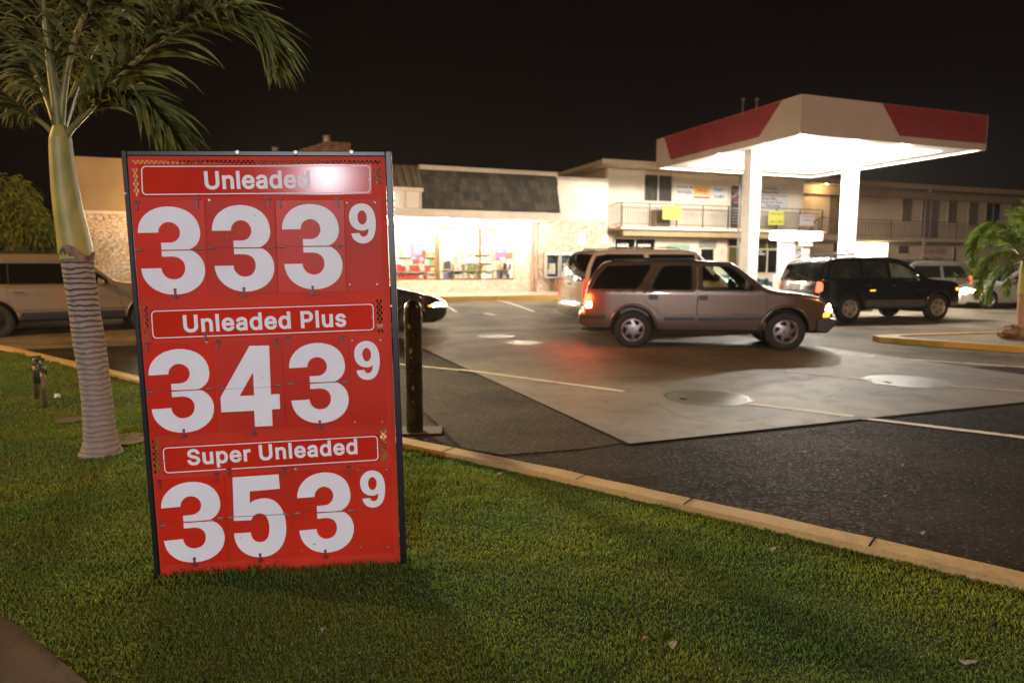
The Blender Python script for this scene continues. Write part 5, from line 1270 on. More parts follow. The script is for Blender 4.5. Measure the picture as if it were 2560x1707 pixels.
sgn('banner', 'pale white banner at the right end of the balcony rail', 'banner', (2095, 2250, 408, 522), VR+.02, mat('banner_grey', (.55,.50,.50), .6, var=.05),
    (('Now Leasing', .1, .78, .8, .12, M_LETR), ('Call Today', .2, .45, .5, .12, M_LETK)), 'banners on the balcony rail', th=.012)
sgn('shop_board', 'pale green blank board on the ground floor wall of the cream block', 'sign board', (697, 942, 722, 800), VB, mat('board_green', (.30,.42,.30), .6, var=.06))
sgn('wall_notice', 'tiny white notice on the wall right of the small dark window', 'notice', (1257, 1305, 770, 828), VB, mat('notice_pale', (.62,.58,.50), .6))
sgn('kerb_notice', 'pink strip sign at the left end of the balcony slab', 'sign', (100, 212, 512, 548), VR+.48, mat('sign_pink', (.72,.40,.32), .6), f=f6)
a0, z0 = u6(570, 505, VB-.35); a1, z1_ = u6(722, 362, VB-.35)
t = site('air_conditioner', 'brown boxy air conditioner behind the balcony rail under the window', 'air conditioner', (a0+a1)/2, VB-.2, zsl1)
MB().box(a0, a1, VB-.5, VB-.04, zsl1, z1_).build('cabinet', mat('aircon_brown', (.26,.17,.08), .6), t, .02); MB().box(a0+.05, a1-.05, VB-.508, VB-.502, zsl1+.1, z1_-.1).build('grille', M_RAIL, t)
def globe(x, y, f, v, on, label, group='globe lamps under balcony and eaves', r=.10):
    a, z = UZ(*f(x, y), v); t = site('globe_lamp', label, 'lamp', a, v, z, group)
    MB().cyl((a, v, z+.06), (a, v, z+.22), .02, n=8).build('stem', M_RAIL, t)
    MB().lathe([(.001,-r),(r*.7,-r*.7),(r,0),(r*.7,r*.7),(.03,r)], (a, v, z), n=16).build('globe', glow('globe_on', (1,.78,.42), 14) if on else mat('globe_off', (.75,.68,.55), .3), t)
    return t
globe(1225, 615, f6, VR+.6, False, 'unlit white globe lamp under the balcony of the cream block', r=.08)

# ------------------------------------------------------------------ far wing
VX, VXR = 32.2, 30.9
uw0, uw1 = UZ(1990, 500, VX)[0], UZ(2700, 500, VX)[0]
zs1 = u7(900, 748, VXR)[1]; zs0 = u7(900, 782, VXR)[1]; zf = u7(900, 122, VX-1.3)[1]
print('wing', uw0, uw1, zs0, zs1, zf)
wng = site('motel_wing', 'long dim tan two storey wing with balcony walk stretching to the right edge', 'building', uw0, VX, 0)
MB().box(uw0, uw1, VX, VX+.25, 0, zs0-.001).build('ground_wall', M_BWALL2, wng)
MB().box(uw0, uw1, VX, VX+.25, zs1+.001, zf-.25).build('upper_wall', M_BWALL2, wng)
MB().box(uw0, uw1, VX-1.3, VX+9, zf-.22, zf-.05).build('roof', M_BEAM, wng)
MB().box(uw0, uw1, VX-1.34, VX-1.302, zf-.30, zf).build('fascia', mat('wing_fascia', (.55,.38,.22), .7), wng)
MB().box(uw0, uw1, VXR, VX-.001, zs0, zs1).build('balcony_slab', mat('wing_slab', (.60,.44,.26), .7), wng)
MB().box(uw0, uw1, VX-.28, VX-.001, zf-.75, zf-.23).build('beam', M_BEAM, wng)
M_SHADE = mat('blind_brown', (.22,.15,.085), .7, var=.1, scale=3); M_GDOOR = mat('door_grey', (.20,.16,.13), .6)
M_WTR = mat('wing_trim', (.58,.43,.28), .7)
for a in ((965,1095,262,558),(1485,1608,292,578),(1715,1845,300,600),(2185,2310,335,640)): window(wng, *a, f7, VX, 1, M_SHADE, M_WTR, bars=10)
window(wng, 1180, 1405, 275, 742, f7, VX, 2, M_GDOOR, M_WTR, 'door')
window(wng, 1900, 2088, 322, 760, f7, VX, 2, mat('night_glass', (.02,.03,.03), .1), M_WTR, 'door')
window(wng, 150, 250, 262, 690, f7, VX, 1, M_SHADE, M_RAIL, 'door')
window(wng, 1160, 1435, 965, 1300, f7, VX, 2, mat('shop_curtain', (.32,.27,.22), .6, var=.3, scale=2), M_WTR, 'door')
window(wng, 1532, 1588, 855, 1240, f7, VX, 1, mat('night_glass', (.02,.03,.03), .1), M_WTR, 'door')
window(wng, 190, 235, 805, 900, f7, VX, 1, mat('night_glass', (.02,.03,.03), .1), M_WTR)
window(wng, 1680, 1760, 945, 1040, f7, VX, 1, mat('pale_blind', (.55,.48,.36), .6), M_WTR)
a0, z0 = u7(935, 920, VX); a1, z1_ = u7(1045, 838, VX)
tt = site('wall_board', 'small dark board on the ground floor wall of the far wing', 'board', a0, VX, z0); MB().box(a0, a1, VX-.05, VX-.001, z0, z1_).build('panel', mat('board_maroon', (.10,.06,.06), .6), tt); MB().box(a0+.06, a1-.06, VX-.056, VX-.051, z0+.1, z1_-.1).build('board_face', mat('board_face', (.14,.08,.08), .6, var=.4, scale=12), tt)
sgn('shop_sign', 'dim white shop sign with red letters over the curtained door of the far wing', 'sign', (1170, 1472, 843, 935), VX-.05, mat('shop_sign_pale', (.48,.38,.30), .6), (('Ka Lae Shop', .08, .3, .84, .45, M_LETR),), f=f7)
t = sgn('light_box', 'blank glowing white light box sign under the far wing balcony', 'light box', (437, 788, 805, 955), VX-.4, glow('lightbox_lit', (1.0, .97, .72), 4.5), f=f7, th=.18)
MB().box(*[UZ(*f7(a, 880), VX-.4)[0] for a in (430, 795)], VX-.40, VX-.36, UZ(*f7(437, 960), VX-.4)[1], UZ(*f7(437, 800), VX-.4)[1]).build('cabinet', M_WTR, t)
a = UZ(*f7(610, 880), VX-.4)
lamp('light_box_lamp', SW(a[0], VX-.9, a[1]), 35, (1.0, .9, .6), .4)
rl2 = site('wing_railing', 'thin dark railing along the far tan wing balcony', 'railing', uw0, VXR, zs1)
railing(rl2, uw0+.6, uw1, VXR+.06, zs1, 1.07, 96, 9, mat('railing_dim', (.11,.07,.045), .6))
globe(120, 118, f7, VX-.9, True, 'lit bright tube lamp under the eave where block and wing meet', r=.13)
a, z = u7(120, 118, VX-.9); lamp('eave_lamp', SW(a, VX-1.0, z-.25), 110, (1.0, .72, .38), .1)
globe(1290, 215, f7, VX-.9, False, 'unlit globe lamp under the roof of the far wing')
globe(1238, 800, f7, VX-.7, False, 'unlit white globe lamp under the far wing balcony')
t = site('wall_mast', 'slender pale pole in front of the far wing', 'pole', u7(1245,900,VXR-.3)[0], VXR-.3, 0)
a = u7(1245, 300, VXR-.3); MB().cyl((a[0], VXR-.3, 0), (a[0], VXR-.3, a[1]), .025, n=8).build('shaft', mat('mast_pale', (.5,.38,.28), .5), t); MB().cyl((a[0], VXR-.3, 0), (a[0], VXR-.3, .12), .09, n=10).build('foot', M_RAIL, t)
# stair rail curl between block and wing
a, z = u7(60, 520, VR+1.2); t = site('stair_rail', 'curved brown handrail at the head of the stair between the two buildings', 'railing', a, VR+1.2, zs1-.3)
P = [u7(x, y, VR+1.2) for x, y in ((-60,700),(-45,610),(-10,560),(40,520),(110,505))]
MB().tube([(p[0], VR+1.2, p[1]) for p in P], .03, 8).build('handrail', M_RAIL, t)
for p, x in ((P[1], 0), (P[3], 0)): MB().cyl((p[0], VR+1.2, zsl1-.3), (p[0], VR+1.2, p[1]), .018, n=6).build('post', M_RAIL, t)
# ================================================================== VEHICLES
def paint(name, c, rough=.28, metal=.35):
    m = mat(name, c, rough, metal, var=.04, scale=3, coat=1.0); return m
M_TYRE = mat('tyre_rubber', (.014,.013,.012), .75, var=.2, scale=20, bump=.2, bscale=60)
M_DARK = mat('under_black', (.008,.008,.008), .8)
M_PLAST = mat('black_plastic', (.018,.017,.016), .45, var=.15, scale=20)
M_TINT = mat('tinted_glass', (.006,.006,.006), .03, var=.2, scale=2, spec=.9)
M_TINT2 = mat('dusk_glass', (.030,.032,.026), .05, var=.5, scale=1.6, spec=.9)
M_CLR = glass('car_glass', (.88,.97,.93), .95, .02)
M_CHR = mat('chrome', (.70,.68,.66), .12, 1.0, .05, 20)
M_ALLOY = mat('alloy_rim', (.34,.29,.28), .32, .85, .06, 20)
M_HEAD = glow('headlight_lit', (1.0, .86, .58), 14); M_HEADOFF = mat('headlight_off', (.6,.58,.52), .1, .3)
M_TAILON = glow('tail_lamp_lit', (1.0, .09, .035), 4.5); M_TAILHOT = glow('tail_lamp_core', (1.0, .62, .28), 16)
M_TAIL = glow('tail_lamp_red', (.8, .03, .02), .9); M_AMB = glow('turn_lamp_amber', (1.0, .40, .05), 3.2)
M_PLATE = mat('licence_plate', (.62,.60,.58), .4, var=.2, scale=30)
M_SEAT = mat('seat_cloth', (.34,.31,.27), .9); M_DASH = mat('dash_black', (.02,.02,.02), .6)

def chaikin(P, k):
    for _ in range(k):
        Q = [P[0]]
        for a, b in zip(P[:-1], P[1:]): Q += [(a[0]*.75+b[0]*.25, a[1]*.75+b[1]*.25), (a[0]*.25+b[0]*.75, a[1]*.25+b[1]*.75)]
        P = Q + [P[-1]]
    return P
def arc(cx, cz, r, a0, a1, n=16): return [(cx+r*math.cos(R(a0+(a1-a0)*i/n)), cz+r*math.sin(R(a0+(a1-a0)*i/n))) for i in range(n+1)]

def car(name, label, cat, sp, rear_w, front_w, group=None, zoff=0.0):
    """sp: spec with x measured forward from the rear axle.  rear_w/front_w: ground points of the wheels on the viewer's side (right or left)."""
    wb = sp['wb']; side = sp.get('side', -1); w2 = sp['width']/2
    rw, fw_ = Vector(rear_w[:2]), Vector(front_w[:2]); hd = (fw_-rw).normalized(); ang = math.atan2(hd.y, hd.x)
    lat = Vector((-hd.y, hd.x))                                   # car's left
    c = (rw if sp.get('anchor') == 'rear' else rw + (fw_-rw)*.5 - hd*wb/2) - lat*side*(w2-.06)
    t = thing(name, label, cat, (c.x, c.y, zoff), ang, group)
    body_m = sp['paint']; lower_m = sp.get('lower', body_m)
    zbelt, tum = sp['belt'], sp['tumble']; x0s, x1s = sp['x0'], sp['x1']; r = sp.get('fillet', .07)
    def hw(x, z):
        h = w2
        if z > zbelt: h -= (z-zbelt)*tum + .02*sm((z-zbelt)/.12)
        if z < .62: h -= (.62-z)**2*.35
        if x > x1s-.9: h -= sp.get('ftap', .20)*((x-(x1s-.9))/.9)**2.2
        if x < x0s+.6: h -= sp.get('rtap', .09)*((x0s+.6-x)/.6)**2
        return h
    sil = chaikin(sp['sil'], 2)                                   # from front bottom over the roof to rear bottom
    n = len(sil); N = []
    for i in range(n):
        a, b = sil[max(0, i-1)], sil[min(n-1, i+1)]; dx, dz = b[0]-a[0], b[1]-a[1]; L = math.hypot(dx, dz) or 1
        N.append((dz/L, -dx/L))                                   # outward for a front-to-back path
    sgn_ = 1 if N[n//2][1] > 0 else -1
    N = [(a*sgn_, b*sgn_) for a, b in N]
    ins = [(p[0]-q[0]*r, p[1]-q[1]*r) for p, q in zip(sil, N)]
    # bottom edge with wheel arches, rear to front
    zb, ra = sp['zb'], sp['arch']; wr = sp['wheel']; zc = sp.get('archz', wr)
    dz_ = zb-zc; hx = math.sqrt(max(.01, ra*ra-dz_*dz_)); a_s = math.degrees(math.asin(dz_/ra))
    bottom = []
    for cx in (0, wb):
        bottom += arc(cx, zc, ra, 180-a_s, a_s, 18)
    outline = ins + bottom
    wins = sp.get('wins', []); doors = sp.get('doors', [])
    def inset_poly(P, d):
        cx = sum(p[0] for p in P)/len(P); cz = sum(p[1] for p in P)/len(P)
        ar = sum(P[i][0]*P[(i+1) % len(P)][1]-P[(i+1) % len(P)][0]*P[i][1] for i in range(len(P)))
        s_ = 1 if ar > 0 else -1; out = []
        for i in range(len(P)):
            a, b, c_ = P[i-1], P[i], P[(i+1) % len(P)]
            e1 = Vector((b[0]-a[0], b[1]-a[1])); e2 = Vector((c_[0]-b[0], c_[1]-b[1]))
            if e1.length < 1e-6 or e2.length < 1e-6: out.append(b); continue
            e1.normalize(); e2.normalize(); n1 = Vector((-e1.y, e1.x))*s_; n2 = Vector((-e2.y, e2.x))*s_; m_ = n1+n2
            k = 2*d/max(.6, m_.length_squared)*1.0
            out.append((b[0]+m_.x*k, b[1]+m_.y*k))
        return out
    def sidepanel(pname, ol, holes, m, sides=(1, -1), off=0.0, grid=.09, parent=t, thick=0.0, smooth=True, dens=.12):
        vv, tr = cdt(ol, holes, grid=grid, dens=dens if grid else 0)
        tr = [t_ if (vv[t_[1]][0]-vv[t_[0]][0])*(vv[t_[2]][1]-vv[t_[0]][1]) > (vv[t_[1]][1]-vv[t_[0]][1])*(vv[t_[2]][0]-vv[t_[0]][0]) else tuple(reversed(t_)) for t_ in tr]
        b = MB(); NN = []; e_ = .015
        def nrm(x, z, s, k=1):                                      # true surface normal, so reflections run clean across the triangles
            v = Vector((-(hw(x+e_, z)-hw(x-e_, z))/(2*e_), s, -(hw(x, z+e_)-hw(x, z-e_))/(2*e_))).normalized(); return tuple(v*k)
        for s in sides:
            V = [(x, s*(hw(x, z)+off), z) for x, z in vv]
            b.add(V, [t_ if s < 0 else tuple(reversed(t_)) for t_ in tr], smooth); NN += [nrm(x, z, s) for x, z in vv]
            if thick:
                b.add([(x, s*(hw(x, z)+off-thick), z) for x, z in vv], [t_ if s > 0 else tuple(reversed(t_)) for t_ in tr], smooth); NN += [nrm(x, z, s, -1) for x, z in vv]
                from collections import Counter
                c_ = Counter(); 
                for q_ in tr:
                    for i in range(3): a_, e_ = q_[i], q_[(i+1) % 3]; c_[(min(a_, e_), max(a_, e_))] += 1
                o_ = len(b.v)-2*len(vv); k_ = len(vv)
                for (a_, e_), cc in c_.items():
                    if cc == 1:
                        P4 = [Vector(b.v[i]) for i in (o_+a_, o_+e_, o_+e_+k_, o_+a_+k_)]; fn = (P4[1]-P4[0]).cross(P4[2]-P4[0])
                        b.add(P4, [(0, 1, 2, 3)]); NN += [tuple(fn.normalized()) if fn.length > 1e-12 else (0, 0, 1)]*4
        return b.build(pname, m, parent, normals=NN)
    gap = .006
    holes = [inset_poly(d['poly'], -gap) for d in doors] + [w for w in wins if not any(inside(np.array([w[0]]), d['poly'])[0] for d in doors)]
    body = sidepanel('body', outline, holes, body_m)
    drs = []
    for d in doors:
        hs = [w for w in wins if inside(np.array([w[0]]), d['poly'])[0]]
        for s in (side, -side):
            dr = sidepanel('door', d['poly'], hs, body_m, (s,), thick=.012)
            drs.append((dr, s, d))
            for hx_, hz_ in d.get('handle', []):
                b = MB()
                if sp.get('flap'):
                    P = rrect(hx_-.085, hx_+.085, hz_-.045, hz_+.045, .015); 
                    b.add([(x, s*(hw(x, z)+.003), z) for x, z in P], [tuple(range(len(P)))]); b.build('handle', M_PLAST, dr)
                else:
                    y = hw(hx_, hz_); b.tube([(hx_-.09, s*(y-.005), hz_), (hx_-.07, s*(y+.03), hz_), (hx_+.07, s*(y+.03), hz_), (hx_+.09, s*(y-.005), hz_)], .012, 8)
                    b.build('handle', sp.get('handle_m', body_m), dr)
    for k, w in enumerate(wins):
        gm = sp.get('winm', [M_TINT]*9)[k]
        own = [d_ for d_ in drs if inside(np.array([w[0]]), d_[2]['poly'])[0]]
        if own:
            for dr, s, d in own: sidepanel('window', inset_poly(w, -.004), [], gm, (s,), -.008, 0, dr)
        else:
            for s in (1, -1): sidepanel('window', inset_poly(w, -.004), [], gm, (s,), -.008, 0)
        fr = sp.get('framecol')
        if fr:
            for s in (1, -1): sidepanel('window_seal', inset_poly(w, -.012), [inset_poly(w, .012)], fr, (s,), .002, 0)
    # over-body strip
    D_ = [0, .08, .25, .5, .75, 1.0]
    def row(i, smax=1.0):
        h = hw(*ins[i]); ys = [h - r*d_ for d_ in D_]
        inner = ys[-1]; ys += [inner*f for f in (.8, .5, .2)]
        out = []
        for y in ys:
            d_ = min(1, (h-y)/r); off = r*math.sqrt(max(0, 1-(1-d_)**2))
            bulge = sp.get('bulge', .05)*(1-(y/h)**2)
            out.append((y, off+bulge*(abs(N[i][0])*.9+.35*abs(N[i][1]))))
        out = out + [(-a, b) for a, b in reversed(out)]
        return [(ins[i][0]+N[i][0]*o, y, ins[i][1]+N[i][1]*o) for y, o in out]
    rows = [row(i) for i in range(n)]; m_ = len(rows[0])
    segs = {'shell': ([], body_m), 'windshield': ([], sp.get('wsm', M_TINT)), 'rear_window': ([], sp.get('rwm', M_TINT)), 'front_bumper': ([], lower_m), 'rear_bumper': ([], lower_m)}
    for i in range(n-1):
        xm, zm = (sil[i][0]+sil[i+1][0])/2, (sil[i][1]+sil[i+1][1])/2
        for j in range(m_-1):
            key = 'shell'
            if zm < sp.get('bump_top', .6): key = 'front_bumper' if xm > 1 else 'rear_bumper'
            g1, g2 = sp['ws'], sp['rw']
            if g1[0] < xm < g1[1] and zm > g1[2] and 5 <= j <= m_-7: key = 'windshield'
            if g2[0] < xm < g2[1] and g2[2] < zm < g2[3] and 5 <= j <= m_-7: key = 'rear_window'
            segs[key][0].append((i, j))
    flat = [p for r_ in rows for p in r_]
    for key, (L, m) in segs.items():
        if not L: continue
        use = sorted({k for i, j in L for k in (i*m_+j, i*m_+j+1, (i+1)*m_+j, (i+1)*m_+j+1)}); mp = {k: q for q, k in enumerate(use)}
        MB().add([flat[k] for k in use], [(mp[i*m_+j], mp[i*m_+j+1], mp[(i+1)*m_+j+1], mp[(i+1)*m_+j]) for i, j in L], True).build(key, m, t)
    # arch lips and liners, floor
    for cx in (0, wb):
        for s in (1, -1):
            A = arc(cx, zc, ra+.004, 180-a_s-2, a_s+2, 22); rr_ = sp.get('lip', .02)
            MB().tube([(x, s*(hw(x, z)+.0), z) for x, z in A], rr_, 8).build('wheel_arch', sp.get('lipm', body_m), t)
        MB().prism(arc(cx, zc, ra-.005, 200, -20, 16), -w2+.30, w2-.30, 'y').build('arch_liner', M_DARK, t)
    for s in (1, -1):
        for cx in (0, wb):
            b = MB(); A = arc(cx, zc, ra+.002, 180-a_s, a_s, 16)
            b.add([(x, s*(hw(x, z)-.001), z) for x, z in A]+[(x, s*(w2-.32), z) for x, z in A], [(i, i+1, 17+i+1, 17+i) for i in range(16)], True)
            b.build('arch_liner', M_DARK, t)
    MB().box(x0s+.25, x1s-.3, -w2+.24, w2-.24, zb-.06, zb+.12).build('underbody', M_DARK, t)
    MB().box(ra+.02, wb-ra-.02, -w2+.13, w2-.13, zb-.05, zb+.06).build('sill', sp.get('sillm', M_DARK), t)
    if not sp.get('interior'):
        MB().box(x0s+.4, x1s-1.3, -w2+.2, w2-.2, zb+.13, zbelt-.05).build('cabin_floor', M_DARK, t)
    else:
        MB().box(x0s+.4, wb+.2, -w2+.2, w2-.2, zb+.13, zb+.2).build('cabin_floor', M_DARK, t)
        for s in (1, -1):
            b = MB(); sx_ = sp['seatx']; b.box(sx_-.05, sx_+.48, s*.38-.24, s*.38+.24, zb+.2, zb+.45); 
            b.add([(sx_-.28, s*.38-.23, 1.12), (sx_-.28, s*.38+.23, 1.12), (sx_-.14, s*.38+.23, 1.15), (sx_-.14, s*.38-.23, 1.15), (sx_-.1, s*.38-.24, zb+.40), (sx_-.1, s*.38+.24, zb+.40), (sx_+.06, s*.38+.24, zb+.46), (sx_+.06, s*.38-.24, zb+.46)],
                  [(0,1,2,3),(4,5,1,0),(7,3,2,6),(0,3,7,4),(1,5,6,2)])
            b.box(sx_-.30, sx_-.20, s*.38-.13, s*.38+.13, 1.17, 1.36); b.build('seat', M_SEAT, t, .03)
        MB().box(sx_+.95, sx_+1.35, -w2+.2, w2-.2, .75, 1.06).build('dashboard', M_DASH, t, .03)
        b = MB(); c_ = Vector((sx_+.68, .38, 1.02)); ax = Vector((.9, 0, .45)).normalized(); e1 = Vector((0, 1, 0)); e2 = ax.cross(e1)
        b.tube([c_+(e1*math.cos(q_)+e2*math.sin(q_))*.19 for q_ in [2*math.pi*i/24 for i in range(25)]], .014, 8); b.tube([c_-e1*.18, c_+e1*.18], .014, 6); b.tube([c_, c_+ax*.3], .02, 6)
        b.build('steering_wheel', M_PLAST, t)
        MB().box(sx_-1.6, sx_-.6, -w2+.25, w2-.25, zb+.2, 1.02).build('rear_seat', M_SEAT, t, .04)
    # wheels
    for cx in (0, wb):
        for s in (1, -1):
            y = s*(w2-.115); W_ = sp.get('tyrew', .22); rr = sp.get('rim', wr*.6)
            wh = bpy.data.objects.new('wheel', None); S.collection.objects.link(wh); wh.parent = t; wh.location = (cx, y, wr)
            wh.rotation_euler = (0, R(sp.get('spin', 10)+cx*7), 0)
            pr = [(rr, -W_/2+.01), (rr+.02, -W_/2), (wr-.05, -W_/2-.006), (wr-.015, -W_/2+.015), (wr, -W_/2+.045), (wr, W_/2-.045), (wr-.015, W_/2-.015), (wr-.05, W_/2+.006), (rr+.02, W_/2), (rr, W_/2-.01)]
            MB().lathe(pr, (0, 0, 0), 'y', 40).build('tyre', M_TYRE, wh)
            yo = s*(W_/2-.03)
            b = MB(); b.lathe([(rr+.004, s*W_/2-s*.006), (rr-.012, s*W_/2+s*.004), (rr-.022, yo)], (0, 0, 0), 'y', 36)
            hol = []
            ns = sp.get('slots', 6); kind = sp.get('slotkind', 'spoke')
            for q_ in range(ns):
                a0 = 2*math.pi*q_/ns
                def P2(r_, a): return (r_*math.cos(a), r_*math.sin(a))
                if kind == 'swirl':
                    A_ = .62*2*math.pi/ns; L_ = [P2(rr*.86, a0), P2(rr*.86, a0+A_*.5), P2(rr*.84, a0+A_), P2(rr*.62, a0+A_*.75), P2(rr*.48, a0-.05), P2(rr*.66, a0-.18)]
                elif kind == 'hole':
                    L_ = [(rr*.62*math.cos(a0)+rr*.17*math.cos(x)*1.0, rr*.62*math.sin(a0)+rr*.17*math.sin(x)) for x in [2*math.pi*i/10 for i in range(10)]]
                else:
                    A_ = .30*2*math.pi/ns; L_ = [P2(rr*.88, a0-A_), P2(rr*.90, a0), P2(rr*.88, a0+A_), P2(rr*.36, a0+A_*.55), P2(rr*.36, a0-A_*.55)]
                hol.append(L_)
            vv, tr = cdt([(math.cos(2*math.pi*i/36)*(rr-.016), math.sin(2*math.pi*i/36)*(rr-.016)) for i in range(36)], hol, grid=rr*.2)
            dome = lambda x, z: yo + s*.02*(1-(math.hypot(x, z)/rr)**2)
            b.add([(x, dome(x, z), z) for x, z in vv], tr, True)
            b.cyl((0, yo, 0), (0, yo+s*.035, 0), rr*.22, rr*.17, 16)
            for q_ in hol:
                k_ = len(q_); b.add([(x, dome(x, z), z) for x, z in q_]+[(x, dome(x, z)-s*.03, z) for x, z in q_], [(i, (i+1) % k_, k_+(i+1) % k_, k_+i) for i in range(k_)])
            b.build('rim', sp.get('rimm', M_ALLOY), wh)
            MB().cyl((0, yo-s*.05, 0), (0, yo-s*.045, 0), rr-.004, n=24).build('brake', M_DARK, wh)
    # patches
    for pch in sp.get('side_patches', []):
        pn, poly, m, off = pch[:4]; th = pch[4] if len(pch) > 4 else 0
        for s in (side, -side): sidepanel(pn, poly, [], m, (s,), off, .08 if len(poly) < 30 else 0, t, th, dens=.08)
    def face_pt(i0, y):                                            # on the strip: fractional silhouette index
        i = min(n-2, int(i0)); f = i0-i
        def at(i_):
            h = hw(*ins[i_]); d_ = min(1, max(0, (h-abs(y))/r)); off = r*math.sqrt(max(0, 1-(1-d_)**2)) + sp.get('bulge', .05)*max(0, 1-(y/h)**2)*(abs(N[i_][0])*.9+.35*abs(N[i_][1]))
            return Vector((ins[i_][0]+N[i_][0]*off, y, ins[i_][1]+N[i_][1]*off)), Vector((N[i_][0], 0, N[i_][1]))
        a, na = at(i); b, nb = at(i+1); return a.lerp(b, f), na.lerp(nb, f).normalized()
    def idx_at(z, front):
        rng_ = range(0, n-1) if front else range(n-1, 0, -1)
        for i in rng_:
            j = i+1 if front else i-1
            za, zb_ = sil[i][1], sil[j][1]
            if za <= z <= zb_: 
                f = (z-za)/max(1e-6, zb_-za); return i+f if front else i-f
        return 0
    for pn, front, y0, y1, z0, z1_, m, off in sp.get('face_patches', []):
        b = MB(); K, L = 6, 4; P = []
        for a in range(L+1):
            for c_ in range(K+1):
                z = z0+(z1_-z0)*a/L; y = y0+(y1-y0)*c_/K; p, nn = face_pt(idx_at(z, front), y); P.append(p+nn*off)
        b.add(P, [(a*(K+1)+c_, a*(K+1)+c_+1, (a+1)*(K+1)+c_+1, (a+1)*(K+1)+c_) for a in range(L) for c_ in range(K)], True)
        b.build(pn, m, t)
    for s in (1, -1):                                               # mirrors
        mx, mz = sp['mirror']; y = hw(mx, mz)
        b = MB(); b.add([(mx-.05, s*(y+.03), mz-.06), (mx+.07, s*(y+.03), mz-.07), (mx+.10, s*(y+.03), mz+.02), (mx-.03, s*(y+.03), mz+.12),
                         (mx-.07, s*(y+.22), mz-.05), (mx+.02, s*(y+.22), mz-.06), (mx+.03, s*(y+.22), mz+.06), (mx-.06, s*(y+.22), mz+.11)],
                        [(0,1,2,3),(4,7,6,5),(0,4,5,1),(1,5,6,2),(2,6,7,3),(3,7,4,0)], True)
        b.build('mirror', sp.get('mirrorm', M_PLAST), t, .015)
        MB().tube([(mx, s*(y-.01), mz-.03), (mx, s*(y+.06), mz-.02)], .02, 6).build('mirror_arm', M_PLAST, t)
    if sp.get('rack'):
        for s in (1, -1):
            P = [(x, s*(hw(x, z)-.04), z) for x, z in sp['rack']]; MB().tube(P, sp.get('railr', .016), 8).build('roof_rail', sp.get('rackm', M_PLAST), t)
        for x in sp.get('bars', []):
            z = sp['rack'][len(sp['rack'])//2][1]; y = hw(x, z)-.05; MB().box(x-.02, x+.02, -y, y, z-.012, z+.012).build('cross_bar', M_PLAST, t)
    sp['hw'] = hw
    return t

def prof(L): return [tuple(p) for p in L]
# ---- tan compact wagon in the middle
zx = lambda x, y: ((x-665)/450.0, (947+(x-665)*23/1225.0-y)/450.0)
M_MLD = mat('moulding_dark_brown', (.028,.020,.016), .35, .2, .1, 20)
TANC = paint('paint_bronze_cladding', (.095,.062,.045), .36, .4)
TANP = paint('paint_bronze', (.130,.082,.054), .30, .45); TANL = paint('paint_bronze_lower', (.062,.045,.037), .38, .4)
f_door = [zx(*p) for p in ((1190,668),(1188,470),(1190,300),(1205,252),(1440,254),(1482,272),(1560,345),(1690,478),(1732,492),(1738,560),(1735,672))]
r_door = [zx(*p) for p in ((880,660),(850,610),(815,585),(757,560),(755,500),(765,440),(800,360),(870,248),(905,242),(1178,246),(1184,300),(1183,470),(1184,666))]
blz_wins = [
    [zx(*p) for p in ((297,442),(300,415),(335,345),(385,280),(440,246),(800,243),(808,252),(790,300),(742,380),(700,432),(670,447))],
    [zx(*p) for p in ((820,452),(822,420),(860,330),(902,266),(930,254),(1128,256),(1142,268),(1142,450),(1134,462),(836,460))],
    [zx(*p) for p in ((1226,462),(1222,280),(1232,264),(1432,265),(1466,280),(1530,342),(1590,400),(1645,462),(1600,470),(1240,470))]]
sil = [zx(*p) for p in ((2150,826),(2205,828),(2262,775),(2288,712),(2262,700),(2252,640),(2235,600),(2185,556),(2120,530),(2040,512),(1850,486),(1742,468),(1690,424),(1480,256),(1440,240),(1300,228),(1000,216),(700,212),(480,212),(425,222),(380,262),(330,330),(285,420),(268,480),(258,600),(250,632),(212,645),(205,700),(215,735),(260,762),(330,790))]
blz = dict(wb=2.722, width=1.74, side=-1, paint=TANP, lower=TANC, belt=1.09, tumble=.30, x0=-1.03, x1=3.6, sil=sil, zb=.375, arch=.425, archz=.385, wheel=.352,
    wins=blz_wins, winm=[M_TINT, M_TINT, M_CLR], doors=[dict(poly=r_door, handle=[zx(830,517)]), dict(poly=f_door, handle=[zx(1233,527)])],
    flap=True, ws=(1.75, 2.42, 1.14), rw=(-.90, -.58, 1.06, 1.50), wsm=M_CLR, rwm=M_TINT, bump_top=.62, interior=True, seatx=1.35, mirror=(2.02, 1.16), slots=6, slotkind='swirl', rim=.215, lip=.028,
    lipm=TANC, rimm=mat('swirl_rim', (.22,.17,.16), .34, .85, .1, 20), framecol=M_PLAST, ftap=.16, rtap=.09, fillet=.075, bulge=.06, tyrew=.24, railr=.026,
    rack=[(-.42,1.60),(-.36,1.655),(.1,1.672),(.7,1.668),(1.05,1.655),(1.18,1.60)], bars=(-.1,.75))
def bandp(x0, x1, y0, y1, r_=8): return [zx(x, y) for x, y in rrect(x0, x1, y0, y1, r_, 3)]
ledge = [zx(*p) for p in ((880,720),(1740,730),(1740,748),(880,738))]
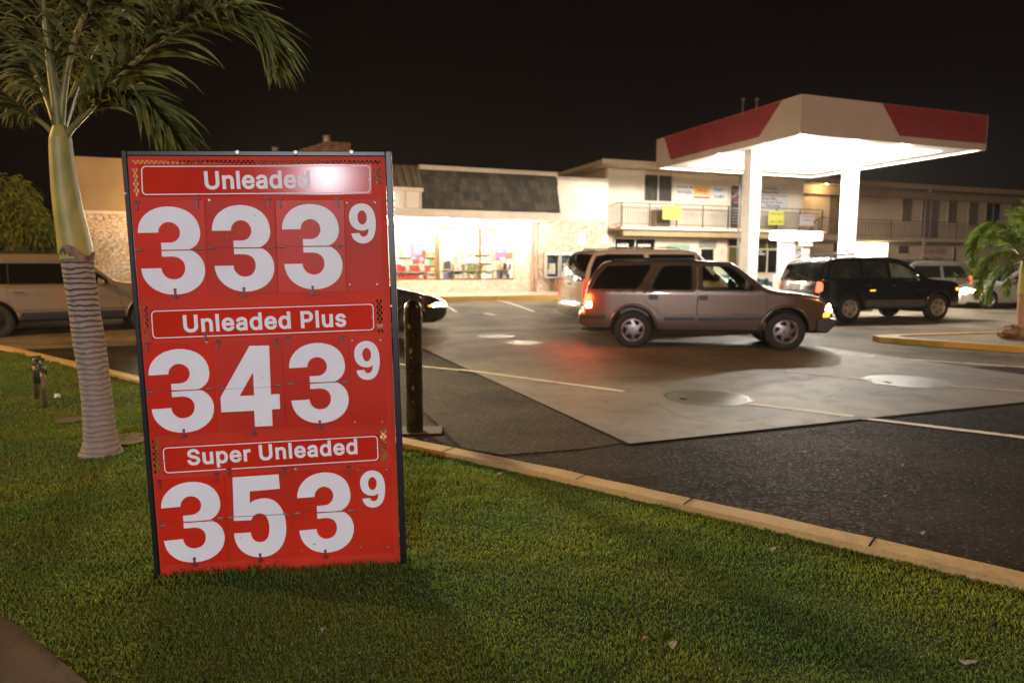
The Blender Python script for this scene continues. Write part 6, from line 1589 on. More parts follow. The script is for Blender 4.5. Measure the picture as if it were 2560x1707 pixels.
blz['side_patches'] = [
    ('side_moulding', bandp(918, 1172, 683, 712), M_MLD, .020, .03), ('side_moulding', bandp(1192, 1715, 688, 718), M_MLD, .020, .03),
    ('lower_cladding', [zx(*p) for p in ((884,724),(1738,732),(1734,776),(880,772))], TANC, .005), ('rear_cladding', [zx(*p) for p in ((226,700),(470,702),(478,770),(300,768),(240,745))], TANC, .006),
    ('bumper_strip', bandp(218, 438, 662, 694), M_PLAST, .012, .03),
    ('tail_lamp', [zx(*p) for p in ((262,478),(318,484),(322,600),(268,604),(260,560))], M_TAILON, .006),
    ('tail_lamp_core', [zx(*p) for p in ((268,545),(316,550),(316,598),(270,601))], M_TAILHOT, .010),
    ('headlight', [zx(*p) for p in ((2196,640),(2204,606),(2226,584),(2242,604),(2244,648),(2220,650))], M_HEAD, .008),
    ('turn_lamp', [zx(*p) for p in ((2182,668),(2198,655),(2238,658),(2234,694),(2182,696))], M_AMB, .008),
    ('rocker_panel', [zx(*p) for p in ((870,770),(1735,775),(1735,800),(875,795))], M_PLAST, -.01),
    ('fuel_flap', [zx(*p) for p in rrect(1192, 1210, 434, 456, 6)], M_PLAST, .004)]
blz['face_patches'] = [('tail_lamp', False, -.80, -.60, .78, 1.03, M_TAILON, .008), ('tail_lamp', False, .60, .80, .78, 1.03, M_TAILON, .008), ('headlight', True, -.76, -.52, .70, .82, M_HEAD, .008), ('headlight', True, .52, .76, .70, .82, M_HEAD, .008),
    ('grille', True, -.48, .48, .68, .86, M_PLAST, .006), ('bumper_cover', True, -.72, .72, .42, .60, M_PLAST, .008)]
T = car('bronze_suv', 'bronze brown compact SUV with brake lights on, nearest in the middle of the lot', 'car', blz, G(1583, 870), G(1958, 877))
hwB = blz['hw']
MB().tube([(2.62, -.80, 1.05), (2.60, -.80, 1.20)], .004, 6).build('antenna', M_PLAST, T)
MB().prism([zx(*p) for p in ((2128,702),(2235,700),(2288,712),(2284,745),(2262,775),(2212,828),(2132,818))], -.84, .84, 'y').build('bumper', mat('bumper_brown', (.035,.024,.018), .4, .1), T, .03)
MB().box(-1.0, -.72, -.15, -.05, .27, .31).build('tow_hitch', M_DARK, T, .01)
MB().tube([(-.3,-.45,.33),(-.7,-.52,.31),(-.86,-.56,.32)], .028, 8).build('exhaust', M_DARK, T)
p = T.matrix_basis @ Vector((-.90, -.98, .93)); q_ = T.matrix_basis @ Vector((-1.15, -.55, .90))
lamp('brake_lamp_glow', p, 22, (1.0, .10, .03), .10)
lamp('brake_lamp_glow', q_, 34, (1.0, .10, .03), .10)
p = T.matrix_basis @ Vector((3.62, -.62, .76)); lamp('headlamp_glow', p, 12, (1.0, .85, .6), .06)

# ---- generic full-size wagon
def suv(L0, L1, wb, H, width, wheel, pn, **k):
    x1 = wb+L1; x0 = -L0; b_ = H*.60
    ws0, ws1 = wb-.62, wb-1.35                                     # windscreen foot and head
    sil = [(x1-.12, .36), (x1-.03, .42), (x1, .62), (x1-.03, .80), (x1-.06, .95), (x1-.16, 1.03), (x1-.6, 1.10), (ws0+.05, 1.17), (ws0-.10, 1.25), (ws1+.10, H-.07), (ws1-.15, H-.015), (wb*.4, H), (.0, H-.005), (x0+.55, H-.02), (x0+.32, H-.07), (x0+.12, H-.45), (x0+.06, b_), (x0+.05, .80), (x0+.02, .66), (x0, .62), (x0, .45), (x0+.08, .40)]
    sil = k.pop('sil', sil)
    top, bot = k.pop('top', H-.20), b_+.06
    bp1, bp0 = k.pop('bp1', wb*.56), k.pop('bp0', wb*.16)                                      # pillars
    fdoor = [(bp1+.03, .46), (bp1+.03, bot), (bp1+.03, top+.06), (ws1+.02, top+.06), (ws0-.12, bot+.06), (ws0-.02, bot-.04), (wb-.48, .46)]
    rdoor = [(.46, .48), (.30, .78), (bp0-.08, .86), (bp0-.08, top+.06), (bp1-.0, top+.06), (bp1, .46)]
    wins = [[(x0+.28, bot), (x0+.36, bot+.25), (x0+.50, top-.02), (x0+.60, top), (bp0-.16, top), (bp0-.16, bot)],
            [(bp0-.02, bot), (bp0-.02, top), (bp1-.06, top), (bp1-.06, bot)],
            [(bp1+.10, bot), (bp1+.10, top), (ws1-.06, top), (ws0-.30, bot+.07), (ws0-.32, bot)]]
    sp = dict(wb=wb, width=width, side=-1, paint=pn, belt=b_, tumble=.22, x0=x0, x1=x1, sil=sil, zb=.40, arch=wheel+.07, archz=wheel+.02, wheel=wheel, wins=wins, winm=[M_TINT]*3,
        doors=[dict(poly=rdoor, handle=[(bp0+.12, b_-.09)]), dict(poly=fdoor, handle=[(bp1+.20, b_-.09)])], ws=(ws1-.05, ws0, 1.22), rw=(x0-.1, x0+.42, b_+.05, H-.12), mirror=(ws0-.30, b_+.10),
        rack=[(x0+.6,H-.02),(x0+.68,H+.035),(wb*.3,H+.05),(ws1-.45,H+.04),(ws1-.38,H-.02)], slots=5, rim=wheel*.62, bulge=.07, framecol=M_PLAST)
    sp['side_patches'] = [('rocker_panel', [(wheel+.12,.40),(wb-wheel-.12,.40),(wb-wheel-.16,.50),(wheel+.16,.50)], k.get('sill_col', M_PLAST), .006)]
    sp.update(k); return sp
# navy one at right
NAVY = paint('paint_navy', (.007,.009,.019), .18, .3); CLAD = paint('clad_grey', (.045,.045,.055), .4, .3)
dg = suv(1.03, .93, 2.98, 1.84, 1.93, .385, NAVY, bp0=.44, bp1=1.25, slots=5, slotkind='hole', rim=.245, winm=[M_TINT2]*3, rwm=M_TINT2, mirrorm=M_CHR, handle_m=M_CHR, rimm=mat('satin_rim', (.42,.37,.31), .4, .5), belt=1.17, wsm=M_TINT2,
    sil=[(3.80,.38),(3.88,.45),(3.91,.66),(3.89,.82),(3.86,.98),(3.76,1.08),(3.4,1.14),(2.66,1.19),(2.50,1.26),(1.85,1.70),(1.6,1.77),(1.2,1.80),(.4,1.80),(-.35,1.775),(-.62,1.74),(-.80,1.60),(-.93,1.22),(-.97,.95),(-1.0,.70),(-1.03,.62),(-1.03,.45),(-.95,.40)])
dg['wins'] = [[(-.70,1.22),(-.64,1.42),(-.50,1.62),(-.2,1.66),(.28,1.66),(.30,1.22)], [(.42,1.22),(.42,1.66),(1.17,1.66),(1.19,1.22)], [(1.32,1.22),(1.30,1.65),(1.62,1.62),(1.9,1.50),(2.30,1.27),(2.28,1.22)]]
dg['winm'] = [M_TINT2, M_TINT2, mat('pale_lit_glass', (.16,.21,.17), .06, var=.4, scale=2)]
dg['side_patches'] = [('rocker_panel', [(.46,.40),(2.50,.40),(2.46,.62),(.50,.62)], CLAD, .008), ('tail_lamp', [(-.98,.86),(-.97,1.08),(-.92,1.12),(-.88,1.04),(-.89,.88)], M_TAILON, .008), ('window_strip', [(-.1,1.195),(2.3,1.195),(2.3,1.213),(-.1,1.213)], M_CHR, .006),
    ('side_marker', [(.62,.86),(.80,.87),(.80,.90),(.62,.89)], M_AMB, .006), ('side_badge', [(2.12,.85),(2.50,.86),(2.50,.90),(2.12,.89)], M_CHR, .006), ('turn_lamp', [(3.66,.86),(3.80,.86),(3.80,.94),(3.66,.94)], M_AMB, .008)]
dg['face_patches'] = [('tail_lamp', False, -.90, -.79, .84, 1.12, M_TAILON, .010), ('tail_lamp', False, .79, .90, .84, 1.12, M_TAILON, .010), ('licence_plate', False, -.17, .17, .88, 1.03, M_PLATE, .012), ('chrome_bar', False, -.40, .40, 1.06, 1.10, M_CHR, .014),
    ('bumper_strip', False, -.8, .8, .50, .60, CLAD, .012), ('headlight', True, -.85, -.6, .78, .94, M_HEADOFF, .008)]
dg['framecol'] = M_PLAST; dg['lip'] = .035; dg['lipm'] = NAVY
rd = G(2121, 806); fd = G(2339, 801)
T2 = car('navy_suv', 'navy blue SUV with lit tail lamps, right of the bronze one', 'car', dg, rd, fd)
MB().tube([(-1.05,.0,.62),(-1.1,0,.55),(-1.0,0,.42)], .03, 8).build('tow_hitch', M_DARK, T2)
MB().lathe([(.0,-.02),(.30,-.02),(.33,.05),(.30,.10),(0.0,.10)], (1.0, 0, .30), n=20).build('spare_wheel', M_TYRE, T2)

# white full-size wagon behind the bronze SUV, tail towards us
WHITE = paint('paint_white', (.60,.52,.46), .22, .0)
ex = suv(1.18, .92, 3.02, 1.93, 2.0, .38, WHITE, top=1.81, winm=[M_TINT]*3, handle_m=WHITE, rackm=M_CHR, lower=M_CHR, bump_top=.70, sil_note=0)
ex.pop('sil_note'); ex['wins'][0][:3] = [(-1.03, 1.22), (-.97, 1.5), (-.84, 1.77)]
ex['face_patches'] = [('tail_lamp', False, -.95, -.80, .82, 1.25, M_TAIL, .010), ('tail_lamp', False, .80, .95, .82, 1.25, M_TAIL, .010), ('licence_plate', False, -.20, .20, .72, .86, M_PLATE, .012), ('tailgate_handle', False, -.12, .12, 1.10, 1.15, M_PLAST, .02)]
er = G(1475, 778); er.y = 15.7; er.x = 2.75
T3 = car('white_suv', 'white full size SUV mostly hidden behind the bronze SUV', 'car', ex, er, er+Vector((math.cos(R(15)), math.sin(R(15)), 0))*3.02)
#MB().tube([(-.95,.0,1.12),(-1.14,.04,1.10),(-1.15,.1,1.06)], .02, 8).build('wiper_hub', M_PLAST, T3)

# tan full-size wagon at far left behind palm and sign
TAN = paint('paint_tan', (.22,.160,.092), .34, .3)
el = suv(1.15, .87, 2.90, 1.80, 1.87, .38, TAN, bp0=.36, bp1=1.52, rimm=M_DARK, winm=[M_TINT]*3, handle_m=M_CHR, lower=TAN, mirrorm=TAN)  # rims in flat black: shade on the wheels put into their colour
el['wins'] = [[(-.82,1.16),(-.74,1.45),(-.62,1.58),(-.5,1.60),(.16,1.60),(.16,1.16)], [(.31,1.16),(.31,1.60),(1.48,1.60),(1.48,1.16)], [(1.58,1.16),(1.58,1.60),(1.66,1.60),(2.10,1.26),(2.12,1.16)]]
el['side_patches'] = [('rocker_panel', [(.48,.40),(2.42,.40),(2.40,.56),(.50,.56)], M_PLAST, .012), ('pillar_cover', [(1.47,1.16),(1.57,1.16),(1.57,1.60),(1.47,1.60)], M_TINT, .003), ('pillar_cover', [(.17,1.16),(.30,1.16),(.30,1.60),(.17,1.60)], M_TINT, .003), ('side_crease', [(.45,.60),(2.5,.60),(2.5,.615),(.45,.615)], M_CHR, .004)]
fl_ = G(340, 840, 0); rr0 = G(28, 848, 0)
T4 = car('tan_suv', 'tan full size SUV passing behind the palm trunk at the left edge', 'car', el, G(-14, 850), G(-14, 850)+(G(322, 834)-G(-14, 850)).normalized()*2.9)
print('tan suv', G(-14, 850), G(322, 834))

# ---- low cars
def sedan(pn, L0, L1, wb, H, width, wheel, **k):
    x1 = wb+L1; x0 = -L0
    sil = [(x1-.18,.20),(x1-.05,.24),(x1,.38),(x1-.02,.52),(x1-.08,.62),(x1-.25,.70),(x1-.7,.82),(wb-.35,.92),(wb-.5,.97),(wb-1.25,H-.08),(wb-1.5,H-.02),(wb*.35,H),(.2,H-.06),(-.1,H-.14),(-.55,1.02),(-.7,.98),(x0+.1,.95),(x0+.02,.85),(x0,.6),(x0,.4),(x0+.12,.26)]
    sil = k.pop('sil', sil)
    bot, top = .96, H-.12; b1 = wb*.52
    wins = [[(-.15,bot),(.25,top-.02),(.40,top),(b1-.08,top),(b1-.05,bot)], [(b1+.06,bot),(b1+.04,top),(wb-1.42,top),(wb-.68,bot+.02)]]
    doors = [dict(poly=[(.38,.36),(.10,.72),(-.02,.90),(.02,.99),(.34,top+.05),(b1-.02,top+.05),(b1,.30)], handle=[(.25,.86)]), dict(poly=[(b1+.012,.30),(b1,top+.05),(wb-1.36,top+.05),(wb-.55,bot+.01),(wb-.42,.86),(wb-.42,.36)], handle=[(b1+.22,.84)])]
    sp = dict(wb=wb, width=width, side=-1, paint=pn, belt=.93, tumble=.38, x0=x0, x1=x1, sil=sil, zb=.24, arch=wheel+.05, archz=wheel+.01, wheel=wheel, wins=wins, winm=[M_TINT]*2, doors=doors, ws=(wb-1.35,wb-.5,.98), rw=(-.6,.1,1.04,H-.1), mirror=(wb-.85,1.0), slots=5, rim=wheel*.62, ftap=.28, rtap=.15, bulge=.12, bump_top=.1)
    sp.update(k); return sp
GRNB = paint('paint_black_green', (.010,.012,.008), .16, .2)
sd = sedan(GRNB, .95, .88, 2.57, 1.36, 1.70, .30, rimm=mat('rose_rim', (.55,.30,.26), .35, .7), slots=5,
    sil=[(3.20,.22),(3.36,.26),(3.44,.42),(3.45,.52),(3.42,.60),(3.36,.67),(3.20,.75),(2.85,.86),(2.45,.95),(2.2,1.0),(1.35,1.31),(1.1,1.35),(.8,1.36),(.4,1.33),(-.2,1.10),(-.5,1.02),(-.80,.98),(-.92,.88),(-.95,.6),(-.93,.4),(-.8,.26)])
sd['side_patches'] = [('headlight', [(3.02,.60),(3.16,.66),(3.33,.67),(3.37,.60),(3.30,.57),(3.1,.56)], M_HEAD, .008), ('turn_lamp', [(2.98,.60),(3.06,.625),(3.08,.565),(2.98,.575)], M_AMB, .009)]
sd['face_patches'] = [('headlight', True, -.72, -.42, .57, .65, M_HEAD, .010), ('headlight', True, .42, .72, .57, .65, M_HEAD, .010), ('grille', True, -.35, .35, .36, .46, M_PLAST, .006)]
fs = G(1028, 828, .02); dirs = Vector((math.cos(R(17)), math.sin(R(17)), 0))
car('black_sedan', 'black low sedan with its headlight on, nose poking out from behind the price sign', 'car', sd, fs-dirs*2.57, fs, zoff=.02)
p = S.objects['black_sedan'].matrix_basis @ Vector((3.5, -.55, .62)); lamp('headlamp_glow', p, 10, (1.0, .82, .5), .06)
# silver sedan at the right, coming towards us from the right
SILV = paint('paint_silver', (.40,.37,.33), .25, .3)
sr = sedan(SILV, .95, .95, 2.70, 1.50, 1.78, .32, side=1, slots=7)
sr['side_patches'] = [('headlight', [(3.05,.66),(3.30,.74),(3.45,.72),(3.52,.62),(3.30,.60)], M_HEAD, .008), ('turn_lamp', [(2.93,.68),(3.03,.72),(3.08,.66),(2.98,.64)], M_AMB, .009)]
sr['face_patches'] = [('headlight', True, .42, .76, .58, .72, M_HEAD, .010), ('headlight', True, -.76, -.42, .58, .72, M_HEAD, .010), ('grille', True, -.38, .38, .48, .60, M_PLAST, .006), ('air_intake', True, -.5, .5, .26, .34, M_PLAST, .006)]
fw3 = G(2470, 773); dv = Vector((-math.cos(R(6)), -math.sin(R(6)), 0))
car('silver_sedan', 'silver sedan with one bright headlight behind the small palm at the right edge', 'car', sr, fw3-dv*2.7, fw3)
p = S.objects['silver_sedan'].matrix_basis @ Vector((3.75, .55, .66)); lamp('headlamp_glow', p, 25, (1.0, .82, .55), .06)
# silver wagon behind the navy SUV
SLV2 = paint('paint_pale_silver', (.16,.14,.125), .28, .3)
s2 = suv(1.0, .9, 2.8, 1.78, 1.85, .36, SLV2, winm=[M_TINT]*3, side=1)
s2['face_patches'] = [('tail_lamp', False, .74, .90, .80, 1.20, M_TAILON, .01), ('tail_lamp', False, -.90, -.74, .80, 1.20, M_TAILON, .01)]
s2['side_patches'] = [('tail_lamp', [(-.99,.80),(-.96,1.20),(-.86,1.20),(-.86,.80)], M_TAILON, .008)]
a = G(2368, 765); a = Vector((17.0, 26.6, 0))
car('pale_suv', 'pale silver SUV with dark glass behind the front of the navy SUV', 'car', s2, a, a+Vector((-math.cos(R(8)), -math.sin(R(8)), 0))*2.8)
# white hatch behind the bronze SUV's windscreen and dark green car at the pump
WH2 = paint('paint_white_cool', (.70,.72,.70), .25, .0)
h2 = suv(.9, .85, 2.6, 1.66, 1.78, .33, WH2, winm=[mat('pale_lit_glass', (.16,.21,.17), .06)]*3, rack=None)
a = Vector((4.35, 19.2, 0)); car('white_hatchback', 'white hatchback seen over and through the windows of the bronze SUV', 'car', h2, a, a+Vector((math.cos(R(21)), math.sin(R(21)), 0))*2.6)
GRN2 = paint('paint_dark_teal', (.02,.055,.05), .2, .3)
g2 = sedan(GRN2, .95, .9, 2.6, 1.22, 1.72, .31)
a = Vector((8.3, 26.4, .0)); car('teal_sedan', 'dark teal sedan beyond the canopy pillar, just left of the navy SUV', 'car', g2, a, a+Vector((math.cos(R(21)), math.sin(R(21)), 0))*2.6)
# ================================================================== PALMS, TREES, ISLAND
def leafmat(name, a, b, rough=.68, trans=.35):
    m = bpy.data.materials.new(name); m.use_nodes = True
    n, l = m.node_tree.nodes, m.node_tree.links; p = n['Principled BSDF']; p.inputs['Roughness'].default_value = rough; p.inputs['Specular IOR Level'].default_value = .2
    t = n.new('ShaderNodeTexCoord'); x = n.new('ShaderNodeTexNoise'); x.inputs['Scale'].default_value = 9; x.inputs['Detail'].default_value = 5
    l.new(t.outputs['Object'], x.inputs['Vector']); mx = n.new('ShaderNodeMix'); mx.data_type = 'RGBA'; mx.inputs['A'].default_value = (*a, 1); mx.inputs['B'].default_value = (*b, 1)
    r = n.new('ShaderNodeMapRange'); r.inputs['From Min'].default_value = .35; r.inputs['From Max'].default_value = .65; l.new(x.outputs['Fac'], r.inputs['Value']); l.new(r.outputs[0], mx.inputs['Factor'])
    l.new(mx.outputs['Result'], p.inputs['Base Color']); tl = n.new('ShaderNodeBsdfTranslucent'); l.new(mx.outputs['Result'], tl.inputs['Color'])
    ms = n.new('ShaderNodeMixShader'); ms.inputs[0].default_value = trans; l.new(p.outputs[0], ms.inputs[1]); l.new(tl.outputs[0], ms.inputs[2]); l.new(ms.outputs[0], n['Material Output'].inputs['Surface'])
    return m
M_FROND = leafmat('palm_leaf', (.055,.074,.017), (.165,.180,.055))
M_FROND2 = leafmat('palm_leaf_bright', (.07,.14,.018), (.20,.27,.045))
M_BUSH = leafmat('bush_leaf', (.05,.08,.012), (.20,.20,.035))
M_SHAFT = mat('crownshaft_green', (.40,.33,.085), .5, var=.22, scale=4, col2=(.24,.23,.06), bump=.12, bscale=3)
M_RACH = mat('frond_stalk', (.20,.17,.05), .45, var=.25, scale=8)

def catmull(P, k=6):
    P = [Vector(p) for p in P]; Q = []
    for i in range(len(P)-1):
        a, b, c, d = P[max(0, i-1)], P[i], P[i+1], P[min(len(P)-1, i+2)]
        for j in range(k):
            t = j/k; Q.append(.5*((2*b)+(c-a)*t+(2*a-5*b+4*c-d)*t*t+(3*b-a-3*c+d)*t**3))
    return Q+[P[-1]]
def frond(parent, P, llen, n=46, width=.046, r0=.018, droop=.9, start=.18, rd=None, leafm=M_FROND, sidev=None, ragged=.25, lift=1.0):
    rd = rd or random.Random(5); C = catmull(P, 8); k = len(C); n = int(n*1.3)
    b = MB(); b.tube(C, [r0*(1-.85*(i/(k-1))**.8)+.0015 for i in range(k)], 7)
    st = b.build('frond_stalk', M_RACH, parent)
    L = MB()
    for s in (1, -1):
        for q in range(n):
            t = start+(1-start)*(q+rd.uniform(-.3, .3))/n; t = min(.995, max(start, t)); f = t*(k-1); i = int(f); p = C[i].lerp(C[min(k-1, i+1)], f-i)
            T_ = (C[min(k-1, i+1)]-C[max(0, i-1)]).normalized()
            up = Vector((0, 0, 1)); sd_ = (sidev or T_.cross(up)); sd_ = (sd_ - T_*sd_.dot(T_))
            if sd_.length < .1: sd_ = Vector((1, 0, 0))
            sd_.normalize(); nr = sd_.cross(T_).normalized()
            if nr.z < 0: nr = -nr
            prof_ = math.sin(math.pi*min(1, (t-start)/(1-start)*.86+.14))**.6
            ln = llen*prof_*rd.uniform(1-ragged, 1.05)
            d = (sd_*s*rd.uniform(.45, .75) + T_*rd.uniform(.75, 1.1) + nr*rd.uniform(.0, .4)*lift).normalized()
            pos = p.copy(); pts = [pos.copy()]; ns = 6; g_ = droop*rd.uniform(.7, 1.3)
            for j in range(ns):
                pos = pos + d*(ln/ns); d = (d + Vector((0, 0, -1))*g_*.32).normalized(); pts.append(pos.copy())
            wv = T_.cross(d).cross(d).normalized() if T_.cross(d).length > .1 else T_
            w = width*rd.uniform(.7, 1.1); o = len(L.v); tw = rd.uniform(-.6, .6)
            wv = (wv*math.cos(tw)+d.cross(wv)*math.sin(tw))
            for j, pp in enumerate(pts):
                ww = w*(.45+.55*math.sin(math.pi*min(1, j/ns+.18)))*(1-(j/ns)**3)*.5
                L.v += [tuple(pp-wv*ww), tuple(pp+Vector((0, 0, -ww*.25))), tuple(pp+wv*ww)]
            for j in range(ns):
                a = o+3*j; L.f += [(a, a+1, a+4, a+3), (a+1, a+2, a+5, a+4)]; L.sm += [True, True]
    me = L.build('leaflets', leafm, st); return st

def trunk_mesh(path_, rad, rings, name, m, parent, n=22, wob_=.0):
    C = []; Rr = []
    k = len(path_)
    for i in range(k-1):
        a, b = Vector(path_[i]), Vector(path_[i+1])
        for j in range(10): C.append(a.lerp(b, j/10)); Rr.append(rad[i]+(rad[i+1]-rad[i])*j/10)
    C.append(Vector(path_[-1])); Rr.append(rad[-1])
    return MB().tube(C, Rr, n).build(name, m, parent)

def bark_mat(name, a, b, ring=60, strength=.8, fade=None):
    m = bpy.data.materials.new(name); m.use_nodes = True
    n, l = m.node_tree.nodes, m.node_tree.links; p = n['Principled BSDF']; p.inputs['Roughness'].default_value = .85
    t = n.new('ShaderNodeTexCoord'); w = n.new('ShaderNodeTexWave'); w.wave_type = 'BANDS'; w.bands_direction = 'Z'; w.inputs['Scale'].default_value = ring/6.28*1.0; w.inputs['Distortion'].default_value = 4.5
    w.inputs['Detail'].default_value = 3; w.inputs['Detail Scale'].default_value = 1.2
    x = n.new('ShaderNodeTexNoise'); x.inputs['Scale'].default_value = 26; x.inputs['Detail'].default_value = 6
    l.new(t.outputs['Object'], w.inputs[0]); l.new(t.outputs['Object'], x.inputs[0])
    r = n.new('ShaderNodeValToRGB'); r.color_ramp.elements[0].position = .05; r.color_ramp.elements[0].color = (.12,.10,.08,1); r.color_ramp.elements[1].position = .38; r.color_ramp.elements[1].color = (1,1,1,1)
    l.new(w.outputs['Fac'], r.inputs[0])
    mx = n.new('ShaderNodeMix'); mx.data_type = 'RGBA'; mx.inputs['A'].default_value = (*a, 1); mx.inputs['B'].default_value = (*b, 1); l.new(x.outputs['Fac'], mx.inputs['Factor'])
    mu = n.new('ShaderNodeMix'); mu.data_type = 'RGBA'; mu.blend_type = 'MULTIPLY'; mu.inputs['Factor'].default_value = strength
    # growth rings are crisp high up and weather away towards the foot
    sp_ = n.new('ShaderNodeSeparateXYZ'); l.new(t.outputs['Object'], sp_.inputs[0]); fr = n.new('ShaderNodeMapRange')
    fr.inputs['From Min'].default_value = fade[0]; fr.inputs['From Max'].default_value = fade[1]; fr.inputs['To Min'].default_value = .12; fr.inputs['To Max'].default_value = strength
    l.new(sp_.outputs['Z'], fr.inputs['Value']); l.new(fr.outputs[0], mu.inputs['Factor'])
    l.new(mx.outputs['Result'], mu.inputs['A']); l.new(r.outputs[0], mu.inputs['B']); l.new(mu.outputs['Result'], p.inputs['Base Color'])
    ad = n.new('ShaderNodeMath'); ad.operation = 'MULTIPLY_ADD'; ad.inputs[1].default_value = .35; l.new(x.outputs['Fac'], ad.inputs[0]); l.new(r.outputs[0], ad.inputs[2])
    bp = n.new('ShaderNodeBump'); bp.inputs['Strength'].default_value = .9; bp.inputs['Distance'].default_value = .012; l.new(ad.outputs[0], bp.inputs['Height']); l.new(bp.outputs[0], p.inputs['Normal'])
    return m
pb_ = G(252, 1138, LZ); PD = pb_.y+.10
pm = thing('palm_tree', 'young palm with ringed grey trunk, yellow green crownshaft and drooping fronds left of the sign', 'palm', (pb_.x, PD, LZ-.02))
org = Vector((pb_.x, PD, LZ-.02))
def PP(a, b, dd=0.0): return D(a, b, PD+dd)-org
K = [(255,1150,.165),(253,1135,.158),(252,1118,.132),(251,1098,.116),(247,1050,.107),(243,1006,.104),(234,930,.103),(222,850,.107),(207,751,.101),(196,680,.104),(192,640,.106)]
trunk_mesh([PP(a, b) for a, b, _ in K], [c for *_, c in K], 0, 'trunk', bark_mat('ringed_bark', (.24,.19,.155), (.36,.30,.25), 50, .85, (.55, 1.1)), pm)
K = [(192,648,.112),(188,622,.114),(180,575,.104),(171,531,.097),(162,470,.089),(155,409,.080),(152,372,.076),(151,345,.072),(149,315,.045)]
sh = trunk_mesh([PP(a, b) for a, b, _ in K], [c for *_, c in K], 0, 'crownshaft', M_SHAFT, pm)
M_SHEATH = mat('dry_sheath', (.22,.14,.09), .8, var=.3, scale=20, bump=.3)
b = MB(); cc = PP(192, 642)
for i in range(22):
    a = 2*math.pi*i/22; a2 = 2*math.pi*(i+1)/22; h1 = .02+.02*math.sin(a*3)+.05*max(0, math.cos(a+1.4))**4; h2 = .02+.02*math.sin(a2*3)+.05*max(0, math.cos(a2+1.4))**4; q = .121
    b.add([cc+Vector((math.cos(a)*.108, math.sin(a)*.108, -.03)), cc+Vector((math.cos(a2)*.108, math.sin(a2)*.108, -.03)), cc+Vector((math.cos(a2)*q, math.sin(a2)*q, h2)), cc+Vector((math.cos(a)*q, math.sin(a)*q, h1))], [(0,1,2,3)])
b.build('sheath_scar', M_SHEATH, sh)
rd = random.Random(11)
F_ = lambda P, **k: frond(pm, [PP(*p) for p in P], rd=rd, **k)
F_([(160,350),(180,320,-.02),(215,285,-.04),(300,190,-.08),(400,100,-.14),(480,56,-.2),(560,44,-.26),(620,66,-.3),(662,118,-.34),(690,190,-.36)], llen=.66, n=64, r0=.026, start=.20, droop=.75, lift=1.8)
F_([(158,352),(182,318,.02),(215,278,.0),(255,252,-.05),(300,244,-.1),(345,260,-.16),(385,298,-.2),(425,345,-.24),(462,392,-.26)], llen=.58, n=54, r0=.021, start=.24, droop=.7, lift=1.6)
F_([(150,350),(143,270),(128,170),(116,70),(104,-60,-.1),(96,-200,-.3)], llen=.58, n=48, r0=.050, start=.35, droop=1.0)
F_([(145,350),(112,312,.0),(70,285,.0),(20,250,-.05),(-50,200,-.1),(-130,190,-.1),(-220,260,-.1)], llen=.50, n=40, r0=.022, start=.22)
F_([(150,345),(185,230,.2),(240,110,.4),(320,10,.6),(430,-40,.7),(520,-10,.8)], llen=.62, n=50, r0=.028, start=.2, droop=1.1)
F_([(148,345),(110,230,.25),(50,120,.5),(-30,60,.7),(-140,60,.9)], llen=.60, n=46, r0=.026, start=.2, droop=1.1)
F_([(150,345),(190,240,.5),(230,190,1.0),(270,190,1.4),(300,240,1.7)], llen=.55, n=46, r0=.026, start=.2, droop=1.2)
F_([(150,345),(130,250,.5),(90,200,1.1),(60,220,1.5),(40,300,1.8)], llen=.55, n=44, r0=.026, start=.2, droop=1.2)
F_([(150,345),(165,190,.0),(205,50,-.1),(270,-60,-.2),(370,-110,-.3),(470,-90,-.4)], llen=.62, n=52, r0=.028, start=.2, droop=1.2)
# right palm on its island
IK = [Vector(p) for p in ((17,17.3),(10.7,14.98),(7.95,14.3),(7.46,14.05),(7.44,13.74),(9.06,12.0),(12.5,8.3),(16,4.6))]
inn = [Vector(p) for p in ((17,17.1),(10.75,14.78),(8.15,14.13),(7.9,13.9),(7.95,13.6),(9.22,12.15),(12.65,8.45),(16.1,4.8))]
b = ribbon([[(p.x, p.y, 0) for p in IK], [(p.x, p.y, .115) for p in IK], [(p.x, p.y, .117) for p in inn], [(p.x, p.y, .05) for p in inn]]); struct(b.build('island_kerb', M_YEL))
M_GRAV = mat('island_gravel', (.30,.25,.19), .9, var=.3, scale=45, bump=1, bscale=60)
sheet('island_bed', [tuple(p) for p in inn], .09, M_GRAV)
rb = G(2552, 826, .12); rb.x += .12; rb.y += .35
rp = thing('palm_tree', 'small bushy palm with yellow green shaft on the yellow kerbed island at the right edge', 'palm', (rb.x, rb.y, .1))
o2 = Vector((rb.x, rb.y, .1)); RP = lambda a, b, dd=0.0: D(a, b, rb.y+dd)-o2
K = [(2558,838,.12),(2555,800,.10),(2556,760,.095),(2558,735,.10)]
trunk_mesh([RP(a, b) for a, b, _ in K], [c for *_, c in K], 0, 'trunk', bark_mat('amber_lit_bark', (.34,.20,.12), (.48,.30,.19), 40, .6, (.1, 1)), rp)  # orange lamplight is put into this bark colour
K = [(2558,737,.11),(2560,700,.10),(2562,665,.08),(2563,640,.05)]
trunk_mesh([RP(a, b) for a, b, _ in K], [c for *_, c in K], 0, 'crownshaft', M_SHAFT, rp)
F2 = lambda P, **k: frond(rp, [RP(*p) for p in P], rd=rd, leafm=M_FROND2, width=.065, **k)
F2([(2562,650),(2535,615,-.1),(2500,592,-.2),(2462,590,-.3),(2438,615,-.35),(2425,665,-.4)], llen=.55, n=40, r0=.02)
F2([(2562,655),(2540,640,-.4),(2505,632,-.7),(2470,655,-.9),(2450,700,-1.0),(2445,745,-1.0)], llen=.5, n=40, r0=.02)
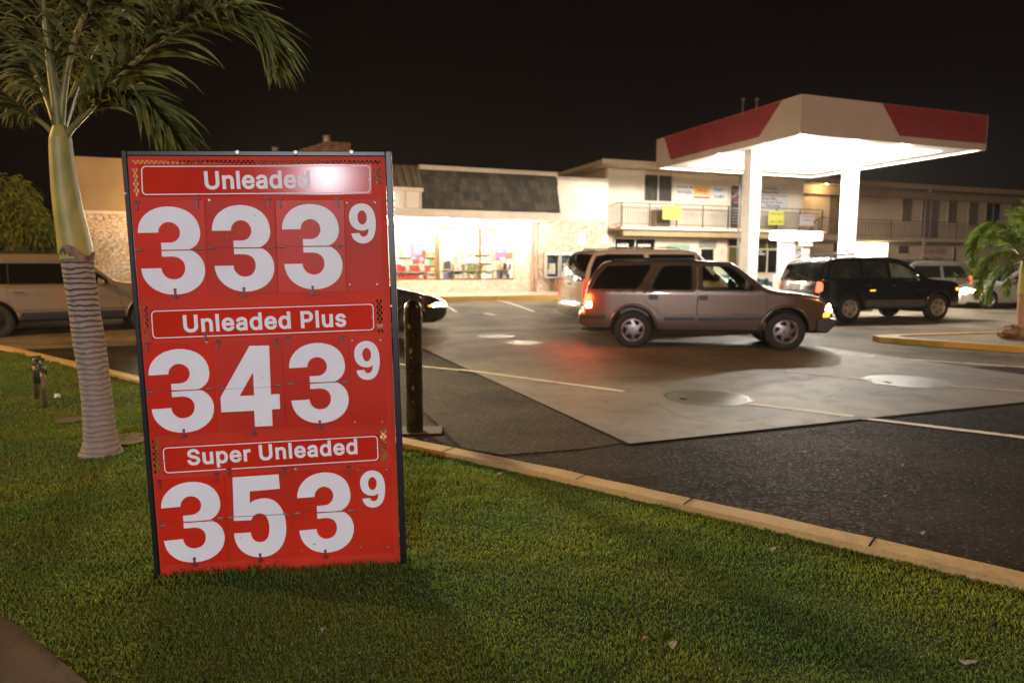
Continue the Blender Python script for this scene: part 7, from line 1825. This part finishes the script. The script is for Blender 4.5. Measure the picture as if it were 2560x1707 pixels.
F2([(2562,650),(2550,600,.1),(2540,560,.1),(2528,530,.1)], llen=.45, n=34, r0=.02, droop=.5)
F2([(2562,650),(2570,600,-.2),(2566,550,-.3),(2570,505,-.3)], llen=.45, n=34, r0=.02, droop=.5)
F2([(2562,650),(2530,620,.6),(2490,600,1.1),(2450,620,1.4),(2435,670,1.5)], llen=.55, n=36, r0=.02)
F2([(2562,652),(2548,640,-.5),(2530,640,-.9),(2520,680,-1.2),(2518,740,-1.3)], llen=.4, n=32, r0=.016)
F2([(2562,650),(2590,600,-.2),(2640,580,-.3),(2690,620,-.4)], llen=.55, n=36, r0=.02)
F2([(2562,650),(2520,595,.2),(2478,572,.2),(2448,588,.2),(2428,640,.2)], llen=.5, n=40, r0=.02)
F2([(2562,650),(2545,610,-.3),(2515,570,-.5),(2480,560,-.6),(2450,580,-.7)], llen=.5, n=40, r0=.016)
F2([(2562,650),(2540,660,.3),(2505,670,.6),(2480,710,.8),(2470,760,.9)], llen=.45, n=40, r0=.016)
F2([(2562,650),(2600,640,-.8),(2640,660,-1.2),(2660,720,-1.3)], llen=.5, n=36, r0=.02)
# boulder
p = G(2535, 845, .12); b = MB(); rr = random.Random(4)
lat_ = []
for i in range(7):
    for j in range(14):
        th_, ph = math.pi*i/6, 2*math.pi*j/14; k_ = 1+.16*math.sin(3*ph+i)+rr.uniform(-.06, .06)
        lat_.append((.34*k_*math.sin(th_)*math.cos(ph), .22*k_*math.sin(th_)*math.sin(ph), .10+.13*math.cos(th_)*k_))
b.add(lat_, [(i*14+j, i*14+(j+1) % 14, (i+1)*14+(j+1) % 14, (i+1)*14+j) for i in range(6) for j in range(14)])
o = b.build('boulder', mat('boulder_brown', (.30,.17,.09), .9, var=.35, scale=6, bump=.8)); o.location = (p.x+.1, p.y+.15, .12); tag(o, 'rough brown boulder at the foot of the small palm on the island', 'boulder')

def clump_tree(name, label, cat, base, th, blobs, n, m, ls=.22, trunkr=.12, droop=.5, seed=1):
    t = thing(name, label, cat, base); r_ = random.Random(seed); B = Vector(base)
    if th:
        tr = MB(); tr.tube([(0,0,0),(.05,0,th*.5),(0,.05,th)], [trunkr*1.3, trunkr, trunkr*.7], 10)
        for q in blobs: tr.tube([Vector((0,.05,th*.8)), (Vector(q[:3])-B)*.6+Vector((0,0,th*.2)), Vector(q[:3])-B], [trunkr*.5, trunkr*.3, trunkr*.1], 6)
        tr.build('trunk', mat('tree_bark', (.09,.065,.04), .9, var=.3, scale=12, bump=.4), t)
    b = MB()
    for i in range(n):
        q = r_.choice(blobs); c = Vector(q[:3])-B
        while True:
            v = Vector((r_.uniform(-1,1), r_.uniform(-1,1), r_.uniform(-1,1)))
            if .25 < v.length < 1: break
        v = v.normalized()*(v.length**.4)*r_.uniform(.8, 1.08)
        p = c+Vector((v.x*q[3], v.y*q[3], v.z*q[4])); d = (v*.8+Vector((r_.uniform(-.5,.5), r_.uniform(-.5,.5), -droop))).normalized()*ls*r_.uniform(.6, 1.2)
        w = d.cross(Vector((r_.uniform(-1,1), r_.uniform(-1,1), r_.uniform(-1,1)))).normalized()*ls*.10
        b.add([p-w*.5, p+w*.5, p+d*.5+w, p+d*.5-w, p+d+Vector((0,0,-ls*.2))], [(0,1,2,3),(3,2,4)], True)
    b.build('crown', m, t); return t
tb = D(20, 700, 18.5)
bl = [D(x, y, 18.5+dz) for x, y, dz in ((-60,500,0),(10,490,.3),(50,540,0),(80,580,-.3),(0,590,.3),(110,610,0),(-50,590,0))]
clump_tree('garden_tree', 'dense feathery tree hanging over the roof of the tan wagon at the left edge', 'tree', (tb.x, 18.5, 0), 2.0, [(p.x, p.y, p.z, r1, r2) for p, r1, r2 in zip(bl, (.9,.8,.65,.5,.8,.35,.8), (.7,.62,.5,.4,.6,.3,.6))], 7500, M_BUSH, .19, .12, .7, 3)
bl = [D(x, y, 27+dz) for x, y, dz in ((2360,690,0),(2385,680,.3),(2412,684,0),(2440,688,0),(2470,690,0))]
clump_tree('shrub', 'low round green shrub in front of the far wing between the parked cars', 'shrub', (D(2400,700,27).x, 27, 0), .5, [(p.x, p.y, p.z-.15, .5, .42) for p in bl], 3000, M_BUSH, .16, .05, .1, 6)

# ================================================================== STREET LAMPS (they stand behind the viewer and show as glints in the sign and the cars)
def street_lamp(loc, h, energy, col, label, r=.25, strength=40):
    x, y = loc; t = thing('street_lamp', label, 'street lamp', (x, y, 0), 0, 'street lamps along the road')
    MB().tube([(0,0,0),(0,0,h*.6),(0,0,h+.5)], [.11,.09,.07], 12).build('pole', mat('galvanised_pole', (.35,.34,.32), .5, .5), t)
    d = 1 if y < 3 else -1
    MB().tube([(0,0,h+.45),(0,.5*d,h+.6),(0,1.2*d,h+.55)], .04, 8).build('arm', MATS['galvanised_pole'], t)
    hd_ = MB().prism(rrect(-.3,.3,-.45,.45,.2), .09, .30, 'z').build('lamp_head', MATS['galvanised_pole'], t); hd_.location = (0, 1.5*d, h+.30)
    MB().lathe([(.001,-.13),(.16,-.10),(.24,0),(.26,.085)], n=20).build('lens', glow('street_lens_%d' % int(x*10), col, strength), t).location = (0, 1.5*d, h+.30)
    lamp('street_lamp_light', (x, y+1.5*d, h+.05), energy, col, r)
    return t
d0 = ray(818, 440); tt_ = (PB-Vector((0,0,CAM_H))).dot(sn_)/d0.dot(sn_); hitp = Vector((0,0,CAM_H))+d0*tt_; rf_ = (d0-2*d0.dot(sn_)*sn_).normalized()
q = hitp+rf_*20.0; print('reflected lamp', q)
COOL = (.95, .93, 1.0); AMB = (1.0, .55, .16)
street_lamp((q.x, q.y-1.5), q.z, 10500, COOL, 'tall cool white street lamp across the road', .2, 60)
street_lamp((-16.0, 8.0), 7.5, 9000, AMB, 'amber street lamp beyond the left end of the lawn', .3, 40)
street_lamp((17.0, -2.0), 8.5, 5200, (1.0, .50, .18), 'amber street lamp at the right hand kerb', .3, 40)

# ================================================================== LENS GLOW round the lamps, imitated by an added thin volume
hz_ = MB().box(-40, 75, -45, 75, -1.0, 12.0)
m = bpy.data.materials.new('lens_glow_air'); m.use_nodes = True; n, l = m.node_tree.nodes, m.node_tree.links
n.remove(n['Principled BSDF']); v = n.new('ShaderNodeVolumePrincipled'); v.inputs['Color'].default_value = (.9, .85, .8, 1); v.inputs['Density'].default_value = .0004; v.inputs['Anisotropy'].default_value = .4
l.new(v.outputs[0], n['Material Output'].inputs['Volume'])
o = hz_.build('glow_volume', m); o['kind'] = 'stuff'
